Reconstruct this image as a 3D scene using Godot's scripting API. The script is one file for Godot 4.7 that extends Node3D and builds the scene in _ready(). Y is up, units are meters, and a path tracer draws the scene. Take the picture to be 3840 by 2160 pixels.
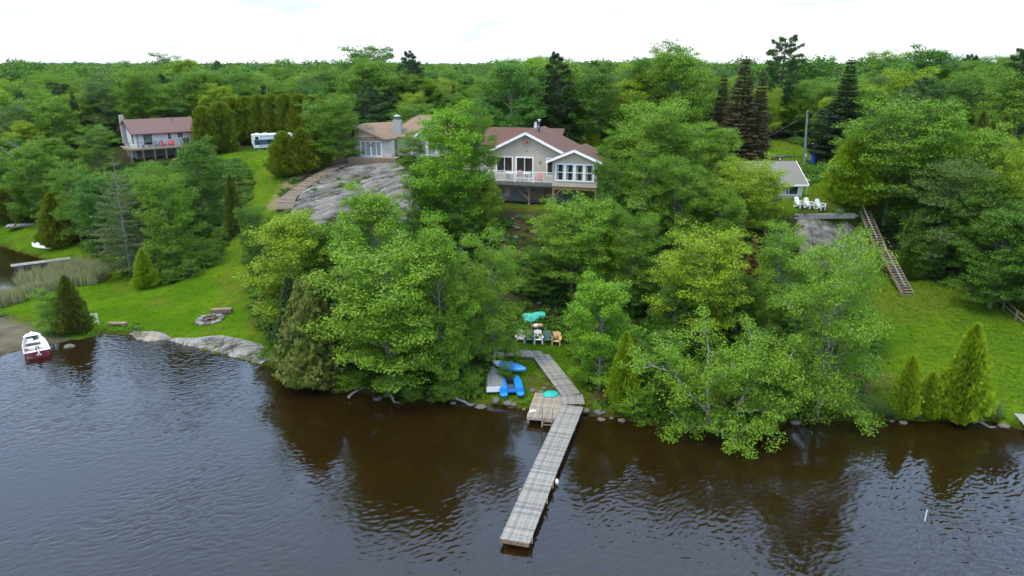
extends Node3D
# A lakeside with cottages on a wooded bank, seen from the air over the water.
# y up, metres; the lake surface is y = 0, the camera looks towards -z.

var M := {}                    # materials
var used := {}                 # names taken at top level
var rng := RandomNumberGenerator.new()
var nz := FastNoiseLite.new()
var nz2 := FastNoiseLite.new()


# ------------------------------------------------------------------ mesh builder
class MB:
	var v := PackedVector3Array()
	var n := PackedVector3Array()
	var c := PackedColorArray()
	var t := PackedVector2Array()
	var i := PackedInt32Array()
	var col := Color.WHITE

	func vert(p: Vector3, nn: Vector3, uv := Vector2.ZERO) -> int:
		v.append(p); n.append(nn); c.append(col); t.append(uv)
		return v.size() - 1

	func tri_i(a: int, b: int, d: int) -> void:
		# keeps the winding in step with the normals
		var g := (v[d] - v[a]).cross(v[b] - v[a])
		if g.dot(n[a] + n[b] + n[d]) < 0.0:
			i.append(a); i.append(d); i.append(b)
		else:
			i.append(a); i.append(b); i.append(d)

	func tri(a: Vector3, b: Vector3, d: Vector3, out: Vector3) -> void:
		var g := (d - a).cross(b - a).normalized()
		if g.dot(out) < 0.0:
			g = -g
		var k := v.size()
		for p in [a, b, d]:
			vert(p, g, Vector2(p.x + p.z, p.y))
		tri_i(k, k + 1, k + 2)

	func quad(a: Vector3, b: Vector3, d: Vector3, e: Vector3, out: Vector3) -> void:
		var g := (d - a).cross(b - a).normalized()
		if g.dot(out) < 0.0:
			g = -g
		var k := v.size()
		var lu := a.distance_to(b)
		var lv := b.distance_to(d)
		vert(a, g, Vector2(0, 0)); vert(b, g, Vector2(lu, 0)); vert(d, g, Vector2(lu, lv)); vert(e, g, Vector2(0, lv))
		tri_i(k, k + 1, k + 2)
		tri_i(k, k + 2, k + 3)

	func box(at: Vector3, size: Vector3, basis := Basis.IDENTITY) -> void:
		var h := size * 0.5
		var p := []
		for k in 8:
			p.append(at + basis * Vector3(h.x * (1 if k & 1 else -1), h.y * (1 if k & 2 else -1), h.z * (1 if k & 4 else -1)))
		quad(p[1], p[5], p[7], p[3], basis.x); quad(p[0], p[4], p[6], p[2], -basis.x)
		quad(p[2], p[3], p[7], p[6], basis.y); quad(p[0], p[1], p[5], p[4], -basis.y)
		quad(p[4], p[5], p[7], p[6], basis.z); quad(p[0], p[1], p[3], p[2], -basis.z)

	# a box with its long upper edges cut back
	func board(at: Vector3, size: Vector3, cut := 0.01, basis := Basis.IDENTITY) -> void:
		var h := size * 0.5
		var prof := PackedVector2Array([Vector2(-h.z, -h.y), Vector2(h.z, -h.y), Vector2(h.z, h.y - cut), Vector2(h.z - cut, h.y), Vector2(-h.z + cut, h.y), Vector2(-h.z, h.y - cut)])
		var m := prof.size()
		for k in m:
			var a := prof[k]
			var b := prof[(k + 1) % m]
			var mid := (a + b) * 0.5
			quad(at + basis * Vector3(-h.x, a.y, a.x), at + basis * Vector3(h.x, a.y, a.x), at + basis * Vector3(h.x, b.y, b.x), at + basis * Vector3(-h.x, b.y, b.x), basis * Vector3(0, mid.y / h.y, mid.x / h.z))
		for s in [-1.0, 1.0]:
			for k in range(1, m - 1):
				tri(at + basis * Vector3(s * h.x, prof[0].y, prof[0].x), at + basis * Vector3(s * h.x, prof[k].y, prof[k].x), at + basis * Vector3(s * h.x, prof[k + 1].y, prof[k + 1].x), basis.x * s)

	func bar(a: Vector3, b: Vector3, wide: float, deep: float, up := Vector3.UP) -> void:
		var z := (b - a).normalized()
		var u := up
		if absf(z.dot(u)) > 0.98:
			u = Vector3.RIGHT
		var x := u.cross(z).normalized()
		box((a + b) * 0.5, Vector3(wide, deep, a.distance_to(b)), Basis(x, z.cross(x), z))

	func tube(path: Array, radii: Array, sides := 6, cap := true) -> void:
		var k0 := v.size()
		var m := path.size()
		var ref := Vector3(0.31, 0.12, 0.94)
		for q in m:
			var d: Vector3 = (path[mini(q + 1, m - 1)] - path[maxi(q - 1, 0)]).normalized()
			if absf(d.dot(ref)) > 0.95:
				ref = Vector3(0.9, 0.3, 0.1)
			var x := d.cross(ref).normalized()
			var y := x.cross(d).normalized()
			for s in sides + 1:
				var an := TAU * s / sides
				var o := x * cos(an) + y * sin(an)
				vert(path[q] + o * radii[q], o, Vector2(float(s) / sides, q))
		for q in m - 1:
			for s in sides:
				var a := k0 + q * (sides + 1) + s
				tri_i(a, a + 1, a + sides + 2)
				tri_i(a, a + sides + 2, a + sides + 1)
		if cap:
			for e in [0, m - 1]:
				if radii[e] < 0.004:
					continue
				var d2: Vector3 = (path[1] - path[0]).normalized() * -1.0 if e == 0 else (path[m - 1] - path[m - 2]).normalized()
				for s in range(1, sides - 1):
					tri(v[k0 + e * (sides + 1)], v[k0 + e * (sides + 1) + s], v[k0 + e * (sides + 1) + s + 1], d2)

	# rings of equal size joined into a smooth skin
	func loft(rings: Array, closed := true, inside_of := Vector3.INF) -> void:
		var m: int = rings[0].size()
		var k0 := v.size()
		var w := m + (1 if closed else 0)
		for q in rings.size():
			var mid := Vector3.ZERO
			for p in rings[q]:
				mid += p / m
			for s in w:
				var p: Vector3 = rings[q][s % m]
				var ds: Vector3 = rings[q][(s + 1) % m] - rings[q][(s + m - 1) % m] if closed else rings[q][mini(s + 1, m - 1)] - rings[q][maxi(s - 1, 0)]
				var dq: Vector3 = rings[mini(q + 1, rings.size() - 1)][s % m] - rings[maxi(q - 1, 0)][s % m]
				var nn := ds.cross(dq)
				nn = nn.normalized() if nn.length() > 1e-9 else Vector3.UP
				var from := mid if inside_of == Vector3.INF else inside_of
				if nn.dot(p - from) < 0.0:
					nn = -nn
				vert(p, nn, Vector2(float(s) / m, q))
		for q in rings.size() - 1:
			for s in w - 1:
				var a := k0 + q * w + s
				tri_i(a, a + 1, a + w + 1)
				tri_i(a, a + w + 1, a + w)

	func fan(ring: Array, out: Vector3) -> void:
		for s in range(1, ring.size() - 1):
			tri(ring[0], ring[s], ring[s + 1], out)

	func lathe(prof: Array, sides := 16, at := Vector3.ZERO) -> void:
		var rings := []
		for p in prof:
			var r := []
			for s in sides:
				var an := TAU * s / sides
				r.append(at + Vector3(cos(an) * p.x, p.y, sin(an) * p.x))
			rings.append(r)
		loft(rings)

	# flat outline in x, y pushed from z0 to z1
	func prism(poly: PackedVector2Array, z0: float, z1: float, xf := Transform3D.IDENTITY) -> void:
		var ids := Geometry2D.triangulate_polygon(poly)
		for q in range(0, ids.size(), 3):
			for zz in [z0, z1]:
				tri(xf * Vector3(poly[ids[q]].x, poly[ids[q]].y, zz), xf * Vector3(poly[ids[q + 1]].x, poly[ids[q + 1]].y, zz), xf * Vector3(poly[ids[q + 2]].x, poly[ids[q + 2]].y, zz), xf.basis.z * (1.0 if (zz == z1) == (z1 > z0) else -1.0))
		var m := poly.size()
		var turn := 1.0 if Geometry2D.is_polygon_clockwise(poly) else -1.0
		for k in m:
			var a := poly[k]
			var b := poly[(k + 1) % m]
			var o := Vector2(-(b.y - a.y), b.x - a.x) * turn
			quad(xf * Vector3(a.x, a.y, z0), xf * Vector3(b.x, b.y, z0), xf * Vector3(b.x, b.y, z1), xf * Vector3(a.x, a.y, z1), xf.basis * Vector3(o.x, o.y, 0))

	# one leaf: a folded lozenge
	func leaf(p: Vector3, dir: Vector3, nrm: Vector3, long: float, wide: float, tone: Color) -> void:
		var side := dir.cross(nrm).normalized() * (wide * 0.5)
		var mid := p + dir * (long * 0.45) + nrm * (wide * 0.12)
		var k := v.size()
		v.append(p); v.append(mid + side); v.append(p + dir * long); v.append(mid - side)
		for q in 4:
			n.append(nrm); c.append(tone)
		i.append(k); i.append(k + 2); i.append(k + 1); i.append(k); i.append(k + 3); i.append(k + 2)

	func mesh() -> ArrayMesh:
		var a := []
		a.resize(Mesh.ARRAY_MAX)
		a[Mesh.ARRAY_VERTEX] = v
		a[Mesh.ARRAY_NORMAL] = n
		a[Mesh.ARRAY_COLOR] = c
		if t.size() == v.size():
			a[Mesh.ARRAY_TEX_UV] = t
		a[Mesh.ARRAY_INDEX] = i
		var m := ArrayMesh.new()
		m.add_surface_from_arrays(Mesh.PRIMITIVE_TRIANGLES, a)
		return m


# ------------------------------------------------------------------ naming and parenting
func numbered(called: String) -> String:
	var k: int = used.get(called, -1) + 1
	used[called] = k
	return called if k == 0 else "%s_%03d" % [called, k]


func tag(o: Node, label := "", category := "", group := "", kind := "") -> Node:
	for m in [["label", label], ["category", category], ["group", group], ["kind", kind]]:
		if m[1] != "":
			o.set_meta(m[0], m[1])
	return o


func thing(called: String, at: Vector3, turn: float, label: String, category: String, group := "") -> Node3D:
	var o := Node3D.new()
	o.name = numbered(called)
	add_child(o)
	o.position = at
	o.rotation.y = turn
	tag(o, label, category, group)
	return o


func put(called: String, mesh: Mesh, mat: Material, parent: Node = null, xf := Transform3D.IDENTITY) -> MeshInstance3D:
	var o := MeshInstance3D.new()
	o.mesh = mesh
	o.material_override = mat
	o.transform = xf
	if parent == null:
		o.name = numbered(called)
		add_child(o)
	else:
		o.name = called
		parent.add_child(o, true)
	return o


func part(called: String, b: MB, mat: Material, parent: Node = null) -> MeshInstance3D:
	return put(called, b.mesh(), mat, parent)


func boxp(called: String, at: Vector3, size: Vector3, mat: Material, parent: Node, basis := Basis.IDENTITY) -> MeshInstance3D:
	var b := MB.new()
	b.box(at, size, basis)
	return part(called, b, mat, parent)


func barp(called: String, a: Vector3, b2: Vector3, wide: float, deep: float, mat: Material, parent: Node, up := Vector3.UP) -> MeshInstance3D:
	var b := MB.new()
	b.bar(a, b2, wide, deep, up)
	return part(called, b, mat, parent)


func copy(o: Node3D, at: Vector3, turn: float, label := "") -> Node3D:
	var d := o.duplicate()
	d.name = numbered(String(o.name).rstrip("0123456789").rstrip("_"))
	add_child(d)
	d.position = at
	d.rotation.y = turn
	if label != "":
		d.set_meta("label", label)
	return d


# ------------------------------------------------------------------ materials
func lin(r: float, g: float, b: float, a := 1.0) -> Color:
	var c := Color(r, g, b).linear_to_srgb()
	c.a = a
	return c


func noise_tex(frequency: float, octaves: int, lo: Color, hi: Color, size := 512, type := FastNoiseLite.TYPE_SIMPLEX_SMOOTH, sd := 1) -> NoiseTexture2D:
	var f := FastNoiseLite.new()
	f.seed = sd
	f.noise_type = type
	f.frequency = frequency
	f.fractal_octaves = octaves
	var t := NoiseTexture2D.new()
	t.width = size
	t.height = size
	t.seamless = true
	t.noise = f
	var g := Gradient.new()
	g.colors = PackedColorArray([lo, hi])
	g.offsets = PackedFloat32Array([0.15, 0.85])
	t.color_ramp = g
	return t


func mat(called: String, c: Color, rough := 0.8, tex: Texture2D = null, tex_scale := 1.0, metal := 0.0) -> StandardMaterial3D:
	var m := StandardMaterial3D.new()
	m.resource_name = called
	m.albedo_color = c
	m.roughness = rough
	m.metallic = metal
	if tex:
		m.albedo_texture = tex
		m.uv1_triplanar = true
		m.uv1_scale = Vector3.ONE * tex_scale
	M[called] = m
	return m


func leaf_mat(called: String, r: float, g: float, b: float) -> void:
	var m := mat(called, lin(r, g, b), 0.55)
	m.vertex_color_use_as_albedo = true
	m.metallic_specular = 0.35
	m.backlight_enabled = true
	m.backlight = lin(0.5, 0.62, 0.22)


func _ready() -> void:
	rng.seed = 7
	nz.seed = 3
	nz.frequency = 1.0
	nz.fractal_octaves = 4
	nz2.seed = 11
	nz2.frequency = 1.0
	nz2.fractal_octaves = 2
	camera_and_light()
	materials()
	terrain()
	water()
	grow_prototypes()
	plant_listed_trees()
	plant_woods()
	build_all()


func camera_and_light() -> void:
	var cam := Camera3D.new()
	cam.name = "camera"
	cam.fov = 44.17
	cam.near = 0.5
	cam.far = 9000.0
	add_child(cam)
	cam.position = Vector3(0, 22, 0)
	cam.rotation_degrees = Vector3(-17.3, 0, 0)
	var e := Environment.new()
	e.background_mode = Environment.BG_SKY
	var sky := Sky.new()
	var pm := PanoramaSkyMaterial.new()
	pm.panorama = cloudy_sky()
	sky.sky_material = pm
	e.sky = sky
	e.background_energy_multiplier = 1.0
	e.tonemap_mode = Environment.TONE_MAPPER_LINEAR
	e.tonemap_exposure = 1.7
	e.fog_enabled = true
	e.fog_density = 0.000035
	e.fog_light_color = Color(0.80, 0.90, 1.0)
	e.sdfgi_enabled = true
	e.ssao_enabled = true
	e.ssil_enabled = true
	var w := WorldEnvironment.new()
	w.name = "world"
	w.environment = e
	add_child(w)
	var sun := DirectionalLight3D.new()
	sun.name = "sun"
	sun.light_energy = 0.5
	sun.light_angular_distance = 10.0
	sun.light_color = Color(1.0, 0.93, 0.78)
	sun.shadow_enabled = true
	add_child(sun)
	sun.look_at_from_position(Vector3.ZERO, Vector3(0.45, -1.0, -0.25), Vector3.UP)


func cloudy_sky() -> ImageTexture:
	# bright thin overcast; long flat cloud bellies near the horizon, a little blue overhead
	var w := 768
	var h := 384
	var im := Image.create(w, h, false, Image.FORMAT_RGBF)
	var f := FastNoiseLite.new()
	f.seed = 21
	f.frequency = 1.0
	f.fractal_octaves = 4
	for y in h:
		var up := (0.5 - (y + 0.5) / h) * PI
		var s := maxf(sin(up), 0.0)
		for x in w:
			var az := TAU * (x + 0.5) / w
			var c := Color(0.9, 0.95, 0.97)
			if up > 0.0:
				# clouds on a flat ceiling seen in perspective, brighter towards the zenith as an overcast is
				var r := 1.0 / (s + 0.10)
				var q := f.get_noise_2d(cos(az) * r * 0.8 + 5.0, sin(az) * r * 0.8)
				var q2 := f.get_noise_2d(cos(az) * r * 1.3 - 9.0, sin(az) * r * 1.3 + 3.0)
				var belly := clampf((q * 1.5 + 0.5 * q2 - 0.08) * 2.2, 0.0, 1.0)
				var base := Color(0.98, 1.0, 1.0).lerp(Color(0.70, 1.02, 1.50), smoothstep(0.08, 0.40, s)).lerp(Color(1.35, 1.45, 1.55), smoothstep(0.60, 0.95, s))
				var grey := Color(0.30, 0.40, 0.42).lerp(Color(0.62, 0.88, 1.40), smoothstep(0.10, 0.4, s))
				c = base.lerp(grey, belly * 0.75)
			im.set_pixel(x, y, c)
	return ImageTexture.create_from_image(im)


func materials() -> void:
	var grain := noise_tex(0.035, 4, Color(0.62, 0.62, 0.62), Color(1, 1, 1), 512, FastNoiseLite.TYPE_SIMPLEX_SMOOTH, 2)
	var fine := noise_tex(0.12, 3, Color(0.72, 0.72, 0.72), Color(1, 1, 1), 512, FastNoiseLite.TYPE_SIMPLEX, 5)
	M["tex_grain"] = grain
	M["tex_fine"] = fine
	# ground: colour by what grows or lies there (vertex colour), times a grass-like grain
	var turf := noise_tex(0.16, 4, Color(0.50, 0.52, 0.42), Color(1.0, 1.0, 1.0), 1024, FastNoiseLite.TYPE_SIMPLEX, 8)
	var g := mat("ground", Color.WHITE, 0.95, turf, 1.0 / 9.0)
	g.uv1_world_triplanar = true
	g.vertex_color_use_as_albedo = true
	g.metallic_specular = 0.05
	g.heightmap_enabled = true
	g.heightmap_texture = turf
	g.heightmap_scale = 6.0
	# foliage, linear base colours
	leaf_mat("leaf_mid", 0.140, 0.262, 0.015)
	leaf_mat("leaf_light", 0.175, 0.310, 0.020)
	leaf_mat("leaf_bright", 0.174, 0.343, 0.014)
	leaf_mat("leaf_yellow", 0.252, 0.359, 0.014)
	leaf_mat("leaf_dark", 0.088, 0.190, 0.015)
	leaf_mat("leaf_teal", 0.088, 0.215, 0.026)
	leaf_mat("leaf_grey", 0.115, 0.195, 0.038)
	leaf_mat("leaf_grass", 0.140, 0.275, 0.010)
	leaf_mat("leaf_far", 0.105, 0.195, 0.030)
	leaf_mat("cedar_bright", 0.260, 0.370, 0.014)
	leaf_mat("cedar_mid", 0.110, 0.200, 0.014)
	leaf_mat("cedar_olive", 0.135, 0.170, 0.022)
	leaf_mat("cedar_gold", 0.185, 0.225, 0.014)
	leaf_mat("cedar_hedge", 0.180, 0.225, 0.012)
	leaf_mat("needle_dark", 0.050, 0.090, 0.028)
	leaf_mat("needle_mid", 0.075, 0.140, 0.040)
	leaf_mat("needle_olive", 0.105, 0.145, 0.028)
	leaf_mat("needle_brown", 0.120, 0.108, 0.045)
	leaf_mat("needle_rust", 0.210, 0.125, 0.030)
	mat("bark", lin(0.13, 0.11, 0.085), 0.9, grain, 1.5)
	mat("bark_grey", lin(0.30, 0.28, 0.25), 0.9, grain, 1.5)
	mat("bark_white", lin(0.58, 0.57, 0.53), 0.8, noise_tex(0.03, 3, Color(0.25, 0.23, 0.2), Color(1, 1, 1), 256, FastNoiseLite.TYPE_CELLULAR, 9), 1.2)
	materials_more()
# ------------------------------------------------------------------ the lie of the land
# x, z, height of known points; a thin-plate surface runs through them
const KNOWN := [
	1.6, -70.2, 8.85, -1.8, -71.0, 8.85, 6.5, -68.4, 8.8, 2.0, -73.5, 9.2, 8.5, -70.0, 9.0,
	1.9, -52.3, 1.20, 1.6, -50.5, 0.80, 1.7, -47.8, 0.55, 5.8, -44.0, 0.45, -1.6, -46.5, 0.50, 1.4, -55.3, 2.00, 0.1, -57.3, 3.60, -4.4, -61.2, 4.60, 
	-4.6, -66.4, 7.00, 1.6, -68.4, 9.00, 3.9, -66.7, 8.90, -1.5, -68.4, 9.00, 7.1, -65.5, 8.80, 5.6, -64.4, 6.00, 5.2, -58.2, 2.60, 11.7, -65.5, 6.50, 
	10.6, -57.6, 2.80, 8.9, -46.5, 0.80, 14.5, -52.3, 1.60, 17.4, -65.5, 6.50, 13.4, -42.2, 0.50, 23.7, -68.0, 7.50, 29.2, -69.4, 8.40, 33.7, -69.8, 8.40, 
	36.4, -70.4, 8.20, 30.5, -75.0, 8.60, 34.7, -69.3, 5.60, 34.2, -67.3, 3.60, 34.9, -59.5, 2.60, 34.9, -64.1, 3.00, 33.6, -55.8, 2.00, 32.9, -49.0, 1.30, 
	32.5, -43.5, 0.70, 27.5, -46.7, 0.70, 39.7, -58.1, 3.00, 40.9, -54.1, 2.60, 42.0, -65.3, 5.00, 28.9, -64.1, 3.00, 23.3, -49.9, 0.90, 44.5, -61.5, 6.00, 
	39.3, -104.7, 10.00, 39.4, -94.1, 9.40, 32.1, -94.1, 9.40, -35.5, -76.1, 2.20, -33.5, -65.7, 0.90, -37.2, -63.9, 0.70, -31.4, -74.5, 2.60, -31.0, -78.6, 3.40, 
	-27.5, -67.5, 2.00, -31.5, -87.3, 5.40, -33.2, -99.3, 7.60, -41.6, -115.9, 8.40, -26.8, -58.7, 0.60, -22.0, -54.8, 0.60, -22.2, -59.6, 1.00, -56.5, -86.1, 0.60, 
	-66.3, -92.7, 0.60, -71.6, -100.8, 0.80, -49.3, -82.2, 0.60, -40.9, -74.2, 0.90, -40.4, -82.0, 2.60, -40.2, -92.5, 4.40, -46.0, -91.5, 4.60, -57.2, -97.3, 3.50, 
	-70.1, -106.3, 3.00, -81.6, -113.5, 3.00, -23.2, -83.7, 5.60, -27.5, -87.3, 5.90, -27.4, -94.4, 7.00, -23.7, -102.2, 9.00, -20.0, -103.4, 9.30, -15.6, -97.1, 9.00, 
	-16.3, -88.4, 7.20, -10.2, -75.4, 6.80, -19.9, -70.7, 3.60, -12.4, -62.7, 3.40, -18.6, -58.0, 1.20, -11.7, -49.7, 1.00, -7.5, -52.3, 1.60, -5.3, -46.5, 0.50, 
	-17.9, -52.2, 0.60, -55.3, -118.9, 7.40, -59.1, -117.2, 7.60, -60.0, -125.0, 8.00, -43.0, -128.0, 8.50, -20.0, -112.0, 9.60, -5.0, -112.0, 9.60, -90.0, -120.0, 5.00, 
	-120.0, -90.0, 1.50, 5.0, -82.0, 10.20, -8.0, -80.0, 9.60, 20.0, -90.0, 9.80, 45.0, -80.0, 8.60, 60.0, -70.0, 7.50, 60.0, -50.0, 3.50, 70.0, -100.0, 10.00, 
	100.0, -120.0, 11.00, 0.0, -140.0, 10.00, -80.0, -160.0, 8.00, 80.0, -160.0, 11.00, 0.0, -200.0, 10.00, -140.0, -200.0, 8.00, 140.0, -200.0, 11.00, ]
const LAKE := [-400.0, -52.0, -60.0, -53.0, -40.8, -52.5, -39.9, -53.6, -38.2, -54.6, -37.5, -55.5, -36.3, -56.1, -35.7, -57.0, -34.7, -57.4, -32.8, -57.1, -31.4, -56.6, -28.0, -55.3, -24.5, -53.4, -20.0, -51.1, -17.8, -49.7, -15.3, -47.2, -12.4, -45.9, -10.0, -45.6, -8.0, -45.3, -5.1, -44.4, -2.4, -44.1, 0.9, -43.3, 2.9, -42.3, 4.8, -42.5, 6.6, -42.2, 9.0, -40.8, 10.4, -40.3, 14.2, -40.5, 17.0, -41.1, 19.7, -41.5, 23.3, -41.9, 26.1, -41.5, 28.6, -41.2, 31.2, -41.4, 32.6, -40.4, 45.0, -37.0, 70.0, -34.0, 400.0, -30.0, 400.0, 300.0, -400.0, 300.0]
const POND := [-200.0, -85.0, -71.9, -93.0, -66.0, -89.0, -59.5, -84.5, -55.3, -81.7, -51.1, -79.4, -47.4, -77.4, -44.8, -74.2, -44.2, -72.0, -46.1, -71.0, -47.5, -68.5, -48.2, -66.6, -48.8, -64.1, -50.0, -62.5, -200.0, -66.0]
const LAWN_LEFT := [-78.4, -103.9, -69.1, -98.7, -64.3, -95.8, -50.6, -82.8, -40.8, -72.9, -34.1, -67.8, -31.2, -72.4, -31.7, -79.0, -33.5, -88.5, -36.1, -99.5, -42.6, -111.4, -53.2, -118.5, -59.3, -123.4, -45.5, -127.2, -25.2, -106.0, -23.3, -102.8, -29.4, -99.8, -30.0, -91.4, -28.0, -82.0, -27.0, -73.1, -24.7, -62.6, -19.1, -52.9, -20.3, -51.8, -28.3, -55.5, -32.6, -57.6, -35.7, -57.5, -36.9, -56.0, -39.2, -56.0, -46.9, -61.3, -49.8, -62.3, -48.8, -70.5, -44.9, -73.2, -46.2, -76.4, -55.6, -82.2, -70.6, -92.7]
const LAWN_CENTRE := [-0.1, -52.7, 4.3, -52.7, 4.6, -49.9, 5.3, -44.5, 6.8, -42.4, 0.9, -43.4, -2.0, -44.0, -2.1, -47.7, -0.1, -49.9]
const LAWN_RIGHT := [33.5, -67.2, 36.9, -67.2, 37.3, -63.8, 39.6, -59.6, 42.0, -52.0, 34.7, -39.7, 22.4, -41.8, 27.6, -50.0, 31.9, -60.3]
const LAWN_COTTAGE := [26.3, -68.9, 38.5, -70.4, 44.2, -80.7, 40.5, -89.2, 33.4, -80.3, 27.5, -72.4]
const LAWN_BACK := [38.6, -116.3, 44.0, -119.0, 44.9, -109.5, 40.5, -92.9, 35.8, -91.3, 32.0, -94.0]
const UNDER_HOUSE := [-1.3, -68.1, -1.3, -70.4, 7.4, -68.0, 7.1, -65.3, 1.6, -67.0]
const SAND := [-48.3, -61.8, -46.5, -60.8, -43.3, -59.2, -39.7, -56.1, -37.6, -55.5, -39.5, -53.3, -41.7, -52.2]
const DIRT_PATH := [-23.8, -103.9, -27.3, -100.5, -29.9, -98.7, -30.0, -93.1, -29.3, -86.5]

var tps_w := PackedFloat64Array()
var tps_x := PackedFloat64Array()
var tps_z := PackedFloat64Array()
const S := 30.0


func poly_of(a: Array) -> PackedVector2Array:
	var p := PackedVector2Array()
	for k in range(0, a.size(), 2):
		p.append(Vector2(a[k], a[k + 1]))
	return p


func solve_land() -> void:
	var n := KNOWN.size() / 3
	for k in n:
		tps_x.append(KNOWN[k * 3] / S)
		tps_z.append(KNOWN[k * 3 + 1] / S)
	var m := n + 3
	var a := []
	for r in m:
		var row := PackedFloat64Array()
		row.resize(m + 1)
		a.append(row)
	for r in n:
		for k in n:
			var r2 := pow(tps_x[r] - tps_x[k], 2) + pow(tps_z[r] - tps_z[k], 2)
			a[r][k] = r2 * log(r2) if r2 > 1e-9 else 0.0
		a[r][r] += 0.003
		a[r][n] = 1.0; a[r][n + 1] = tps_x[r]; a[r][n + 2] = tps_z[r]
		a[n][r] = 1.0; a[n + 1][r] = tps_x[r]; a[n + 2][r] = tps_z[r]
		a[r][m] = KNOWN[r * 3 + 2]
	for q in m:
		var best := q
		for r in range(q + 1, m):
			if absf(a[r][q]) > absf(a[best][q]):
				best = r
		var sw = a[q]; a[q] = a[best]; a[best] = sw
		var piv: PackedFloat64Array = a[q]
		for r in range(q + 1, m):
			var row: PackedFloat64Array = a[r]
			var f := row[q] / piv[q]
			if f != 0.0:
				for k in range(q, m + 1):
					row[k] -= f * piv[k]
				a[r] = row
	tps_w.resize(m)
	for r in range(m - 1, -1, -1):
		var s: float = a[r][m]
		for k in range(r + 1, m):
			s -= a[r][k] * tps_w[k]
		tps_w[r] = s / a[r][r]


func sd(poly: PackedVector2Array, p: Vector2) -> float:
	var best := 1e18
	var m := poly.size()
	var a := poly[m - 1]
	for k in m:
		var b := poly[k]
		var d := b - a
		var t := clampf((p - a).dot(d) / (d.length_squared() + 1e-12), 0.0, 1.0)
		best = minf(best, p.distance_squared_to(a + d * t))
		a = b
	return -sqrt(best) if Geometry2D.is_point_in_polygon(p, poly) else sqrt(best)


var lake_p: PackedVector2Array
var pond_p: PackedVector2Array


func shore_distance(x: float, z: float) -> float:
	var p := Vector2(x, z)
	var s := sd(lake_p, p)
	return s if z > -58.0 else minf(s, sd(pond_p, p))


func ground_y(x: float, z: float) -> float:
	var far := smoothstep(150.0, 230.0, -z)
	var s := 50.0 if z < -115.0 else shore_distance(x, z)
	if s < 0.0:
		var d := -s
		var dep := 0.10 + 0.12 * d if d < 8.0 else 1.06 + 0.2 * (d - 8.0)
		return -minf(dep, 4.5) + nz.get_noise_2d(x * 0.25, z * 0.25) * 0.12 * minf(d, 2.0)
	var h := 10.5
	if far < 1.0:
		var n := tps_x.size()
		var xs := x / S
		var zs := z / S
		h = tps_w[n] + tps_w[n + 1] * xs + tps_w[n + 2] * zs
		for k in n:
			var dx := xs - tps_x[k]
			var dz := zs - tps_z[k]
			var r2 := dx * dx + dz * dz
			if r2 > 1e-9:
				h += tps_w[k] * r2 * log(r2)
		h = lerpf(h, 10.5, far)
	h = maxf(h, 0.25)
	if s < 8.0:
		h = 0.02 + (0.12 + minf(s, 4.0) * 0.05) * (1.0 - smoothstep(1.0, 6.0, s)) + h * smoothstep(0.0, 6.0, s)
	if far > 0.0:
		# rolling country out to the horizon
		h += -3.0 * smoothstep(200.0, 420.0, -z) + smoothstep(1100.0, 2600.0, -z) * (9.0 + 12.0 * nz2.get_noise_2d(x * 0.0011, z * 0.0011))
	return h


func on_ground(x: float, z: float, lift := 0.0) -> Vector3:
	return Vector3(x, ground_y(x, z) + lift, z)


func lines(dense_lo: float, dense_hi: float, step: float, lo: float, hi: float) -> PackedFloat64Array:
	var a := PackedFloat64Array()
	var d := step
	var q := dense_lo
	var left := []
	while q > lo:
		d *= 1.22
		q -= d
		left.push_front(maxf(q, lo))
	a.append_array(left)
	q = dense_lo
	while q < dense_hi:
		a.append(q)
		q += step
	d = step
	while q < hi:
		a.append(q)
		d *= 1.22
		q += d
	a.append(hi)
	return a


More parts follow.
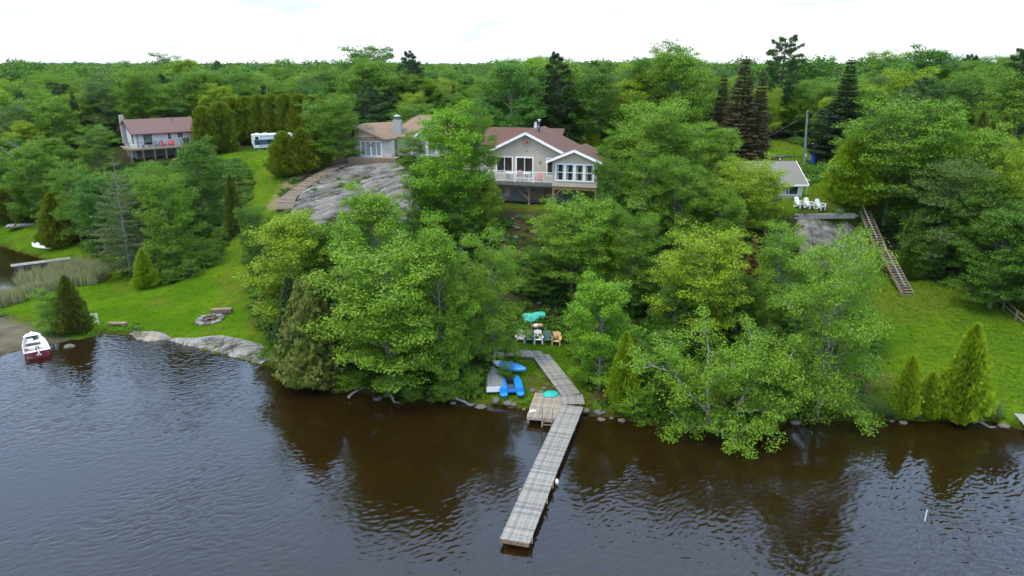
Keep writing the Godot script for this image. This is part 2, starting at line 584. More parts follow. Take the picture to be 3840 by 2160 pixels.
func terrain() -> void:
	solve_land()
	lake_p = poly_of(LAKE)
	pond_p = poly_of(POND)
	var lawns := [poly_of(LAWN_LEFT), poly_of(LAWN_CENTRE), poly_of(LAWN_RIGHT), poly_of(LAWN_COTTAGE), poly_of(LAWN_BACK), poly_of(UNDER_HOUSE)]
	var sand := poly_of(SAND)
	var xs := lines(-72.0, 50.0, 0.6, -5000.0, 5000.0)
	var zs := lines(-112.0, -30.0, 0.6, -6000.0, 400.0)
	var b := MB.new()
	var nx := xs.size()
	var grass_a := Color(0.100, 0.220, 0.010)
	var grass_b := Color(0.160, 0.285, 0.012)
	var grass_dry := Color(0.20, 0.20, 0.035)
	var litter := Color(0.075, 0.062, 0.036)
	var herbs := Color(0.055, 0.085, 0.022)
	var bed := Color(0.120, 0.060, 0.013)
	var bed_dark := Color(0.070, 0.037, 0.009)
	var sand_c := Color(0.30, 0.255, 0.20)
	for z in zs:
		for x in xs:
			var y := ground_y(x, z)
			var p := Vector2(x, z)
			var near := absf(x) < 90.0 and z > -130.0 and z < -30.0
			var q := nz.get_noise_2d(x * 0.16, z * 0.16)
			var q2 := nz.get_noise_2d(x * 0.5 + 40.0, z * 0.5)
			var col := litter.lerp(herbs, clampf(0.5 + q * 1.4, 0.0, 1.0))
			if y < -0.02:
				col = bed.lerp(bed_dark, clampf(0.35 + q * 1.8, 0.0, 1.0))
				if near:
					var ds := sd(sand, p)
					col = col.lerp(sand_c * 0.55, 1.0 - smoothstep(0.0, 5.0, ds))
			elif near:
				var g := 0.0
				for k in lawns.size():
					g = maxf(g, smoothstep(-0.7, 0.7, -sd(lawns[k], p) + q2 * 1.4))
				var gr := grass_a.lerp(grass_b, clampf(0.5 + q * 1.6 + q2 * 0.4, 0.0, 1.0))
				gr = gr.lerp(grass_dry, clampf(nz.get_noise_2d(x * 0.11 + 9.0, z * 0.11 - 4.0) * 2.8 - 0.35, 0.0, 0.7))
				gr = gr.lerp(Color(0.075, 0.15, 0.012), clampf(nz.get_noise_2d(x * 0.9, z * 0.9 + 20.0) * 1.6, 0.0, 0.45))
				# faint wheel tracks up the slope
				for side in [-0.75, 0.75]:
					var td := path_distance([-26.0 + side, -62.0, -28.6 + side, -72.0, -30.6 + side, -80.0, -32.4 + side, -90.0, -35.0 + side, -102.0], p) + q2 * 0.3
					gr = gr.lerp(grass_dry, 0.55 * (1.0 - smoothstep(0.15, 0.55, td)))
				if x > 18.0:
					gr = gr.lerp(grass_dry, 0.14)
				col = col.lerp(gr, g)
				var ds2 := sd(sand, p) + q2 * 1.2
				col = col.lerp(sand_c * (0.85 + 0.5 * q2), 1.0 - smoothstep(-0.6, 0.5, ds2))
				# worn earth: beside the boardwalk, round the shore cedars, along the foot path
				for w in [[1.9, -46.4, 1.7], [2.6, -45.2, 1.2], [24.6, -46.0, 1.6], [26.6, -46.6, 1.2], [22.9, -44.6, 1.5], [5.9, -44.2, 1.0], [1.0, -65.2, 1.6], [4.0, -64.8, 1.5], [-0.5, -63.4, 1.2], [36.0, -66.4, 1.4]]:
					var dd := p.distance_to(Vector2(w[0], w[1])) + q2 * 1.6
					col = col.lerp(Color(0.17, 0.115, 0.065), (1.0 - smoothstep(w[2] * 0.5, w[2] * 1.2, dd)) * 0.8)
				var dp := path_distance(DIRT_PATH, p) + q2 * 0.7
				col = col.lerp(Color(0.36, 0.28, 0.18), 1.0 - smoothstep(0.5, 1.3, dp))
			elif z < -200.0:
				col = Color(0.06, 0.11, 0.035).lerp(Color(0.09, 0.15, 0.04), clampf(0.5 + q, 0.0, 1.0))
			b.col = col
			b.vert(Vector3(x, y, z), Vector3.UP)
	for r in zs.size() - 1:
		for k in nx - 1:
			var a := r * nx + k
			b.i.append_array([a, a + 1, a + nx, a + 1, a + nx + 1, a + nx])
	var nn := PackedVector3Array()
	nn.resize(b.v.size())
	for r in zs.size():
		for k in nx:
			var a := r * nx + k
			var dx := b.v[r * nx + mini(k + 1, nx - 1)] - b.v[r * nx + maxi(k - 1, 0)]
			var dz := b.v[mini(r + 1, zs.size() - 1) * nx + k] - b.v[maxi(r - 1, 0) * nx + k]
			nn[a] = dz.cross(dx).normalized()
	b.n = nn
	b.t.clear()
	# winding to match the normals
	var g0 := (b.v[b.i[2]] - b.v[b.i[0]]).cross(b.v[b.i[1]] - b.v[b.i[0]])
	if g0.dot(nn[0]) < 0.0:
		for k in range(0, b.i.size(), 3):
			var sw := b.i[k + 1]
			b.i[k + 1] = b.i[k + 2]
			b.i[k + 2] = sw
	tag(part("ground", b, M.ground), "", "", "", "structure")


func path_distance(a: Array, p: Vector2) -> float:
	var best := 1e18
	for k in range(0, a.size() - 2, 2):
		var s := Geometry2D.get_closest_point_to_segment(p, Vector2(a[k], a[k + 1]), Vector2(a[k + 2], a[k + 3]))
		best = minf(best, p.distance_squared_to(s))
	return sqrt(best)


func water() -> void:
	var m := StandardMaterial3D.new()
	m.resource_name = "lake_water"
	m.albedo_color = lin(0.015, 0.007, 0.0015, 0.72)
	m.transparency = BaseMaterial3D.TRANSPARENCY_ALPHA
	m.roughness = 0.07
	m.metallic_specular = 0.5
	# wind ripples as real relief: crests run slantwise, calm in the lee of the wooded bank
	var b := MB.new()
	var x0 := -58.0
	var z0 := -60.0
	var dx := 0.13
	var dz := 0.10
	var nx := 893
	var nr := 411
	var ripple := FastNoiseLite.new()
	ripple.seed = 31
	ripple.frequency = 1.0
	ripple.fractal_octaves = 2
	ripple.fractal_gain = 0.5
	ripple.fractal_lacunarity = 2.3
	var hs := PackedFloat32Array()
	hs.resize(nx * nr)
	for r in nr:
		var z := z0 + r * dz
		for k in nx:
			var x := x0 + k * dx
			var wx := x + 0.9 * nz2.get_noise_2d(x * 0.13, z * 0.13)
			var wz := z + 0.9 * nz2.get_noise_2d(x * 0.13 + 60.0, z * 0.13)
			var along := wx * 0.94 - wz * 0.34
			var across := wx * 0.34 + wz * 0.94
			var n1 := ripple.get_noise_2d(along * 0.78, across * 2.7)
			# distance off the bank, near enough for the wind's reach
			var bank := z - (-42.5 if x > -12.0 else lerpf(-42.5, -56.0, clampf((-12.0 - x) / 22.0, 0.0, 1.0)))
			var lee := smoothstep(3.0, 15.0, bank) if x > -14.0 else lerpf(smoothstep(3.0, 15.0, bank), 0.9, smoothstep(-14.0, -22.0, x))
			var gust := 0.62 + 0.75 * nz2.get_noise_2d(x * 0.045 + 7.0, z * 0.06)
			var edge := minf(minf(k, nx - 1 - k), minf(r, nr - 1 - r)) / 20.0
			hs[r * nx + k] = (1.0 - 1.6 * absf(n1)) * 0.048 * lerpf(0.16, 1.0, lee) * clampf(gust, 0.12, 1.15) * clampf(edge, 0.0, 1.0)
	b.v.resize(nx * nr)
	b.n.resize(nx * nr)
	b.c.resize(nx * nr)
	b.c.fill(Color.WHITE)
	for r in nr:
		for k in nx:
			var q := r * nx + k
			b.v[q] = Vector3(x0 + k * dx, hs[q], z0 + r * dz)
			var sx := (hs[q + (1 if k < nx - 1 else 0)] - hs[q - (1 if k > 0 else 0)]) / (2.0 * dx)
			var sz := (hs[q + (nx if r < nr - 1 else 0)] - hs[q - (nx if r > 0 else 0)]) / (2.0 * dz)
			b.n[q] = Vector3(-sx, 1.0, -sz).normalized()
	b.i.resize((nx - 1) * (nr - 1) * 6)
	var w := 0
	for r in nr - 1:
		for k in nx - 1:
			var q := r * nx + k
			b.i[w] = q; b.i[w + 1] = q + 1; b.i[w + 2] = q + nx
			b.i[w + 3] = q + 1; b.i[w + 4] = q + nx + 1; b.i[w + 5] = q + nx
			w += 6
	var g0 := (b.v[b.i[2]] - b.v[b.i[0]]).cross(b.v[b.i[1]] - b.v[b.i[0]])
	if g0.y < 0.0:
		b.i.reverse()
	# the rest of the lake, level
	var x1 := x0 + (nx - 1) * dx
	var z1 := z0 + (nr - 1) * dz
	for q in [[-5000.0, 5000.0, z1, 400.0], [-5000.0, x0, z0, z1], [x1, 5000.0, z0, z1], [-5000.0, 5000.0, -100.0, z0]]:
		b.quad(Vector3(q[0], 0, q[2]), Vector3(q[1], 0, q[2]), Vector3(q[1], 0, q[3]), Vector3(q[0], 0, q[3]), Vector3.UP)
	tag(part("lake_water", b, m), "", "", "", "structure")


# ------------------------------------------------------------------ trees
var proto := {}    # kind -> array of {trunk, crown, h, w}


func rnd(a: float, b: float) -> float:
	return rng.randf_range(a, b)


func unit() -> Vector3:
	var z := rng.randf_range(-1.0, 1.0)
	var an := rng.randf() * TAU
	var r := sqrt(1.0 - z * z)
	return Vector3(r * cos(an), z, r * sin(an))


func tone(spread: float) -> Color:
	var k := 1.0 + rnd(-spread, spread)
	return Color(k * (1.0 + rnd(-0.10, 0.14)), k, k * (1.0 + rnd(-0.15, 0.15)))


# leaves of one clump: a shallow dome of small lozenges
func clump(b: MB, at: Vector3, r: float, count: int, long: float, wide: float, flat: float, droop: float, tn: Color) -> void:
	for k in count:
		var o := unit() * pow(rng.randf(), 0.4)
		if o.y < 0.0:
			o.y *= 0.45
		o.y *= flat
		var nrm := (o * 0.75 + Vector3(0, 0.6, 0) + unit() * 0.7).normalized()
		var d := Vector3(o.x, 0.0, o.z) * 0.9 + unit() * 0.7 - Vector3(0, droop, 0)
		d = (d - nrm * d.dot(nrm)).normalized()
		var j := rnd(0.84, 1.16)
		var sz := rnd(0.55, 1.35)
		b.leaf(at + o * r, d, nrm, long * sz, wide * sz * rnd(0.8, 1.2), Color(tn.r * j, tn.g * j, tn.b * j))


# broadleaf tree: stems, limbs that end on a lobed envelope, leaf clumps along and at the end of the limbs
func broadleaf(sd_: int, ht: float, rad: float, base: float, limbs: int, leaves: int, long: float, clump_r: float, o := {}) -> Dictionary:
	rng.seed = sd_
	var tk := MB.new()
	var cr := MB.new()
	var spots := []
	var stems: int = o.get("stems", 1)
	var droop: float = o.get("droop", 0.15)
	var trunk_r: float = o.get("trunk_r", ht * 0.017)
	var wideness: float = o.get("leaf_w", 0.75)
	for s in stems:
		var lean := Vector2.from_angle(s * TAU / stems + rnd(-0.6, 0.6)) * (rad * 0.33 if stems > 1 else rad * 0.06)
		var top := ht * (rnd(0.8, 0.97) if s > 0 else 0.97)
		var path := []
		var radii := []
		for k in 8:
			var t := k / 7.0
			path.append(Vector3(lean.x * pow(t, 1.3) + nz.get_noise_2d(sd_ * 3.1 + s * 9.0, t * 2.0) * 0.35 * t, top * t - (0.25 if k == 0 else 0.0), lean.y * pow(t, 1.3) + nz.get_noise_2d(t * 2.0, sd_ * 5.7 + s) * 0.35 * t))
			radii.append(trunk_r * (1.0 if stems == 1 else 0.72) * (1.28 if k == 0 else 1.0) * (1.0 - t * 0.92))
		tk.tube(path, radii, 7, false)
		spots.append([path[7], clump_r * 0.8])
		spots.append([path[6], clump_r])
		for l in limbs / stems:
			var u := (l + rng.randf()) / (limbs / float(stems))
			var t2 := lerpf(base, 0.96, u)
			var k2 := clampi(int(t2 * 7.0), 0, 6)
			var from: Vector3 = (path[k2] as Vector3).lerp(path[k2 + 1], t2 * 7.0 - k2)
			var an := l * 2.39996 + rnd(-0.5, 0.5) + s
			var prof := 1.0
			var wide_at: float = o.get("wide_at", 0.34)
			if u < wide_at:
				prof = lerpf(o.get("foot", 0.72), 1.0, sqrt(u / wide_at))
			else:
				prof = sqrt(maxf(0.0, 1.0 - pow((u - wide_at) / (1.0 - wide_at), o.get("top_pow", 1.7))))
			if rng.randf() < 0.07 and u < 0.8:
				continue
			prof *= 1.0 + 0.55 * nz.get_noise_2d(an * 1.3 + sd_, u * 4.0)
			var reach := maxf(0.35, rad * prof * rnd(0.80, 1.08))
			var rise: float = lerpf(o.get("rise_low", 0.42), o.get("rise_high", 1.6), u) * rnd(0.75, 1.25)
			var hz := Vector3(cos(an), 0, sin(an))
			var lp := []
			var lr := []
			var nseg := 6
			for q in nseg + 1:
				var f := q / float(nseg)
				var pt := from + hz * reach * f + Vector3.UP * (reach * rise * f * (0.55 + 0.45 * f) - droop * reach * f * f * f * 1.3)
				pt += Vector3(nz.get_noise_2d(an * 7.0, f * 3.0), nz.get_noise_2d(f * 3.0, an * 7.0 + 4.0) * 0.6, nz.get_noise_2d(an * 7.0 + 9.0, f * 3.0)) * reach * 0.16 * f
				lp.append(pt)
				lr.append(maxf(0.012, trunk_r * 0.42 * (1.0 - u * 0.55) * (1.0 - f * 0.92)))
			tk.tube(lp, lr, 5, false)
			var steps := maxi(2, int(reach / (clump_r * 0.85)))
			for q in steps:
				var f2: float = lerpf(o.get("inner", 0.38), 1.0, (q + 1.0) / steps)
				var kk := clampi(int(f2 * nseg), 0, nseg - 1)
				var at: Vector3 = (lp[kk] as Vector3).lerp(lp[kk + 1], f2 * nseg - kk)
				spots.append([at + Vector3(0, clump_r * 0.12, 0), clump_r * rnd(0.75, 1.1)])
				for sdd in [-1.0, 1.0]:
					if rng.randf() < 0.8:
						var off: Vector3 = (hz.cross(Vector3.UP) * sdd * rnd(0.6, 1.5) + hz * rnd(0.0, 0.7) + Vector3.UP * rnd(-0.15, 0.55)) * clump_r
						spots.append([at + off, clump_r * rnd(0.6, 1.0)])
						tk.tube([at, at + off * 0.9], [0.018, 0.008], 3, false)
	var per := maxi(8, leaves / spots.size())
	var flat: float = o.get("flat", 0.9)
	for sp in spots:
		clump(cr, sp[0], sp[1], int(per * rnd(0.7, 1.3)), long, long * wideness, flat, droop, tone(0.13))
	return measured(tk, cr)


func measured(tk: MB, cr: MB) -> Dictionary:
	var lo := Vector3.INF
	var hi := -Vector3.INF
	for p in cr.v:
		lo = lo.min(p)
		hi = hi.max(p)
	return {"trunk": tk.mesh(), "crown": cr.mesh(), "h": hi.y, "w": (hi.x - lo.x + hi.z - lo.z) * 0.5}


# cedar: upswept branches dressed in flat fan sprays on a lumpy cone
func cedar(sd_: int, ht: float, rad: float, sprays: int, o := {}) -> Dictionary:
	rng.seed = sd_
	var tk := MB.new()
	var cr := MB.new()
	tk.tube([Vector3(0, -0.25, 0), Vector3(0, ht * 0.3, 0), Vector3(0.05, ht * 0.65, 0), Vector3(0, ht * 0.97, 0)], [0.02 * ht, 0.016 * ht, 0.009 * ht, 0.01], 7, false)
	for s in o.get("stems", 0):
		var an := rng.randf() * TAU
		tk.tube([Vector3(0, -0.2, 0), Vector3(cos(an) * 0.35, ht * 0.16, sin(an) * 0.35), Vector3(cos(an) * 0.6, ht * 0.5, sin(an) * 0.6)], [0.012 * ht, 0.010 * ht, 0.02], 6, false)
	var droop: float = o.get("droop", 0.0)
	var foot: float = o.get("foot", 0.03)
	var pw: float = o.get("pow", 0.72)
	# several leaders of uneven height make the lumpy outline
	var tops := [[Vector3.ZERO, 1.0, 1.0]]
	for q in o.get("leaders", 3):
		var la: float = q * 2.4 + rnd(-0.5, 0.5)
		tops.append([Vector3(cos(la), 0, sin(la)) * rad * rnd(0.28, 0.5), rnd(0.5, 0.88), rnd(0.5, 0.68)])
	for k in sprays:
		var lead: Array = tops[0] if rng.randf() < 0.52 else tops[rng.randi() % tops.size()]
		var u := pow(rng.randf(), 1.25)
		var an := rng.randf() * TAU
		var prof := pow(1.0 - u, pw) * smoothstep(-0.10, 0.16, u) * (1.0 + 0.55 * nz.get_noise_2d(cos(an) * 1.5 + sd_, sin(an) * 1.5 + u * 4.0) + 0.34 * nz.get_noise_2d(an * 2.2, u * 11.0 + sd_))
		var inner := 1.0 - 0.48 * pow(rng.randf(), 1.3)
		var r := maxf(0.05, rad * prof * inner * float(lead[2]))
		var hz := Vector3(cos(an), 0, sin(an))
		var at: Vector3 = hz * r + lead[0] * (1.0 - 0.4 * u) + Vector3(0, ht * (foot + (1.0 - foot) * u) * float(lead[1]), 0)
		var d := (hz * rnd(0.35, 0.9) + Vector3.UP * (rnd(0.35, 1.0) - droop * 1.6) + unit() * 0.25).normalized()
		var plane := (hz.cross(Vector3.UP) * rnd(-1.0, 1.0) + hz * 0.7 + Vector3.UP * 0.5 + unit() * 0.35).normalized()
		plane = (plane - d * plane.dot(d)).normalized()
		var tn := tone(0.16)
		var size: float = rnd(0.22, 0.42) * o.get("size", 1.0)
		for f in [-0.85, -0.42, 0.0, 0.42, 0.85]:
			var fd: Vector3 = (d + plane.cross(d) * f - Vector3.UP * droop * 0.3).normalized()
			var nn: Vector3 = (plane + unit() * 0.25)
			nn = (nn - fd * nn.dot(fd)).normalized()
			cr.leaf(at - d * size * 0.3, fd, nn, size * (1.0 - 0.25 * absf(f)) * rnd(0.7, 1.2), size * 0.21, Color(tn.r, tn.g, tn.b) * rnd(0.85, 1.15))
		if k % 9 == 0:
			tk.tube([Vector3(0, maxf(0.1, at.y - r * (0.5 - droop)), 0), at], [0.022, 0.008], 3, false)
	return measured(tk, cr)


# spruce, fir or hemlock: whorls of drooping boughs feathered with needles
func conifer(sd_: int, ht: float, rad: float, tiers: int, o := {}) -> Dictionary:
	rng.seed = sd_
	var tk := MB.new()
	var cr := MB.new()
	tk.tube([Vector3(0, -0.25, 0), Vector3(0, ht * 0.35, 0), Vector3(0.04, ht * 0.7, 0), Vector3(0, ht, 0)], [0.016 * ht, 0.012 * ht, 0.007 * ht, 0.008], 7, false)
	var foot: float = o.get("foot", 0.05)
	var dens: float = o.get("dens", 1.0)
	for k in tiers:
		var u := (k + rng.randf() * 0.8) / tiers
		var y := ht * lerpf(foot, 0.985, u)
		var prof := pow(1.0 - u, o.get("pow", 0.85)) * (0.75 + 0.25 * smoothstep(0.0, 0.15, u))
		var boughs := int(lerpf(9.0, 4.0, u) * o.get("boughs", 1.0))
		for q in boughs:
			if rng.randf() < o.get("gaps", 0.06):
				continue
			var an := q * TAU / boughs + k * 1.1 + rnd(-0.35, 0.35)
			var reach := maxf(0.18, rad * prof * rnd(0.72, 1.15))
			var hz := Vector3(cos(an), 0, sin(an))
			var sag: float = o.get("sag", 0.32) * rnd(0.7, 1.3) * (1.0 - u * 0.9)
			var pts := []
			for f in 6:
				var g := f / 5.0
				pts.append(Vector3(0, y, 0) + hz * reach * g + Vector3.UP * reach * (0.22 * g * (1.0 if u > 0.5 else 0.5) - sag * g * g + 0.16 * g * g * g))
			tk.tube(pts, [0.030, 0.024, 0.018, 0.014, 0.010, 0.006], 3, false)
			var tn := tone(0.15)
			var m := int(reach * 26.0 * dens) + 6
			for e in m:
				var g := pow((e + rng.randf()) / m, 0.7) * 0.98 + 0.02
				if g < o.get("bare", 0.12):
					continue
				var kk := clampi(int(g * 5.0), 0, 4)
				var at: Vector3 = (pts[kk] as Vector3).lerp(pts[kk + 1], g * 5.0 - kk)
				var sdd := 1.0 if rng.randf() < 0.5 else -1.0
				var side := hz.cross(Vector3.UP) * sdd
				var wdt := reach * 0.34 * (1.15 - g) + 0.10
				at += side * rng.randf() * wdt + Vector3.UP * rnd(-0.05, 0.04)
				var d := (hz * 0.8 + side * rnd(0.2, 0.9) - Vector3.UP * rnd(0.0, 0.5) + unit() * 0.2).normalized()
				var nn := (Vector3.UP + unit() * 0.6)
				nn = (nn - d * nn.dot(d)).normalized()
				cr.leaf(at, d, nn, rnd(0.20, 0.38), rnd(0.06, 0.11), tn)
	for k in 14:
		cr.leaf(Vector3(0, ht * 0.985, 0), (Vector3.UP + unit() * 0.5).normalized(), unit().cross(Vector3.UP).normalized(), 0.3, 0.07, Color.WHITE)
	return measured(tk, cr)


# white pine: uneven level limbs with brushes of long needles
func pine(sd_: int, ht: float, rad: float, limbs: int, o := {}) -> Dictionary:
	rng.seed = sd_
	var tk := MB.new()
	var cr := MB.new()
	tk.tube([Vector3(0, -0.25, 0), Vector3(0.1, ht * 0.4, 0), Vector3(0.0, ht * 0.75, 0.1), Vector3(0.1, ht * 0.98, 0)], [0.018 * ht, 0.014 * ht, 0.009 * ht, 0.02], 7, false)
	for k in limbs:
		var u := (k + rng.randf()) / limbs
		var y := ht * lerpf(o.get("foot", 0.25), 0.97, u)
		var an := k * 2.39996 + rnd(-0.4, 0.4)
		var prof := (1.0 - pow(absf(u - o.get("wide_at", 0.3)) / 0.75, 1.6)) * (1.0 + 0.4 * nz.get_noise_2d(an + sd_, u * 5.0))
		var reach := maxf(0.3, rad * prof * rnd(0.7, 1.15))
		var hz := Vector3(cos(an), 0, sin(an))
		var end := Vector3(0.05, y, 0.05) + hz * reach + Vector3.UP * reach * rnd(0.02, 0.35)
		var mid := Vector3(0.05, y, 0.05) + hz * reach * 0.5 + Vector3.UP * reach * 0.04
		tk.tube([Vector3(0.05, y, 0.05), mid, end], [0.05, 0.03, 0.01], 4, false)
		var tufts := int(reach * o.get("tufts", 9.0)) + 4
		var tn := tone(0.14)
		for q in tufts:
			var f := lerpf(0.30, 1.0, pow(rng.randf(), 0.7))
			var at := (mid.lerp(end, f * 2.0 - 1.0) if f > 0.5 else Vector3(0.05, y, 0.05).lerp(mid, f * 2.0)) + hz.cross(Vector3.UP) * rnd(-0.38, 0.38) * reach * (1.15 - f * 0.6) + Vector3.UP * rnd(-0.05, 0.28)
			var up := (Vector3.UP * 0.9 + hz * 0.6 + unit() * 0.4).normalized()
			for e in 11:
				var d := (up * 0.55 + unit()).normalized()
				var nn := unit().cross(d).normalized()
				cr.leaf(at, d, nn, rnd(0.26, 0.46), 0.075, tn)
	return measured(tk, cr)


func grow_prototypes() -> void:
	proto["maple"] = [
		broadleaf(101, 10.0, 3.5, 0.07, 54, 48000, 0.145, 0.74, {"leaf_w": 0.85, "foot": 0.85, "inner": 0.25}),
		broadleaf(102, 10.0, 3.8, 0.08, 56, 50000, 0.145, 0.76, {"leaf_w": 0.85, "stems": 2, "rise_low": 0.5, "foot": 0.85, "inner": 0.25}),
		broadleaf(103, 11.0, 3.1, 0.06, 58, 46000, 0.14, 0.70, {"leaf_w": 0.85, "top_pow": 1.3, "rise_high": 1.5, "foot": 0.9, "inner": 0.25}),
		broadleaf(104, 9.0, 4.1, 0.08, 58, 50000, 0.145, 0.76, {"leaf_w": 0.85, "stems": 3, "rise_low": 0.55, "foot": 0.85, "inner": 0.25}),
	]
	proto["birch"] = [
		broadleaf(201, 11.0, 2.7, 0.10, 54, 42000, 0.12, 0.64, {"leaf_w": 0.7, "stems": 3, "droop": 0.5, "rise_low": 0.55, "rise_high": 1.4, "flat": 1.0, "trunk_r": 0.13, "inner": 0.25, "foot": 0.8}),
		broadleaf(202, 11.0, 2.9, 0.12, 54, 42000, 0.12, 0.66, {"leaf_w": 0.7, "stems": 2, "droop": 0.55, "rise_low": 0.5, "rise_high": 1.5, "flat": 1.0, "trunk_r": 0.14, "inner": 0.25, "foot": 0.8}),
		broadleaf(203, 10.0, 3.1, 0.08, 56, 42000, 0.12, 0.66, {"leaf_w": 0.7, "stems": 4, "droop": 0.5, "rise_low": 0.5, "rise_high": 1.3, "flat": 1.0, "trunk_r": 0.13, "inner": 0.25, "foot": 0.8}),
	]
	proto["shrub"] = [
		broadleaf(301, 2.6, 1.6, 0.02, 30, 5200, 0.14, 0.40, {"leaf_w": 0.8, "stems": 4, "trunk_r": 0.035, "rise_low": 0.2, "foot": 1.0, "inner": 0.2}),
		broadleaf(302, 2.4, 1.5, 0.02, 28, 4600, 0.12, 0.36, {"leaf_w": 0.5, "stems": 5, "trunk_r": 0.03, "rise_low": 0.3, "foot": 1.0, "inner": 0.2}),
	]
	proto["cedar"] = [
		cedar(401, 6.0, 1.75, 6800, {"stems": 2, "leaders": 2}),
		cedar(402, 6.0, 1.95, 7400, {"stems": 3, "leaders": 4, "pow": 0.55}),
		cedar(403, 5.0, 2.1, 7400, {"stems": 4, "leaders": 5, "pow": 0.5, "foot": 0.06}),
	]
	proto["hedgecedar"] = [cedar(405, 6.0, 1.9, 8000, {"leaders": 0, "pow": 0.26, "foot": 0.0})]
	proto["oldcedar"] = [cedar(404, 8.4, 2.7, 11000, {"stems": 3, "leaders": 5, "droop": 0.85, "pow": 0.62, "size": 1.1})]
	proto["spruce"] = [
		conifer(501, 13.0, 2.3, 54, {"sag": 0.35, "dens": 2.4, "boughs": 1.5}),
		conifer(502, 12.0, 1.7, 52, {"sag": 0.30, "dens": 2.4, "boughs": 1.5}),
	]
	proto["hemlock"] = [conifer(503, 12.5, 4.0, 30, {"sag": 0.22, "gaps": 0.25, "dens": 1.15, "bare": 0.25, "boughs": 0.85, "pow": 0.75})]
	proto["pine"] = [
		pine(601, 13.0, 3.6, 56, {"foot": 0.10, "tufts": 16.0}),
		pine(602, 15.0, 3.4, 46, {"foot": 0.32, "wide_at": 0.55, "tufts": 16.0}),
	]


const BARK := {"maple": "bark_grey", "birch": "bark_white", "shrub": "bark", "cedar": "bark_grey", "oldcedar": "bark_grey", "hedgecedar": "bark_grey", "spruce": "bark", "hemlock": "bark_grey", "pine": "bark"}
const TREE_NAME := {"maple": "maple_tree", "birch": "birch_tree", "shrub": "shrub", "cedar": "cedar_tree", "oldcedar": "cedar_tree", "hedgecedar": "cedar_tree", "spruce": "spruce_tree", "hemlock": "hemlock_tree", "pine": "pine_tree"}


func leaf_of(kind: String, tint: String) -> StandardMaterial3D:
	match kind:
		"cedar", "oldcedar", "hedgecedar":
			return M["cedar_" + tint]
		"spruce", "hemlock", "pine":
			return M["needle_" + tint]
	return M["leaf_" + tint]


func plant(kind: String, tint: String, x: float, z: float, h: float, w: float, label: String, group := "", pick := -1) -> Node3D:
	var all: Array = proto[kind]
	var p: Dictionary = all[0]
	if pick >= 0:
		p = all[pick % all.size()]
	else:
		var best := 1e9
		for q in all:
			var d: float = absf(log((h / w) / (q.h / q.w))) + rng.randf() * 0.35
			if d < best:
				best = d
				p = q
	var cat := "shrub" if kind == "shrub" else "tree"
	var t := thing(TREE_NAME[kind], on_ground(x, z), rng.randf() * TAU, label, cat, group)
	var fuller := 1.2 if kind == "maple" or kind == "birch" else 1.1
	t.scale = Vector3(w * fuller / p.w, h / p.h, w * fuller / p.w)
	put("trunk", p.trunk, M[BARK[kind]], t)
	put("crown", p.crown, leaf_of(kind, tint), t)
	return t


func plant_listed_trees() -> void:
	rng.seed = 77
	for r in TREES:
		plant(r[0], r[1], r[2], r[3], r[4], r[5], r[6], r[7] if r.size() > 7 else "", -1)


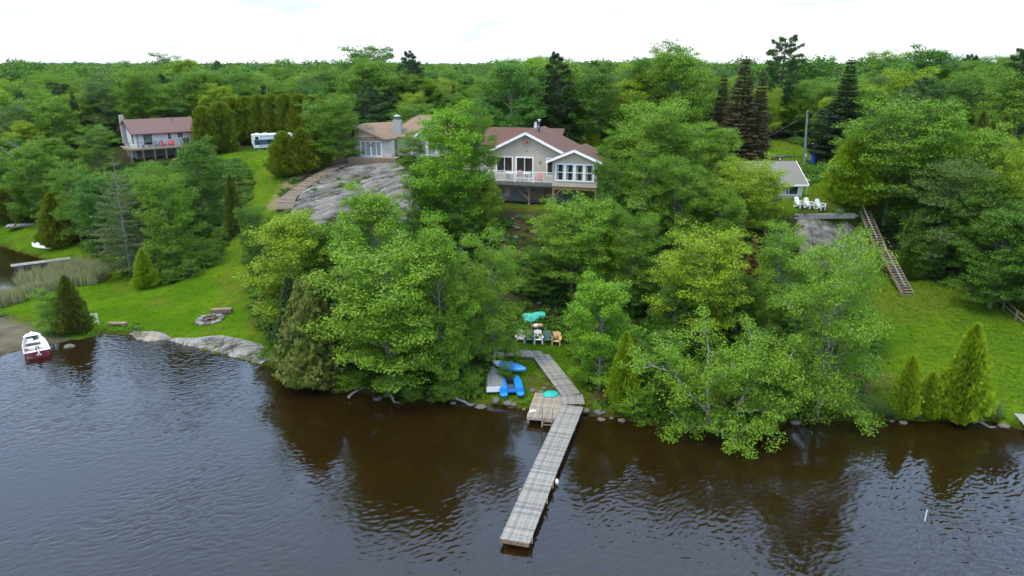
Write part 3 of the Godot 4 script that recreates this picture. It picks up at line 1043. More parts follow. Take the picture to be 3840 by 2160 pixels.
const TREES := [
	["cedar", "olive", -37.6, -57.1, 5.2, 3.2, "olive cedar on the sandy spit beside the wooden easel chair"],
	["birch", "light", -39.3, -56.6, 4.2, 2.4, "small light green birch against the olive cedar on the spit"],
	["cedar", "olive", -36.8, -57.1, 2.3, 1.6, "low dark cedar bush at the foot of the spit cedar"],
	["cedar", "gold", -56.7, -86.5, 6.9, 5.1, "bushy golden green cedar beside the upturned white rowboat"],
	["cedar", "olive", -72.8, -101.2, 5.0, 6.3, "dark cedar behind the stacked dock sections"],
	["cedar", "olive", -67.7, -97.7, 4.5, 4.4, "cedar with bare trunks next to the stacked dock sections"],
	["hemlock", "olive", -41.0, -73.5, 12.9, 7.8, "sparse olive hemlock with bare grey trunk showing beside the reeds"],
	["cedar", "bright", -36.5, -67.8, 4.1, 2.8, "small pointed yellow green cedar at the lawn edge below the hemlock"],
	["maple", "dark", -36.2, -82.0, 11.4, 6.3, "tall dark green maple above the grass track"],
	["maple", "mid", -35.3, -71.6, 10.7, 6.0, "broad green maple between the hemlock and the grass track"],
	["maple", "mid", -65.2, -96.3, 11.2, 7.2, "round green tree behind the golden cedar by the inlet"],
	["maple", "teal", -76.0, -103.6, 9.1, 6.3, "bluish green tree at the head of the inlet"],
	["birch", "mid", -54.0, -86.7, 10.5, 5.7, "slender birch between the inlet cedar and the hemlock"],
	["birch", "mid", -65.0, -112.2, 8.0, 6.5, "pale stemmed birch against the white house gable"],
	["maple", "teal", -48.5, -82.4, 9.8, 5.8, "bluish green maple behind the hemlock"],
	["maple", "mid", -40.8, -81.3, 9.6, 5.4, "green maple below the white house deck"],
	["maple", "mid", -67.5, -105.2, 9.6, 6.8, "green maple next to the dead grey snag"],
	["maple", "dark", -24.9, -67.1, 7.4, 3.6, "dark round maple at the top of the fire pit lawn"],
	["cedar", "olive", -31.8, -80.0, 7.0, 2.6, "dark cedar behind the dark maple by the track"],
	["maple", "yellow", -17.9, -55.7, 10.5, 7.2, "big yellow green maple at the foot of the rock slope"],
	["oldcedar", "olive", -14.4, -47.1, 8.2, 5.5, "large drooping olive brown cedar hanging over the water"],
	["maple", "light", -10.5, -52.8, 12.4, 6.7, "light green maple rising in front of the bare rock"],
	["maple", "light", -8.6, -46.0, 11.3, 9.5, "largest spreading maple on the shore beside the drooping cedar"],
	["maple", "light", -5.0, -46.1, 12.4, 4.6, "tall maple with a long pale trunk near the shore"],
	["birch", "light", -1.3, -48.8, 10.8, 4.4, "light birch leaning beside the lawn chairs"],
	["spruce", "dark", -12.3, -50.4, 7.9, 3.7, "dark fir hidden among the shore maples"],
	["spruce", "dark", -16.9, -51.4, 6.7, 3.5, "dark fir behind the drooping cedar"],
	["maple", "bright", -5.8, -65.0, 13.5, 7.4, "tallest bright maple between the tan house and the deck"],
	["birch", "mid", -2.9, -65.4, 12.0, 3.6, "thin tall birch touching the tallest bright maple"],
	["maple", "dark", -4.6, -63.6, 6.6, 3.9, "dark maple at the corner of the white railed deck"],
	["maple", "dark", -8.0, -64.9, 7.3, 5.2, "dark maple beside the rock below the tan house"],
	["birch", "mid", -12.4, -89.5, 6.3, 4.2, "birch screening the tan house windows"],
	["maple", "yellow", -2.4, -65.2, 5.0, 3.0, "yellow green maple sapling under the white railing"],
	["maple", "light", 5.1, -58.3, 9.5, 7.2, "full green maple below the sunroom"],
	["maple", "dark", 8.9, -63.0, 8.8, 3.7, "dark maple close against the sunroom wall"],
	["birch", "mid", 12.0, -63.3, 10.6, 5.6, "birch clump beside the sunroom maple"],
	["birch", "mid", 14.8, -62.8, 9.9, 5.3, "birch with white stems in the middle of the clump"],
	["birch", "mid", 17.0, -63.3, 8.6, 4.2, "dark leaved birch at the end of the clump"],
	["maple", "light", 13.4, -68.4, 11.8, 8.3, "tall light green maple standing over the birch clump"],
	["maple", "mid", 10.3, -68.2, 8.2, 4.7, "green maple behind the sunroom roof"],
	["maple", "light", 17.2, -69.6, 9.2, 5.8, "light maple behind the birch clump"],
	["maple", "light", 20.6, -70.1, 8.6, 5.2, "light maple in front of the brown spruces"],
	["maple", "yellow", 21.9, -65.7, 8.2, 7.5, "yellow green maple hiding the small cottage"],
	["maple", "yellow", 24.3, -66.8, 6.2, 3.6, "yellow maple over the corner of the small cottage roof"],
	["birch", "mid", 10.1, -56.7, 9.7, 4.9, "birch on the slope under the birch clump"],
	["cedar", "bright", 8.4, -59.0, 5.4, 2.7, "yellowish cedar on the slope below the sunroom"],
	["spruce", "rust", 20.3, -57.8, 5.8, 2.0, "rusty dying young spruce on the slope"],
	["maple", "bright", 6.1, -45.3, 8.5, 5.0, "bright lime green maple beside the boardwalk"],
	["maple", "yellow", 13.9, -50.6, 9.9, 7.0, "yellow green maple with several pale stems behind the leaning birch"],
	["birch", "light", 20.8, -52.7, 9.8, 5.2, "light birch on the slope below the small cottage"],
	["birch", "light", 20.0, -41.9, 12.5, 6.7, "biggest birch of the shore, behind the leaning birch, twigs touching the water"],
	["birch", "light", 25.3, -50.0, 10.4, 3.4, "slim birch top beside the grey rock face"],
	["shrub", "bright", 8.1, -41.8, 2.6, 3.2, "round bright shrub on the bank near the start of the dock"],
	["cedar", "bright", 7.4, -42.9, 5.6, 2.7, "yellow green cedar bush between the lime maple and the leaning birch"],
	["cedar", "bright", 28.9, -41.4, 6.8, 3.8, "tall bright cone shaped cedar standing at the waterline"],
	["cedar", "bright", 25.6, -41.9, 4.4, 2.1, "small slim cedar beside the cone shaped shore cedar"],
	["cedar", "bright", 27.1, -41.9, 3.2, 2.1, "low bushy cedar between the two shore cedars"],
	["cedar", "bright", 34.0, -70.7, 7.5, 6.5, "big broad cedar beside the white lawn chairs"],
	["maple", "mid", 37.2, -69.7, 12.7, 11.1, "huge spreading maple behind the broad cedar"],
	["maple", "bright", 41.4, -69.6, 11.3, 5.6, "bright round maple behind the huge maple"],
	["maple", "light", 42.7, -64.9, 12.3, 6.2, "light green maple above the grey willow"],
	["maple", "yellow", 44.3, -60.8, 10.9, 5.0, "yellow green maple at the wood edge above the dark maple"],
	["birch", "grey", 39.7, -62.9, 11.0, 8.1, "grey green willow beside the timber stairs"],
	["shrub", "mid", 37.7, -64.4, 6.3, 3.3, "leafy bush close to the timber stairs"],
	["cedar", "mid", 37.0, -63.7, 3.7, 3.2, "low cedar at the foot of the timber stairs"],
	["maple", "dark", 40.0, -56.3, 8.8, 6.3, "dark heavy maple overhanging the sloping lawn"],
	["maple", "dark", 41.9, -54.2, 10.3, 5.1, "dark maple beside the wooden rail fence"],
	["spruce", "brown", 27.2, -86.6, 14.1, 6.2, "tallest brown spruce behind the light maples"],
	["spruce", "brown", 29.5, -87.1, 12.7, 4.2, "slim brown spruce at the side of the tallest one"],
	["spruce", "brown", 25.9, -90.3, 12.0, 3.6, "thin brown spruce on the house side of the tallest one"],
	["spruce", "dark", 44.3, -97.2, 13.7, 6.0, "dark pointed spruce behind the utility pole"],
	["pine", "dark", 42.3, -97.2, 8.0, 6.9, "dark pine at the foot of the pointed spruce"],
	["pine", "mid", 44.7, -122.7, 16.6, 6.8, "lone flat topped white pine above the skyline"],
	["maple", "mid", -24.8, -101.7, 10.0, 8.5, "green maple between the hedge and the tan house"],
	["pine", "mid", -22.7, -116.6, 10.4, 8.4, "soft grey green pine behind the tan house chimney"],
	["cedar", "gold", -0.9, -97.9, 7.6, 4.7, "golden cedar behind the main house ridge"],
	["cedar", "bright", 10.0, -92.6, 5.2, 3.9, "pointed cedar behind the sunroom roof"],
	["pine", "dark", 2.3, -97.3, 10.1, 7.5, "dark pine behind the main house"],
	["maple", "mid", -15.2, -110.8, 7.4, 7.3, "green maple behind the tan house roof"],
	["pine", "dark", -16.9, -129.2, 13.5, 8.8, "dark blue pine deep behind the tan house"],
	["pine", "dark", 64.5, -94.0, 15.2, 4.1, "dark pine standing tall beside the darkest pine"],
	["pine", "dark", 64.9, -91.3, 15.5, 4.4, "darkest tall pine of the wood edge"],
	["cedar", "olive", 53.9, -83.3, 8.8, 4.3, "olive cedar below the tall dark pines"],
	["cedar", "olive", 55.1, -81.1, 8.6, 4.5, "darker olive cedar beside another below the tall dark pines"],
	["maple", "mid", 36.7, -75.8, 6.2, 5.0, "green maple behind the broad cedar by the shed"],
	["hedgecedar", "hedge", -55.0, -132.1, 7.8, 5.4, "golden green cedar in the tall clipped hedge behind the trailer", "cedars of the tall hedge"],
	["hedgecedar", "hedge", -52.8, -132.1, 8.2, 5.4, "golden green cedar in the tall clipped hedge behind the trailer", "cedars of the tall hedge"],
	["hedgecedar", "hedge", -50.5, -132.2, 8.5, 5.4, "golden green cedar in the tall clipped hedge behind the trailer", "cedars of the tall hedge"],
	["hedgecedar", "hedge", -48.3, -132.7, 8.7, 5.4, "golden green cedar in the tall clipped hedge behind the trailer", "cedars of the tall hedge"],
	["hedgecedar", "hedge", -45.7, -132.2, 8.9, 5.4, "golden green cedar in the tall clipped hedge behind the trailer", "cedars of the tall hedge"],
	["hedgecedar", "hedge", -43.1, -131.7, 8.9, 5.4, "golden green cedar in the tall clipped hedge behind the trailer", "cedars of the tall hedge"],
	["hedgecedar", "hedge", -40.6, -131.3, 8.9, 5.4, "golden green cedar in the tall clipped hedge behind the trailer", "cedars of the tall hedge"],
	["hedgecedar", "hedge", -37.9, -130.3, 8.8, 5.4, "golden green cedar in the tall clipped hedge behind the trailer", "cedars of the tall hedge"],
	["hedgecedar", "hedge", -35.3, -129.3, 8.5, 5.4, "golden green cedar in the tall clipped hedge behind the trailer", "cedars of the tall hedge"],
	["hedgecedar", "hedge", -32.8, -127.8, 8.1, 5.4, "golden green cedar in the tall clipped hedge behind the trailer", "cedars of the tall hedge"],
	["cedar", "hedge", -31.1, -98.1, 6.4, 5.8, "dense cedar in the short row beside the dirt path", "cedars beside the dirt path"],
	["cedar", "hedge", -29.0, -99.3, 6.2, 5.2, "dense cedar in the short row beside the dirt path", "cedars beside the dirt path"],
	["cedar", "hedge", -27.4, -101.6, 5.5, 4.5, "dense cedar in the short row beside the dirt path", "cedars beside the dirt path"],
	["shrub", "mid", -6.9, -44.9, 1.0, 1.8, "leafy green shrub on the bank under the big shore maples", "shrubs under the shore maples"],
	["shrub", "mid", -4.5, -44.5, 1.4, 2.4, "leafy green shrub on the bank under the big shore maples", "shrubs under the shore maples"],
	["shrub", "mid", -8.8, -45.4, 1.3, 1.6, "leafy green shrub on the bank under the big shore maples", "shrubs under the shore maples"],
	["shrub", "mid", -2.7, -45.0, 1.9, 1.6, "leafy green shrub on the bank under the big shore maples", "shrubs under the shore maples"],
	["shrub", "mid", -11.4, -46.0, 1.5, 2.2, "leafy green shrub on the bank under the big shore maples", "shrubs under the shore maples"],
	["shrub", "mid", -17.9, -50.2, 1.6, 1.7, "leafy green shrub on the bank under the big shore maples", "shrubs under the shore maples"],
	["shrub", "mid", -0.5, -46.7, 1.8, 1.5, "leafy green shrub on the bank under the big shore maples", "shrubs under the shore maples"],
	["shrub", "grey", 23.9, -42.3, 1.1, 1.5, "low grey green willow shrub along the waterline below the sloping lawn", "willow shrubs along the waterline"],
	["shrub", "grey", 22.7, -41.9, 1.2, 1.3, "low grey green willow shrub along the waterline below the sloping lawn", "willow shrubs along the waterline"],
	["shrub", "grey", 26.3, -41.8, 0.8, 1.4, "low grey green willow shrub along the waterline below the sloping lawn", "willow shrubs along the waterline"],
	["shrub", "grey", 24.8, -41.8, 0.8, 1.2, "low grey green willow shrub along the waterline below the sloping lawn", "willow shrubs along the waterline"],
	["shrub", "grey", 31.6, -41.8, 1.1, 1.3, "low grey green willow shrub along the waterline below the sloping lawn", "willow shrubs along the waterline"],
	["shrub", "mid", -32.8, -69.5, 2.3, 2.9, "low leafy bush along the edge of the grass track", "bushes along the grass track"],
	["shrub", "mid", -32.8, -73.8, 2.7, 2.9, "low leafy bush along the edge of the grass track", "bushes along the grass track"],
	["shrub", "mid", -33.0, -78.4, 2.2, 2.3, "low leafy bush along the edge of the grass track", "bushes along the grass track"],
	["shrub", "mid", -34.6, -68.9, 1.6, 2.1, "low leafy bush along the edge of the grass track", "bushes along the grass track"],
	["shrub", "mid", -32.0, -71.8, 2.1, 2.5, "low leafy bush along the edge of the grass track", "bushes along the grass track"],
	["maple", "dark", 2.5, -57.9, 4.6, 4.0, "dark understorey maple above the rolled swim mat"],
	["maple", "dark", 11.6, -55.6, 5.9, 4.6, "dark understorey maple below the slope birch"],
	["maple", "dark", 12.0, -49.5, 6.1, 3.5, "dark understorey maple behind the yellow maple with pale stems"],
	["maple", "dark", 17.6, -52.2, 5.7, 3.7, "dark understorey maple beside the rusty young spruce"],
	["maple", "dark", 20.6, -48.3, 6.8, 4.0, "dark understorey maple under the light birch of the slope"],
	["maple", "dark", -15.6, -57.5, 8.1, 4.7, "dark understorey maple between the big yellow maple and the bare rock"],
	["maple", "dark", -6.9, -50.0, 7.9, 4.8, "dark understorey maple behind the largest shore maple"],
	["maple", "mid", -4.4, -54.0, 6.4, 3.2, "green understorey maple below the stone path steps"],
	["maple", "dark", 39.2, -63.4, 7.6, 5.8, "dark understorey maple behind the grey willow"],
	["maple", "dark", 38.4, -68.8, 6.6, 4.7, "dark understorey maple under the huge spreading maple"],
	["maple", "dark", 41.3, -60.9, 9.2, 5.6, "dark understorey maple between the grey willow and the wood edge"],
	["maple", "dark", -42.6, -79.4, 7.7, 5.4, "dark understorey maple behind the broad maple by the track"],
	["maple", "mid", -49.6, -88.9, 7.0, 6.0, "green understorey maple below the white bungalow"],
	["maple", "mid", -78.8, -110.1, 9.7, 7.4, "green understorey maple at the far head of the inlet"],
	["maple", "mid", 18.3, -61.5, 8.1, 4.2, "green understorey maple under the light maples by the small cottage"],
	["maple", "dark", 10.1, -64.9, 5.7, 3.7, "dark understorey maple tucked behind the sunroom"],
	["maple", "dark", 16.6, -44.1, 5.1, 3.7, "dark understorey maple between the leaning birch and the biggest birch"],
	["maple", "dark", 9.7, -43.5, 5.4, 3.2, "dark understorey maple behind the round bright shrub"],
	["hedgecedar", "hedge", -51.6, -121.6, 8.3, 5.2, "golden green cedar in the tall clipped hedge behind the trailer", "cedars of the tall hedge"],
	["hedgecedar", "hedge", -49.4, -123.8, 8.6, 5.2, "golden green cedar in the tall clipped hedge behind the trailer", "cedars of the tall hedge"],
]


# ------------------------------------------------------------------ the woods behind
func open_ground(x: float, z: float) -> bool:
	# lawns, houses and drives kept clear
	for r in [[-76.0, -80.0, -28.0, -134.0], [-31.0, -80.0, -3.0, -120.0], [-6.0, -66.0, 13.0, -86.0], [24.0, -68.0, 46.0, -117.0]]:
		if x > r[0] and x < r[2] and z < r[1] and z > r[3]:
			return true
	return false


func plant_woods() -> void:
	rng.seed = 505
	var count := {"maple": 0, "birch": 0, "pine": 0, "spruce": 0}
	var looks := {"mid": "green", "light": "light green", "dark": "dark green", "teal": "bluish green", "yellow": "yellow green", "grey": "grey green", "brown": "brownish"}
	var skyline := Curve.new()
	skyline.min_value = 0.0
	skyline.max_value = 2.0
	for q in [[-0.72, 0.92], [-0.56, 1.0], [-0.50, 1.16], [-0.40, 1.12], [-0.30, 1.0], [-0.20, 1.08], [-0.11, 0.90], [-0.04, 0.86], [0.01, 1.12], [0.10, 1.0], [0.20, 1.06], [0.28, 0.86], [0.32, 0.68], [0.45, 0.72], [0.52, 0.94], [0.64, 0.98], [0.74, 1.04]]:
		skyline.add_point(Vector2((q[0] + 0.8) / 1.6, q[1]))
	# rows that get wider apart with distance
	var z := -92.0
	while z > -190.0:
		var step := 5.2 + (-z - 92.0) * 0.012
		var half := -z * 0.76 + 6.0
		var x := -half
		while x < half:
			var px := x + rnd(-0.45, 0.45) * step
			var pz := z + rnd(-0.45, 0.45) * step
			x += step
			if open_ground(px, pz) or (px < -45.0 and pz > -105.0) or shore_distance(px, pz) < 2.0:
				continue
			# how high the wood stands along the skyline, by direction from the lake
			var u := px / -pz
			var h := rnd(8.8, 13.0) * skyline.sample_baked((u + 0.8) / 1.6) + smoothstep(100.0, 170.0, -pz) * 0.8
			var tall := rng.randf() < 0.13 and absf(u - 0.37) > 0.09
			if tall:
				h *= rnd(1.12, 1.28)
			var d := rng.randf()
			var kind := "maple"
			var tint := "mid"
			if d < 0.62:
				tint = ["mid", "mid", "light", "dark", "teal", "yellow"][rng.randi() % 6]
			elif d < 0.84:
				kind = "birch"
				tint = ["mid", "light", "grey"][rng.randi() % 3]
			elif d < 0.92:
				kind = "pine"
				tint = ["dark", "mid", "mid"][rng.randi() % 3]
			else:
				kind = "spruce"
				tint = ["dark", "dark", "brown"][rng.randi() % 3]
			if kind == "spruce":
				h = minf(h * 0.85, 11.0)
			if count[kind] > 270:
				continue
			count[kind] += 1
			var w := h * (rnd(0.62, 0.8) if kind == "maple" else rnd(0.5, 0.62) if kind == "birch" else rnd(0.5, 0.65) if kind == "pine" else rnd(0.3, 0.38))
			var place := "the white bungalow"
			for q in [[-0.40, "the tall cedar hedge"], [-0.24, "the tan bungalow"], [-0.07, "the main house"], [0.13, "the birch clump"], [0.28, "the back lawn"], [0.43, "the shed"], [0.56, "the tall dark pines"]]:
				if u > q[0]:
					place = q[1]
			plant(kind, tint, px, pz, h, w, "%s%s %s standing in the woods behind %s" % ["tall " if tall else "", looks[tint], kind, place], "%s of the woods behind %s" % [{"maple": "maples", "birch": "birches", "pine": "pines", "spruce": "spruces"}[kind], place])
		z -= step * 0.9
	far_forest()


# the far woods, one mass out to the horizon
func far_forest() -> void:
	rng.seed = 909
	var kinds := [
		broadleaf(701, 10.0, 4.2, 0.10, 26, 1500, 0.55, 1.2, {"leaf_w": 0.9}),
		broadleaf(702, 12.0, 3.6, 0.10, 26, 1500, 0.55, 1.1, {"leaf_w": 0.9, "top_pow": 1.3}),
		conifer(703, 13.0, 2.3, 20, {"dens": 0.35}),
	]
	var spots := [[], [], []]
	rng.seed = 911
	var z := -185.0
	while z > -3200.0:
		var step := 6.0 + maxf(0.0, -z - 185.0) * 0.014
		var half := -z * 0.78 + 20.0
		var x := -half
		while x < half:
			var px := x + rnd(-0.5, 0.5) * step
			var pz := z + rnd(-0.5, 0.5) * step
			x += step
			var k := 2 if rng.randf() < 0.16 else rng.randi() % 2
			var big := 1.0 + maxf(0.0, -pz - 300.0) * 0.0006
			var sw := rnd(0.85, 1.25) * big * (1.0 if k == 2 else 1.05)
			var sh := rnd(0.8, 1.08) * minf(big, 1.25)
			var tf := Transform3D(Basis(Vector3.UP, rng.randf() * TAU).scaled(Vector3(sw, sh, sw)), on_ground(px, pz))
			spots[k].append([tf, tone(0.22)])
		z -= step
	var b := Node3D.new()
	b.name = "distant_forest"
	add_child(b)
	tag(b, "distant forest covering the country to the horizon", "forest", "", "stuff")
	for k in 3:
		var mm := MultiMesh.new()
		mm.transform_format = MultiMesh.TRANSFORM_3D
		mm.use_colors = true
		mm.mesh = kinds[k].crown
		mm.instance_count = spots[k].size()
		for q in spots[k].size():
			mm.set_instance_transform(q, spots[k][q][0])
			mm.set_instance_color(q, spots[k][q][1])
		var o := MultiMeshInstance3D.new()
		o.multimesh = mm
		o.material_override = M[["leaf_far", "leaf_dark", "needle_mid"][k]]
		o.name = "canopy"
		o.set_meta("kind", "stuff")
		b.add_child(o, true)


# ------------------------------------------------------------------ building pieces
func materials_more() -> void:
	var grain: Texture2D = M.tex_grain
	var fine: Texture2D = M.tex_fine
	var wood := noise_tex(0.02, 4, Color(0.55, 0.55, 0.55), Color(1, 1, 1), 512, FastNoiseLite.TYPE_SIMPLEX, 14)
	var n := 0
	for c in [lin(0.38, 0.365, 0.33), lin(0.41, 0.395, 0.36), lin(0.34, 0.33, 0.30), lin(0.45, 0.435, 0.40), lin(0.27, 0.265, 0.25), lin(0.40, 0.37, 0.31)]:
		var m := mat("dock_%d" % n, c, 0.85, wood, 0.6)
		m.uv1_scale = Vector3(0.35, 2.0, 4.0)
		n += 1
	n = 0
	for c in [lin(0.46, 0.39, 0.31), lin(0.52, 0.44, 0.36), lin(0.42, 0.36, 0.29)]:
		var m := mat("platform_%d" % n, c, 0.85, wood, 0.6)
		m.uv1_scale = Vector3(0.35, 2.0, 4.0)
		n += 1
	mat("siding", lin(0.61, 0.53, 0.41), 0.7, fine, 0.5)
	mat("siding_pale", lin(0.58, 0.52, 0.46), 0.7, fine, 0.5)
	mat("siding_cream", lin(0.62, 0.54, 0.40), 0.7, fine, 0.5)
	mat("siding_white", lin(0.78, 0.78, 0.78), 0.6, fine, 0.5)
	mat("trim", lin(0.82, 0.82, 0.82), 0.5)
	mat("trim_brown", lin(0.16, 0.12, 0.10), 0.6)
	mat("trim_maroon", lin(0.14, 0.045, 0.045), 0.6)
	var shingle := noise_tex(0.09, 3, Color(0.55, 0.55, 0.55), Color(1, 1, 1), 512, FastNoiseLite.TYPE_CELLULAR, 17)
	mat("roof_red", lin(0.21, 0.105, 0.072), 0.95, shingle, 0.45)
	mat("roof_mauve", lin(0.27, 0.155, 0.140), 0.95, shingle, 0.45)
	mat("roof_tan", lin(0.40, 0.27, 0.185), 0.95, shingle, 0.45)
	mat("roof_grey", lin(0.34, 0.31, 0.285), 0.95, shingle, 0.45)
	mat("inside", lin(0.42, 0.36, 0.30), 0.9)
	mat("concrete", lin(0.33, 0.32, 0.30), 0.9, grain, 0.8)
	mat("stone_white", lin(0.55, 0.53, 0.50), 0.9, grain, 1.6)
	mat("wood_grey", lin(0.27, 0.25, 0.225), 0.9, wood, 0.7)
	mat("wood_brown", lin(0.30, 0.20, 0.125), 0.85, wood, 0.7)
	mat("wood_orange", lin(0.50, 0.28, 0.12), 0.8, wood, 0.7)
	mat("wood_tan", lin(0.40, 0.31, 0.215), 0.85, wood, 0.7)
	mat("wood_dark", lin(0.31, 0.26, 0.21), 0.9, wood, 0.7)
	mat("wood_step", lin(0.36, 0.25, 0.17), 0.9, wood, 0.7)
	mat("wood_path", lin(0.42, 0.33, 0.25), 0.9, wood, 0.7)
	mat("skirt", lin(0.30, 0.215, 0.15), 0.9, wood, 0.9)
	mat("deck_boards", lin(0.44, 0.35, 0.28), 0.85, wood, 0.6)
	mat("metal", lin(0.55, 0.55, 0.55), 0.35, null, 1.0, 0.8)
	mat("metal_dark", lin(0.05, 0.05, 0.05), 0.5)
	mat("aluminium", lin(0.52, 0.53, 0.52), 0.45, grain, 0.9, 0.35)
	mat("white_gloss", lin(0.80, 0.80, 0.80), 0.3)
	mat("white_rough", lin(0.72, 0.72, 0.70), 0.7)
	mat("cream", lin(0.72, 0.68, 0.56), 0.6)
	mat("red", lin(0.62, 0.02, 0.035), 0.5)
	mat("pink", lin(0.75, 0.18, 0.22), 0.6)
	mat("maroon", lin(0.25, 0.012, 0.025), 0.25)
	mat("grey_plastic", lin(0.50, 0.47, 0.45), 0.6)
	mat("grey_dark", lin(0.16, 0.18, 0.18), 0.6)
	mat("green_plastic", lin(0.07, 0.14, 0.12), 0.6)
	mat("peach_plastic", lin(0.66, 0.36, 0.17), 0.6)
	mat("black", lin(0.015, 0.015, 0.018), 0.5)
	mat("navy", lin(0.06, 0.09, 0.14), 0.35)
	mat("kayak_blue", lin(0.03, 0.26, 0.68), 0.35)
	mat("kayak_white", lin(0.68, 0.74, 0.80), 0.35)
	mat("pedal_blue", lin(0.015, 0.23, 0.72), 0.4)
	mat("turquoise", lin(0.015, 0.40, 0.34), 0.45)
	mat("teal_vinyl", lin(0.05, 0.46, 0.36), 0.35)
	mat("tarp_blue", lin(0.02, 0.08, 0.42), 0.5)
	mat("pole_green", lin(0.28, 0.34, 0.29), 0.8, grain, 1.0)
	mat("gravel", lin(0.30, 0.28, 0.26), 0.95, fine, 1.2)
	mat("brick", lin(0.32, 0.15, 0.09), 0.9, grain, 1.0)
	mat("ash", lin(0.06, 0.045, 0.04), 0.95, grain, 2.0)
	mat("rust", lin(0.20, 0.07, 0.035), 0.9, grain, 2.0)
	mat("curtain", lin(0.62, 0.62, 0.60), 0.9)
	mat("shade_green", lin(0.20, 0.235, 0.20), 0.9)
	mat("blind", lin(0.36, 0.37, 0.34), 0.9)
	mat("reed", lin(0.27, 0.29, 0.13), 0.8).vertex_color_use_as_albedo = true
	var rk := mat("rock", Color.WHITE, 0.9, noise_tex(0.05, 5, Color(0.6, 0.6, 0.6), Color(1, 1, 1), 512, FastNoiseLite.TYPE_SIMPLEX, 23), 0.35)
	rk.uv1_world_triplanar = true
	rk.vertex_color_use_as_albedo = true
	var boulder := mat("boulder", lin(0.27, 0.245, 0.22), 0.9, noise_tex(0.03, 5, Color(0.45, 0.45, 0.45), Color(1, 1, 1), 256, FastNoiseLite.TYPE_SIMPLEX, 29), 1.4)
	boulder.metallic_specular = 0.3
	var gl := StandardMaterial3D.new()
	gl.resource_name = "glass"
	gl.albedo_color = lin(0.05, 0.06, 0.06, 0.12)
	gl.transparency = BaseMaterial3D.TRANSPARENCY_ALPHA
	gl.roughness = 0.04
	M["glass"] = gl


# one wall of lap siding boards, cut to an outline and round its openings; local x, y, facing +z
func lap_wall(parent: Node3D, xf: Transform3D, outline: PackedVector2Array, openings: Array, course: float, m: Material, called := "siding_board", upright := false) -> void:
	var lo := Vector2.INF
	var hi := -Vector2.INF
	for p in outline:
		lo = lo.min(p)
		hi = hi.max(p)
	var k := 0
	var a := lo.x if upright else lo.y
	var end := hi.x if upright else hi.y
	while a < end - 0.01:
		var b := minf(a + course, end)
		var band := PackedVector2Array([Vector2(lo.x - 1, a), Vector2(hi.x + 1, a), Vector2(hi.x + 1, b), Vector2(lo.x - 1, b)])
		if upright:
			band = PackedVector2Array([Vector2(a, lo.y - 1), Vector2(b, lo.y - 1), Vector2(b, hi.y + 1), Vector2(a, hi.y + 1)])
		var left := Geometry2D.intersect_polygons(outline, band)
		for o in openings:
			var cut := PackedVector2Array([o.position, o.position + Vector2(o.size.x, 0), o.end, o.position + Vector2(0, o.size.y)])
			var next: Array[PackedVector2Array] = []
			for q in left:
				next.append_array(Geometry2D.clip_polygons(q, cut))
			left = next
		for q in left:
			var mb := MB.new()
			board_piece(mb, q, a, b, upright)
			put(called, mb.mesh(), m, parent, xf)
		a = b
		k += 1


func board_piece(mb: MB, poly: PackedVector2Array, a: float, b: float, upright: bool) -> void:
	# a course leans out at its lower edge, so that each board throws a line of shade
	var ids := Geometry2D.triangulate_polygon(poly)
	var face := func(p: Vector2) -> Vector3:
		return Vector3(p.x, p.y, 0.006 if upright else lerpf(0.028, 0.006, (p.y - a) / (b - a)))
	for q in range(0, ids.size(), 3):
		mb.tri(face.call(poly[ids[q]]), face.call(poly[ids[q + 1]]), face.call(poly[ids[q + 2]]), Vector3(0, 0, 1))
		mb.tri(Vector3(poly[ids[q]].x, poly[ids[q]].y, -0.08), Vector3(poly[ids[q + 1]].x, poly[ids[q + 1]].y, -0.08), Vector3(poly[ids[q + 2]].x, poly[ids[q + 2]].y, -0.08), Vector3(0, 0, -1))
	var mid := Vector2.ZERO
	for p in poly:
		mid += p / poly.size()
	for q in poly.size():
		var p1 := poly[q]
		var p2 := poly[(q + 1) % poly.size()]
		var o := (p1 + p2) * 0.5 - mid
		mb.quad(face.call(p1), face.call(p2), Vector3(p2.x, p2.y, -0.08), Vector3(p1.x, p1.y, -0.08), Vector3(o.x, o.y, 0))


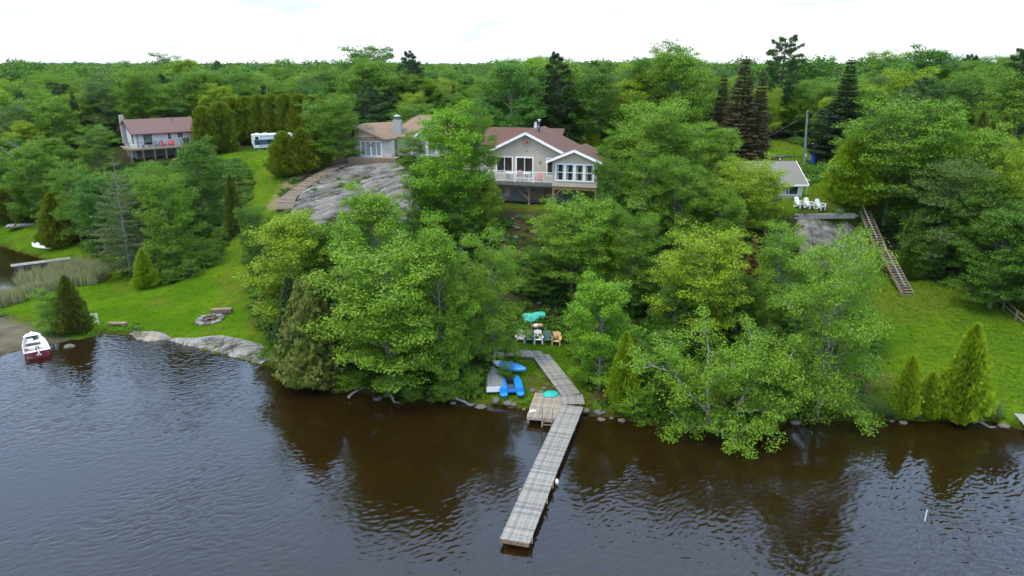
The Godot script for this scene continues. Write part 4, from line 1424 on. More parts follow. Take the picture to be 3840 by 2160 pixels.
# white framed window or glass door: frame, mullions and each pane
func window(parent: Node3D, xf: Transform3D, r: Rect2, cols: int, rows: int, frame_m: Material, called := "window", wide := 0.10, drape: Material = null) -> Node3D:
	var b := MB.new()
	var c := r.get_center()
	b.box(Vector3(c.x, r.position.y - wide * 0.15, 0.02), Vector3(r.size.x + wide * 0.8, wide, 0.12))
	b.box(Vector3(c.x, r.end.y + wide * 0.15, 0.02), Vector3(r.size.x + wide * 0.8, wide, 0.12))
	b.box(Vector3(r.position.x - wide * 0.0, c.y, 0.022), Vector3(wide, r.size.y - wide * 0.7, 0.116))
	b.box(Vector3(r.end.x + wide * 0.0, c.y, 0.022), Vector3(wide, r.size.y - wide * 0.7, 0.116))
	var w := put(called, b.mesh(), frame_m, parent, xf)
	var pw := r.size.x / cols
	var ph := r.size.y / rows
	for k in range(1, cols):
		boxp("mullion", Vector3(r.position.x + pw * k, c.y, 0.012), Vector3(0.06, r.size.y - wide * 0.7, 0.07), frame_m, w)
	for k in range(1, rows):
		boxp("rail", Vector3(c.x, r.position.y + ph * k, 0.015), Vector3(r.size.x - wide, 0.05, 0.075), frame_m, w)
	for x in cols:
		for y in rows:
			var pane := MB.new()
			var o := r.position + Vector2(pw * x, ph * y)
			pane.quad(Vector3(o.x, o.y, 0), Vector3(o.x + pw, o.y, 0), Vector3(o.x + pw, o.y + ph, 0), Vector3(o.x, o.y + ph, 0), Vector3(0, 0, 1))
			part("pane", pane, M.glass, w)
	if drape:
		for s in [0.0, 0.72]:
			var dm := MB.new()
			for q in 5:
				var x0: float = r.position.x + r.size.x * (s + 0.056 * q)
				var x1: float = r.position.x + r.size.x * (s + 0.056 * (q + 1))
				dm.quad(Vector3(x0, r.position.y, -0.15 - 0.05 * (q % 2)), Vector3(x1, r.position.y, -0.15 - 0.05 * ((q + 1) % 2)), Vector3(x1, r.end.y, -0.15 - 0.05 * ((q + 1) % 2)), Vector3(x0, r.end.y, -0.15 - 0.05 * (q % 2)), Vector3(0, 0, 1))
			part("curtain", dm, drape, w)
	return w


# a roof plane of the given corners with thickness
func roof_slab(mb: MB, corners: Array, thick := 0.14) -> void:
	var up: Vector3 = (corners[2] - corners[0]).cross(corners[1] - corners[0]).normalized()
	if up.y < 0.0:
		up = -up
	var low := []
	for p in corners:
		low.append(p - Vector3.UP * thick)
	var mid := Vector3.ZERO
	for p in corners:
		mid += p / corners.size()
	mb.fan(corners, up)
	mb.fan(low, -up)
	for k in corners.size():
		var a: Vector3 = corners[k]
		var b: Vector3 = corners[(k + 1) % corners.size()]
		mb.quad(a, b, b - Vector3.UP * thick, a - Vector3.UP * thick, (a + b) * 0.5 - mid)


func gable_outline(w: float, eave: float, ridge: float, y0 := 0.0) -> PackedVector2Array:
	return PackedVector2Array([Vector2(-w / 2, y0), Vector2(w / 2, y0), Vector2(w / 2, eave), Vector2(0, ridge), Vector2(-w / 2, eave)])


func xf_of(at: Vector3, turn := 0.0) -> Transform3D:
	return Transform3D(Basis(Vector3.UP, turn), at)


# balusters between posts, local line a -> b on the deck
func railing(parent: Node3D, a: Vector3, b: Vector3, m: Material, posts: int, high := 1.0, spacing := 0.115) -> Node3D:
	var mb := MB.new()
	var d := b - a
	mb.bar(a + Vector3.UP * high, b + Vector3.UP * high, 0.09, 0.05)
	var rail := part("railing", mb, m, parent)
	barp("bottom_rail", a + Vector3.UP * 0.09, b + Vector3.UP * 0.09, 0.05, 0.04, m, rail)
	for k in posts:
		boxp("post", a + d * (k / float(posts - 1)) + Vector3.UP * (high * 0.5 - 0.04), Vector3(0.09, high + 0.06, 0.09), m, rail)
	var n := int(d.length() / spacing)
	var bal := BoxMesh.new()
	bal.size = Vector3(0.036, high - 0.14, 0.036)
	for k in n:
		put("baluster", bal, m, rail, Transform3D(Basis.IDENTITY, a + d * ((k + 0.5) / n) + Vector3.UP * (0.10 + (high - 0.14) * 0.5)))
	return rail


# slatted garden chair; local front is +z
func adirondack(at: Vector3, turn: float, m: Material, label: String, group := "", s := 1.0) -> Node3D:
	var t := thing("adirondack_chair", at, turn, label, "chair", group)
	t.scale = Vector3.ONE * s
	for k in 5:
		var x := (k - 2) * 0.098
		var lean := Basis(Vector3.RIGHT, -0.38)
		var top := 0.78 - absf(k - 2) * 0.035
		var b := MB.new()
		var w0 := 0.040
		var w1 := 0.058
		var ring0 := [Vector3(x - w0, 0, 0), Vector3(x + w0, 0, 0), Vector3(x * 1.28 + w1, top - 0.05, 0), Vector3(x * 1.28, top, 0), Vector3(x * 1.28 - w1, top - 0.05, 0)]
		var f := []
		var r := []
		for p in ring0:
			f.append(Vector3(0, 0.27, -0.16) + lean * p)
			r.append(Vector3(0, 0.27, -0.16) + lean * (p - Vector3(0, 0, 0.025)))
		b.fan(f, lean.z)
		b.fan(r, -lean.z)
		for q in 5:
			b.quad(f[q], f[(q + 1) % 5], r[(q + 1) % 5], r[q], (f[q] + f[(q + 1) % 5]) * 0.5 - (f[0] + f[3]) * 0.5)
		part("back_slat", b, m, t)
	var seat := MB.new()
	for k in 5:
		seat.board(Vector3(0, 0.30 + k * 0.018, -0.14 + k * 0.105), Vector3(0.52, 0.025, 0.095))
	part("seat", seat, m, t)
	for sx in [-1.0, 1.0]:
		var arm := MB.new()
		arm.prism(PackedVector2Array([Vector2(-0.055, -0.42), Vector2(0.045, -0.42), Vector2(0.075, 0.24), Vector2(0.05, 0.34), Vector2(-0.05, 0.34), Vector2(-0.075, 0.24)]), 0.0, 0.028, Transform3D(Basis(Vector3(1, 0, 0), Vector3(0, 0, 1), Vector3(0, 1, 0)), Vector3(sx * 0.345, 0.55, 0.06)))
		part("arm", arm, m, t)
		barp("leg", Vector3(sx * 0.30, 0, 0.34), Vector3(sx * 0.30, 0.55, 0.30), 0.05, 0.09, m, t, Vector3.RIGHT)
		barp("leg", Vector3(sx * 0.27, 0, -0.46), Vector3(sx * 0.27, 0.36, 0.32), 0.045, 0.10, m, t)
		barp("leg", Vector3(sx * 0.28, 0, -0.40), Vector3(sx * 0.28, 0.55, -0.28), 0.045, 0.07, m, t, Vector3.RIGHT)
	return t


func dish(parent_label: String, at: Vector3, turn: float) -> Node3D:
	var t := thing("satellite_dish", at, turn, parent_label, "satellite dish")
	var b := MB.new()
	b.tube([Vector3.ZERO, Vector3(0, 0.55, 0), Vector3(0, 0.62, 0.1)], [0.025, 0.025, 0.025], 6)
	part("mast", b, M.grey_plastic, t)
	var d := MB.new()
	var rings := []
	for k in 5:
		var r := k / 4.0
		var ring := []
		for s in 14:
			var an := TAU * s / 14.0
			ring.append(Vector3(cos(an) * r * 0.28, 0.68 + sin(an) * r * 0.34, 0.12 + r * r * 0.08))
		rings.append(ring)
	d.loft(rings, true, Vector3(0, 0.68, -1))
	part("reflector", d, M.white_rough, t)
	barp("feed_arm", Vector3(0, 0.40, 0.16), Vector3(0, 0.50, 0.55), 0.025, 0.025, M.grey_plastic, t)
	boxp("receiver", Vector3(0, 0.52, 0.57), Vector3(0.08, 0.08, 0.10), M.white_rough, t)
	return t


func blob_rock(sd_: int, flat := 0.7) -> ArrayMesh:
	var s := SphereMesh.new()
	s.radius = 0.5
	s.height = 1.0
	s.radial_segments = 18
	s.rings = 10
	var a := s.get_mesh_arrays()
	var v: PackedVector3Array = a[Mesh.ARRAY_VERTEX]
	for k in v.size():
		var p := v[k]
		var f := 1.0 + 0.40 * nz2.get_noise_3d(p.x * 1.6 + sd_ * 7.3, p.y * 1.6, p.z * 1.6) + 0.14 * nz.get_noise_3d(p.x * 5.0, p.y * 5.0 + sd_, p.z * 5.0)
		v[k] = Vector3(p.x * f, clampf(p.y * f, -0.30, 0.42) * flat, p.z * f)
	a[Mesh.ARRAY_VERTEX] = v
	a[Mesh.ARRAY_NORMAL] = null
	a[Mesh.ARRAY_TANGENT] = null
	var m := ArrayMesh.new()
	m.add_surface_from_arrays(Mesh.PRIMITIVE_TRIANGLES, a)
	var st := SurfaceTool.new()
	st.create_from(m, 0)
	st.generate_normals()
	return st.commit()


# bare rock lying on the land: a fine sheet lifted out of the ground inside the outline
func rock_sheet(called: String, outline: Array, lift: float, label: String, strike: float, cell := 0.35, pale := 1.0, ridge := 0.35) -> void:
	var poly := poly_of(outline)
	var lo := Vector2.INF
	var hi := -Vector2.INF
	for p in poly:
		lo = lo.min(p)
		hi = hi.max(p)
	lo -= Vector2(1.2, 1.2)
	hi += Vector2(1.2, 1.2)
	var nx := int((hi.x - lo.x) / cell) + 1
	var nzz := int((hi.y - lo.y) / cell) + 1
	var b := MB.new()
	var idx := {}
	var turn := Transform2D(strike, Vector2.ZERO)
	for r in nzz + 1:
		for q in nx + 1:
			var p := lo + Vector2(q, r) * cell
			var s := -sd(poly, p)
			if s < -1.0:
				continue
			var w := turn * p
			var bed := nz.get_noise_2d(w.x * 0.12, w.y * 0.55)
			var crack := maxf(1.0 - smoothstep(0.0, 0.07, absf(nz2.get_noise_2d(w.x * 0.07 + 30.0, w.y * 0.22))), 0.8 * (1.0 - smoothstep(0.0, 0.05, absf(nz2.get_noise_2d(w.x * 0.30 - 12.0, w.y * 0.10)))))
			var lump := nz2.get_noise_2d(p.x * 0.22, p.y * 0.22 + 50.0)
			var y := ground_y(p.x, p.y) + lift * smoothstep(-0.9, 1.4, s + lump * 1.2) - 0.45 * (1.0 - smoothstep(-1.0, 0.1, s))
			y += (bed * ridge + lump * 0.5 * lift - crack * 0.22) * smoothstep(-0.4, 1.0, s)
			var g := 0.19 + 0.20 * bed + 0.24 * nz.get_noise_2d(w.x * 0.45, w.y * 2.4) + 0.10 * lump - 0.13 * crack
			g = clampf(g * pale, 0.045, 0.62)
			var col := Color(g * 1.06, g, g * 0.92)
			col = col.lerp(Color(0.30, 0.24, 0.17) * pale, clampf(lump * 1.6 - 0.35, 0.0, 0.6))
			# moss and soil caught in the hollows
			var moss := nz.get_noise_2d(p.x * 0.35 + 80.0, p.y * 0.35)
			col = col.lerp(Color(0.11, 0.13, 0.04), clampf(moss * 4.0 - 0.9, 0.0, 0.75))
			b.col = col
			idx[Vector2i(q, r)] = b.vert(Vector3(p.x, y, p.y), Vector3.UP)
	for key in idx:
		var k2 := Vector2i(key.x + 1, key.y)
		var k3 := Vector2i(key.x, key.y + 1)
		var k4: Vector2i = key + Vector2i(1, 1)
		if idx.has(k2) and idx.has(k3) and idx.has(k4):
			b.tri_i(idx[key], idx[k2], idx[k4])
			b.tri_i(idx[key], idx[k4], idx[k3])
	for key in idx:
		var c: Vector3 = b.v[idx[key]]
		var dx: Vector3 = (b.v[idx[Vector2i(key.x + 1, key.y)]] if idx.has(Vector2i(key.x + 1, key.y)) else c + Vector3(0.1, 0, 0)) - (b.v[idx[Vector2i(key.x - 1, key.y)]] if idx.has(Vector2i(key.x - 1, key.y)) else c)
		var dz: Vector3 = (b.v[idx[Vector2i(key.x, key.y + 1)]] if idx.has(Vector2i(key.x, key.y + 1)) else c + Vector3(0, 0, 0.1)) - (b.v[idx[Vector2i(key.x, key.y - 1)]] if idx.has(Vector2i(key.x, key.y - 1)) else c)
		var nn := dz.cross(dx).normalized()
		b.n[idx[key]] = nn if nn.y > 0.0 else -nn
	b.t.clear()
	tag(part(called, b, M.rock), label, "rock")


# ------------------------------------------------------------------ houses
func build_all() -> void:
	main_house()
	main_house_extras()
	tan_house()
	white_house()
	small_cottage()
	travel_trailer()
	dock_and_walk()
	shore_things()
	lawn_furniture()
	beach_things()
	right_bank_things()
	rocks()
	leaning_birch()
	dead_wood()
	ground_cover()


func main_house() -> void:
	var floor_y := 11.25
	var h := thing("house", Vector3(1.45, floor_y, -71.5), -0.27, "tan sided main house with brown gabled roof, white trim and a railed deck on posts", "house")
	var eave := 2.62
	var ridge := 4.5
	# front gable wall
	var holes := [Rect2(-3.12, 0.50, 1.68, 1.62), Rect2(-1.06, 0.06, 1.74, 2.06), Rect2(2.10, 0.42, 0.95, 1.68)]
	lap_wall(h, xf_of(Vector3.ZERO), gable_outline(7.8, eave, ridge - 0.04, -0.3), holes, 0.2, M.siding)
	window(h, xf_of(Vector3.ZERO), holes[0], 2, 1, M.trim)
	window(h, xf_of(Vector3.ZERO), holes[1], 2, 1, M.trim, "patio_door", 0.12)
	window(h, xf_of(Vector3.ZERO), holes[2], 1, 1, M.trim)
	# sides and back
	var deep := 7.5
	lap_wall(h, xf_of(Vector3(-3.9, 0, -deep / 2), -PI / 2), PackedVector2Array([Vector2(-deep / 2, -0.3), Vector2(deep / 2, -0.3), Vector2(deep / 2, eave), Vector2(-deep / 2, eave)]), [], 0.2, M.siding)
	lap_wall(h, xf_of(Vector3(3.9, 0, -deep / 2), PI / 2), PackedVector2Array([Vector2(-deep / 2, -0.3), Vector2(deep / 2, -0.3), Vector2(deep / 2, eave), Vector2(-deep / 2, eave)]), [], 0.2, M.siding)
	boxp("back_wall", Vector3(0, 1.1, -deep), Vector3(7.7, 3.0, 0.15), M.siding, h)
	boxp("floor", Vector3(0, -0.22, -deep / 2 - 0.05), Vector3(7.62, 0.16, deep - 0.2), M.inside, h)
	boxp("ceiling", Vector3(0, 2.45, -deep / 2 - 0.05), Vector3(7.62, 0.08, deep - 0.2), M.curtain, h)
	boxp("inner_wall", Vector3(0, 1.1, -4.2), Vector3(7.6, 2.6, 0.1), M.inside, h)
	# roof: two slopes with white fascia along the front rakes
	var roof := MB.new()
	var o := 0.45
	var drop := (ridge - eave) / 3.9
	for s in [-1.0, 1.0]:
		roof_slab(roof, [Vector3(0, ridge + 0.14, 0.5), Vector3(0, ridge + 0.14, -deep - 0.3), Vector3(s * (3.9 + o), eave - drop * o + 0.14, -deep - 0.3), Vector3(s * (3.9 + o), eave - drop * o + 0.14, 0.5)])
	var rf := part("roof", roof, M.roof_red, h)
	for s in [-1.0, 1.0]:
		barp("fascia", Vector3(s * 0.0, ridge + 0.02, 0.53), Vector3(s * (3.93 + o), eave - drop * (o + 0.03) + 0.02, 0.53), 0.06, 0.24, M.trim, rf)
		barp("gutter", Vector3(s * (3.96 + o), eave - drop * o + 0.04, 0.45), Vector3(s * (3.96 + o), eave - drop * o + 0.04, -deep), 0.10, 0.12, M.trim, rf)
		barp("soffit", Vector3(s * (3.9 + o * 0.5), eave - drop * o * 0.5 - 0.06, 0.4), Vector3(s * (3.9 + o * 0.5), eave - drop * o * 0.5 - 0.06, -deep), 0.4, 0.03, M.trim, rf)
	# wing behind with a level ridge
	boxp("wing_wall", Vector3(-4.2, 1.1, -10.1), Vector3(11.0, 3.0, 5.0), M.siding, h)
	var wing := MB.new()
	for s in [-1.0, 1.0]:
		roof_slab(wing, [Vector3(-10.2, 4.2, -10.1), Vector3(1.8, 4.2, -10.1), Vector3(1.8, 2.5, -10.1 + s * 3.1), Vector3(-10.2, 2.5, -10.1 + s * 3.1)])
	part("wing_roof", wing, M.roof_red, h)
	# sunroom on the right
	var x0 := 3.3
	var x1 := 7.6
	var mid := (x0 + x1) / 2
	var sz := 3.0
	var panes := []
	for k in 4:
		panes.append(Rect2(x0 - mid + 0.36 + k * 0.93, 0.46, 0.80, 1.52))
	lap_wall(h, xf_of(Vector3(mid, 0, sz)), gable_outline(4.3, 2.38, 3.27, -0.12), panes, 0.2, M.siding)
	for r in panes:
		window(h, xf_of(Vector3(mid, 0, sz)), r, 1, 2, M.trim, "window", 0.11, M.curtain)
	for s in [-1.0, 1.0]:
		lap_wall(h, xf_of(Vector3(mid + s * 2.15, 0, 1.2), s * PI / 2), PackedVector2Array([Vector2(-1.8, -0.12), Vector2(1.8, -0.12), Vector2(1.8, 2.38), Vector2(-1.8, 2.38)]), [], 0.2, M.siding)
	boxp("sunroom_floor", Vector3(mid, -0.2, 1.2), Vector3(4.2, 0.14, 3.5), M.wood_orange, h)
	boxp("sunroom_wall", Vector3(mid, 1.1, -0.6), Vector3(4.2, 2.5, 0.1), M.inside, h)
	var sr := MB.new()
	for s in [-1.0, 1.0]:
		roof_slab(sr, [Vector3(mid, 3.40, sz + 0.45), Vector3(mid, 3.40, -2.6), Vector3(mid + s * 2.62, 2.31, -2.6), Vector3(mid + s * 2.62, 2.31, sz + 0.45)])
	var sroof := part("sunroom_roof", sr, M.roof_red, h)
	for s in [-1.0, 1.0]:
		barp("fascia", Vector3(mid, 3.29, sz + 0.48), Vector3(mid + s * 2.68, 2.175, sz + 0.48), 0.06, 0.22, M.trim, sroof)
	# framing that carries the sunroom
	var base := ground_local(h, x0 + 0.1, sz - 0.1)
	barp("sunroom_beam", Vector3(x0, -0.36, sz - 0.12), Vector3(x1, -0.36, sz - 0.12), 0.09, 0.18, M.wood_orange, h)
	for x in [x0 + 0.12, x1 - 0.12]:
		boxp("sunroom_post", Vector3(x, (-0.45 + base) / 2 - 0.1, sz - 0.12), Vector3(0.15, absf(base) - 0.25, 0.15), M.wood_orange, h)
	barp("sunroom_brace", Vector3(x0 + 0.15, -1.15, sz - 0.12), Vector3(x0 + 0.85, -0.42, sz - 0.12), 0.09, 0.09, M.wood_orange, h)
	boxp("sunroom_post", Vector3(x0 + 1.15, -1.4, 1.0), Vector3(0.14, 2.1, 0.14), M.wood_grey, h)
	barp("prop_board", Vector3(x0 - 0.5, base + 0.15, 1.6), Vector3(x0 + 1.0, -1.2, 0.9), 0.05, 0.18, M.wood_grey, h)
	# deck
	var dx0 := -4.6
	var dx1 := x0 - 0.02
	var k2 := 0
	var dboard := MB.new()
	dboard.board(Vector3.ZERO, Vector3(dx1 - dx0, 0.035, 0.138), 0.006)
	var dm := dboard.mesh()
	while k2 < 14:
		put("deck_board", dm, M["dock_%d" % (k2 % 3)], h, Transform3D(Basis.IDENTITY, Vector3((dx0 + dx1) / 2, -0.02, 0.12 + k2 * 0.146)))
		k2 += 1
	boxp("deck_fascia", Vector3((dx0 + dx1) / 2, -0.19, 2.15), Vector3(dx1 - dx0 + 0.05, 0.30, 0.05), M.wood_grey, h)
	boxp("deck_beam", Vector3((dx0 + dx1) / 2, -0.47, 1.75), Vector3(dx1 - dx0, 0.24, 0.12), M.wood_grey, h)
	for k in 8:
		boxp("joist", Vector3(dx0 + 0.3 + k * 1.05, -0.16, 1.05), Vector3(0.05, 0.2, 2.0), M.wood_grey, h)
	boxp("side_deck", Vector3(-4.26, -0.05, -1.1), Vector3(0.68, 0.06, 2.2), M.dock_1, h)
	railing(h, Vector3(dx0 + 0.06, 0, 2.08), Vector3(dx1 - 0.06, 0, 2.08), M.trim, 5)
	railing(h, Vector3(dx0 + 0.04, 0, 2.0), Vector3(dx0 + 0.04, 0, -2.1), M.trim, 3)
	for x in [-2.3, 0.75]:
		var g := ground_local(h, x, 1.75)
		boxp("deck_post", Vector3(x, (-0.59 + g) / 2 - 0.1, 1.75), Vector3(0.16, absf(g) - 0.39, 0.16), M.wood_brown, h)
		boxp("post_footing", Vector3(x, g + 0.02, 1.75), Vector3(0.24, 0.3, 0.24), M.concrete, h)
	barp("brace", Vector3(-2.2, -1.75, 1.75), Vector3(-0.9, -0.62, 1.75), 0.06, 0.10, M.wood_grey, h)
	barp("brace", Vector3(0.65, -1.75, 1.75), Vector3(-0.6, -0.62, 1.75), 0.06, 0.10, M.wood_grey, h)
	# basement under the deck
	boxp("basement_wall", Vector3(0.6, -1.6, -0.2), Vector3(9.4, 2.6, 0.2), M.concrete, h)
	boxp("basement_panel", Vector3(-2.0, -1.25, -0.07), Vector3(0.5, 1.3, 0.06), M.siding, h)
	boxp("basement_panel", Vector3(0.1, -1.1, -0.07), Vector3(0.45, 1.0, 0.06), M.siding, h)
	boxp("basement_panel", Vector3(2.1, -1.2, -0.07), Vector3(0.4, 1.6, 0.06), M.wood_brown, h)
	boxp("basement_sill", Vector3(0.2, -2.25, 0.25), Vector3(5.6, 0.18, 0.2), M.wood_grey, h)
	for k in 5:
		boxp("lumber_sheet", Vector3(0.0 + k * 0.36, -1.72 + 0.04 * (k % 2), 0.05 + 0.04 * k), Vector3(0.9, 0.85 - 0.08 * (k % 3), 0.03), M.wood_step, h, Basis(Vector3.RIGHT, -0.12))


func ground_local(h: Node3D, x: float, z: float) -> float:
	var p := h.transform * Vector3(x, 0, z)
	return ground_y(p.x, p.z) - h.position.y


func on_house(h: Node3D, p: Vector3) -> Vector3:
	return h.transform * p


func main_house_extras() -> void:
	var h: Node3D = get_node("house")
	var turn := h.rotation.y
	# compass rose
	var c := thing("compass_rose", on_house(h, Vector3(0.04, 3.62, 0.05)), turn, "red eight pointed compass ornament high on the tan gable", "ornament")
	var star := PackedVector2Array()
	for k in 16:
		var r := (0.36 if k % 4 == 0 else 0.26) if k % 2 == 0 else 0.075
		star.append(Vector2.from_angle(PI / 2 + TAU * k / 16.0) * r)
	var b := MB.new()
	b.prism(star, 0.0, 0.03)
	part("star", b, M.red, c)
	var ring := MB.new()
	for k in 28:
		var a0 := TAU * k / 28.0
		var a1 := TAU * (k + 1) / 28.0
		ring.bar(Vector3(cos(a0), sin(a0), 0.03) * Vector3(0.39, 0.39, 1), Vector3(cos(a1), sin(a1), 0.03) * Vector3(0.39, 0.39, 1), 0.022, 0.022)
	part("ring", ring, M.wood_brown, c)
	# barn star, with raised ridges
	var s := thing("barn_star", on_house(h, Vector3(1.42, 1.68, 0.04)), turn, "dark metal five pointed star on the wall beside the patio door", "ornament")
	var sm := MB.new()
	for k in 10:
		var p0 := Vector2.from_angle(PI / 2 + TAU * k / 10.0) * (0.22 if k % 2 == 0 else 0.085)
		var p1 := Vector2.from_angle(PI / 2 + TAU * (k + 1) / 10.0) * (0.22 if k % 2 == 1 else 0.085)
		sm.tri(Vector3(p0.x, p0.y, 0), Vector3(p1.x, p1.y, 0), Vector3(0, 0, 0.05), Vector3(0, 0, 1))
	part("star", sm, M.wood_dark, s)
	var liz := thing("lizard_ornament", on_house(h, Vector3(0.0, 2.72, 0.04)), turn, "small dark lizard ornament below the compass", "ornament")
	var lb := MB.new()
	lb.tube([Vector3(-0.16, 0, 0), Vector3(-0.05, 0.02, 0), Vector3(0.06, -0.01, 0), Vector3(0.18, 0.04, 0)], [0.006, 0.02, 0.024, 0.012], 5)
	lb.bar(Vector3(-0.04, -0.05, 0), Vector3(-0.02, 0.07, 0), 0.014, 0.014)
	lb.bar(Vector3(0.08, -0.06, 0), Vector3(0.06, 0.07, 0), 0.014, 0.014)
	part("body", lb, M.wood_dark, liz)
	# stove pipe
	var p := thing("stove_pipe", on_house(h, Vector3(0.5, 4.35, -3.2)), 0.0, "metal stove pipe with a round cap on the brown roof", "chimney")
	var pb := MB.new()
	pb.tube([Vector3.ZERO, Vector3(0, 1.05, 0)], [0.10, 0.10], 10)
	part("flue", pb, M.metal_dark, p)
	var pc := MB.new()
	pc.lathe([Vector2(0.10, 1.05), Vector2(0.15, 1.07), Vector2(0.15, 1.16), Vector2(0.10, 1.18), Vector2(0.19, 1.22), Vector2(0.19, 1.26), Vector2(0.0, 1.32)], 12)
	part("cap", pc, M.metal, p)
	dish("pale satellite dish beside the stove pipe on the brown roof", on_house(h, Vector3(0.1, 4.45, -2.6)), turn + 1.2)
	# on the deck
	var ch := thing("plastic_chair", on_house(h, Vector3(-3.75, 0, 0.9)), turn + 0.5, "tall cream plastic chair at the end of the railed deck", "chair")
	var cb := MB.new()
	cb.loft([[Vector3(-0.24, 0.42, -0.2), Vector3(0.24, 0.42, -0.2), Vector3(0.24, 0.44, -0.24), Vector3(-0.24, 0.44, -0.24)], [Vector3(-0.25, 0.8, -0.3), Vector3(0.25, 0.8, -0.3), Vector3(0.25, 0.8, -0.34), Vector3(-0.25, 0.8, -0.34)], [Vector3(-0.20, 1.12, -0.38), Vector3(0.20, 1.12, -0.38), Vector3(0.20, 1.12, -0.41), Vector3(-0.20, 1.12, -0.41)]])
	part("backrest", cb, M.cream, ch)
	boxp("seat", Vector3(0, 0.43, 0.02), Vector3(0.5, 0.04, 0.48), M.cream, ch)
	for sx in [-1.0, 1.0]:
		boxp("arm", Vector3(sx * 0.27, 0.64, 0.0), Vector3(0.06, 0.03, 0.5), M.cream, ch)
		for sz in [-0.22, 0.22]:
			boxp("leg", Vector3(sx * 0.25, 0.21, sz), Vector3(0.045, 0.42, 0.045), M.cream, ch)
	var t := thing("patio_table", on_house(h, Vector3(-0.6, 0, 1.05)), turn, "long white patio table on the railed deck", "table")
	boxp("table_top", Vector3(0, 0.71, 0), Vector3(2.6, 0.04, 0.85), M.white_rough, t)
	for sx in [-1.0, 1.0]:
		for sz in [-0.35, 0.35]:
			boxp("leg", Vector3(sx * 1.2, 0.345, sz), Vector3(0.06, 0.69, 0.06), M.white_rough, t)
	var pk := thing("round_back_chair", on_house(h, Vector3(-0.15, 0, 1.72)), turn + PI, "pink chair with a round back against the white railing", "chair")
	var rb := MB.new()
	rb.prism(oval(0.26, 0.25, 18), -0.02, 0.02, Transform3D(Basis(Vector3.RIGHT, -0.12), Vector3(0, 0.86, -0.24)))
	part("backrest", rb, M.pink, pk)
	var sb := MB.new()
	sb.prism(oval(0.25, 0.24, 18), 0.0, 0.05, Transform3D(Basis(Vector3.RIGHT, PI / 2), Vector3(0, 0.45, 0)))
	part("seat", sb, M.pink, pk)
	for sx in [-1.0, 1.0]:
		barp("leg", Vector3(sx * 0.2, 0, 0.2), Vector3(sx * 0.16, 0.42, 0.15), 0.035, 0.035, M.wood_brown, pk)
		barp("leg", Vector3(sx * 0.2, 0, -0.26), Vector3(sx * 0.17, 0.75, -0.22), 0.035, 0.035, M.wood_brown, pk)
	adirondack(on_house(h, Vector3(1.55, 0, 1.35)), turn - 0.4, M.red, "dull red slatted chair behind the railing beside the patio table", "", 0.85)
	adirondack(on_house(h, Vector3(-1.35, 0, 1.65)), turn + 2.6, M.wood_orange, "orange brown slatted chair behind the railing of the main deck", "", 0.8)


func oval(rx: float, ry: float, n: int) -> PackedVector2Array:
	var p := PackedVector2Array()
	for k in n:
		p.append(Vector2(cos(TAU * k / n) * rx, sin(TAU * k / n) * ry))
	return p


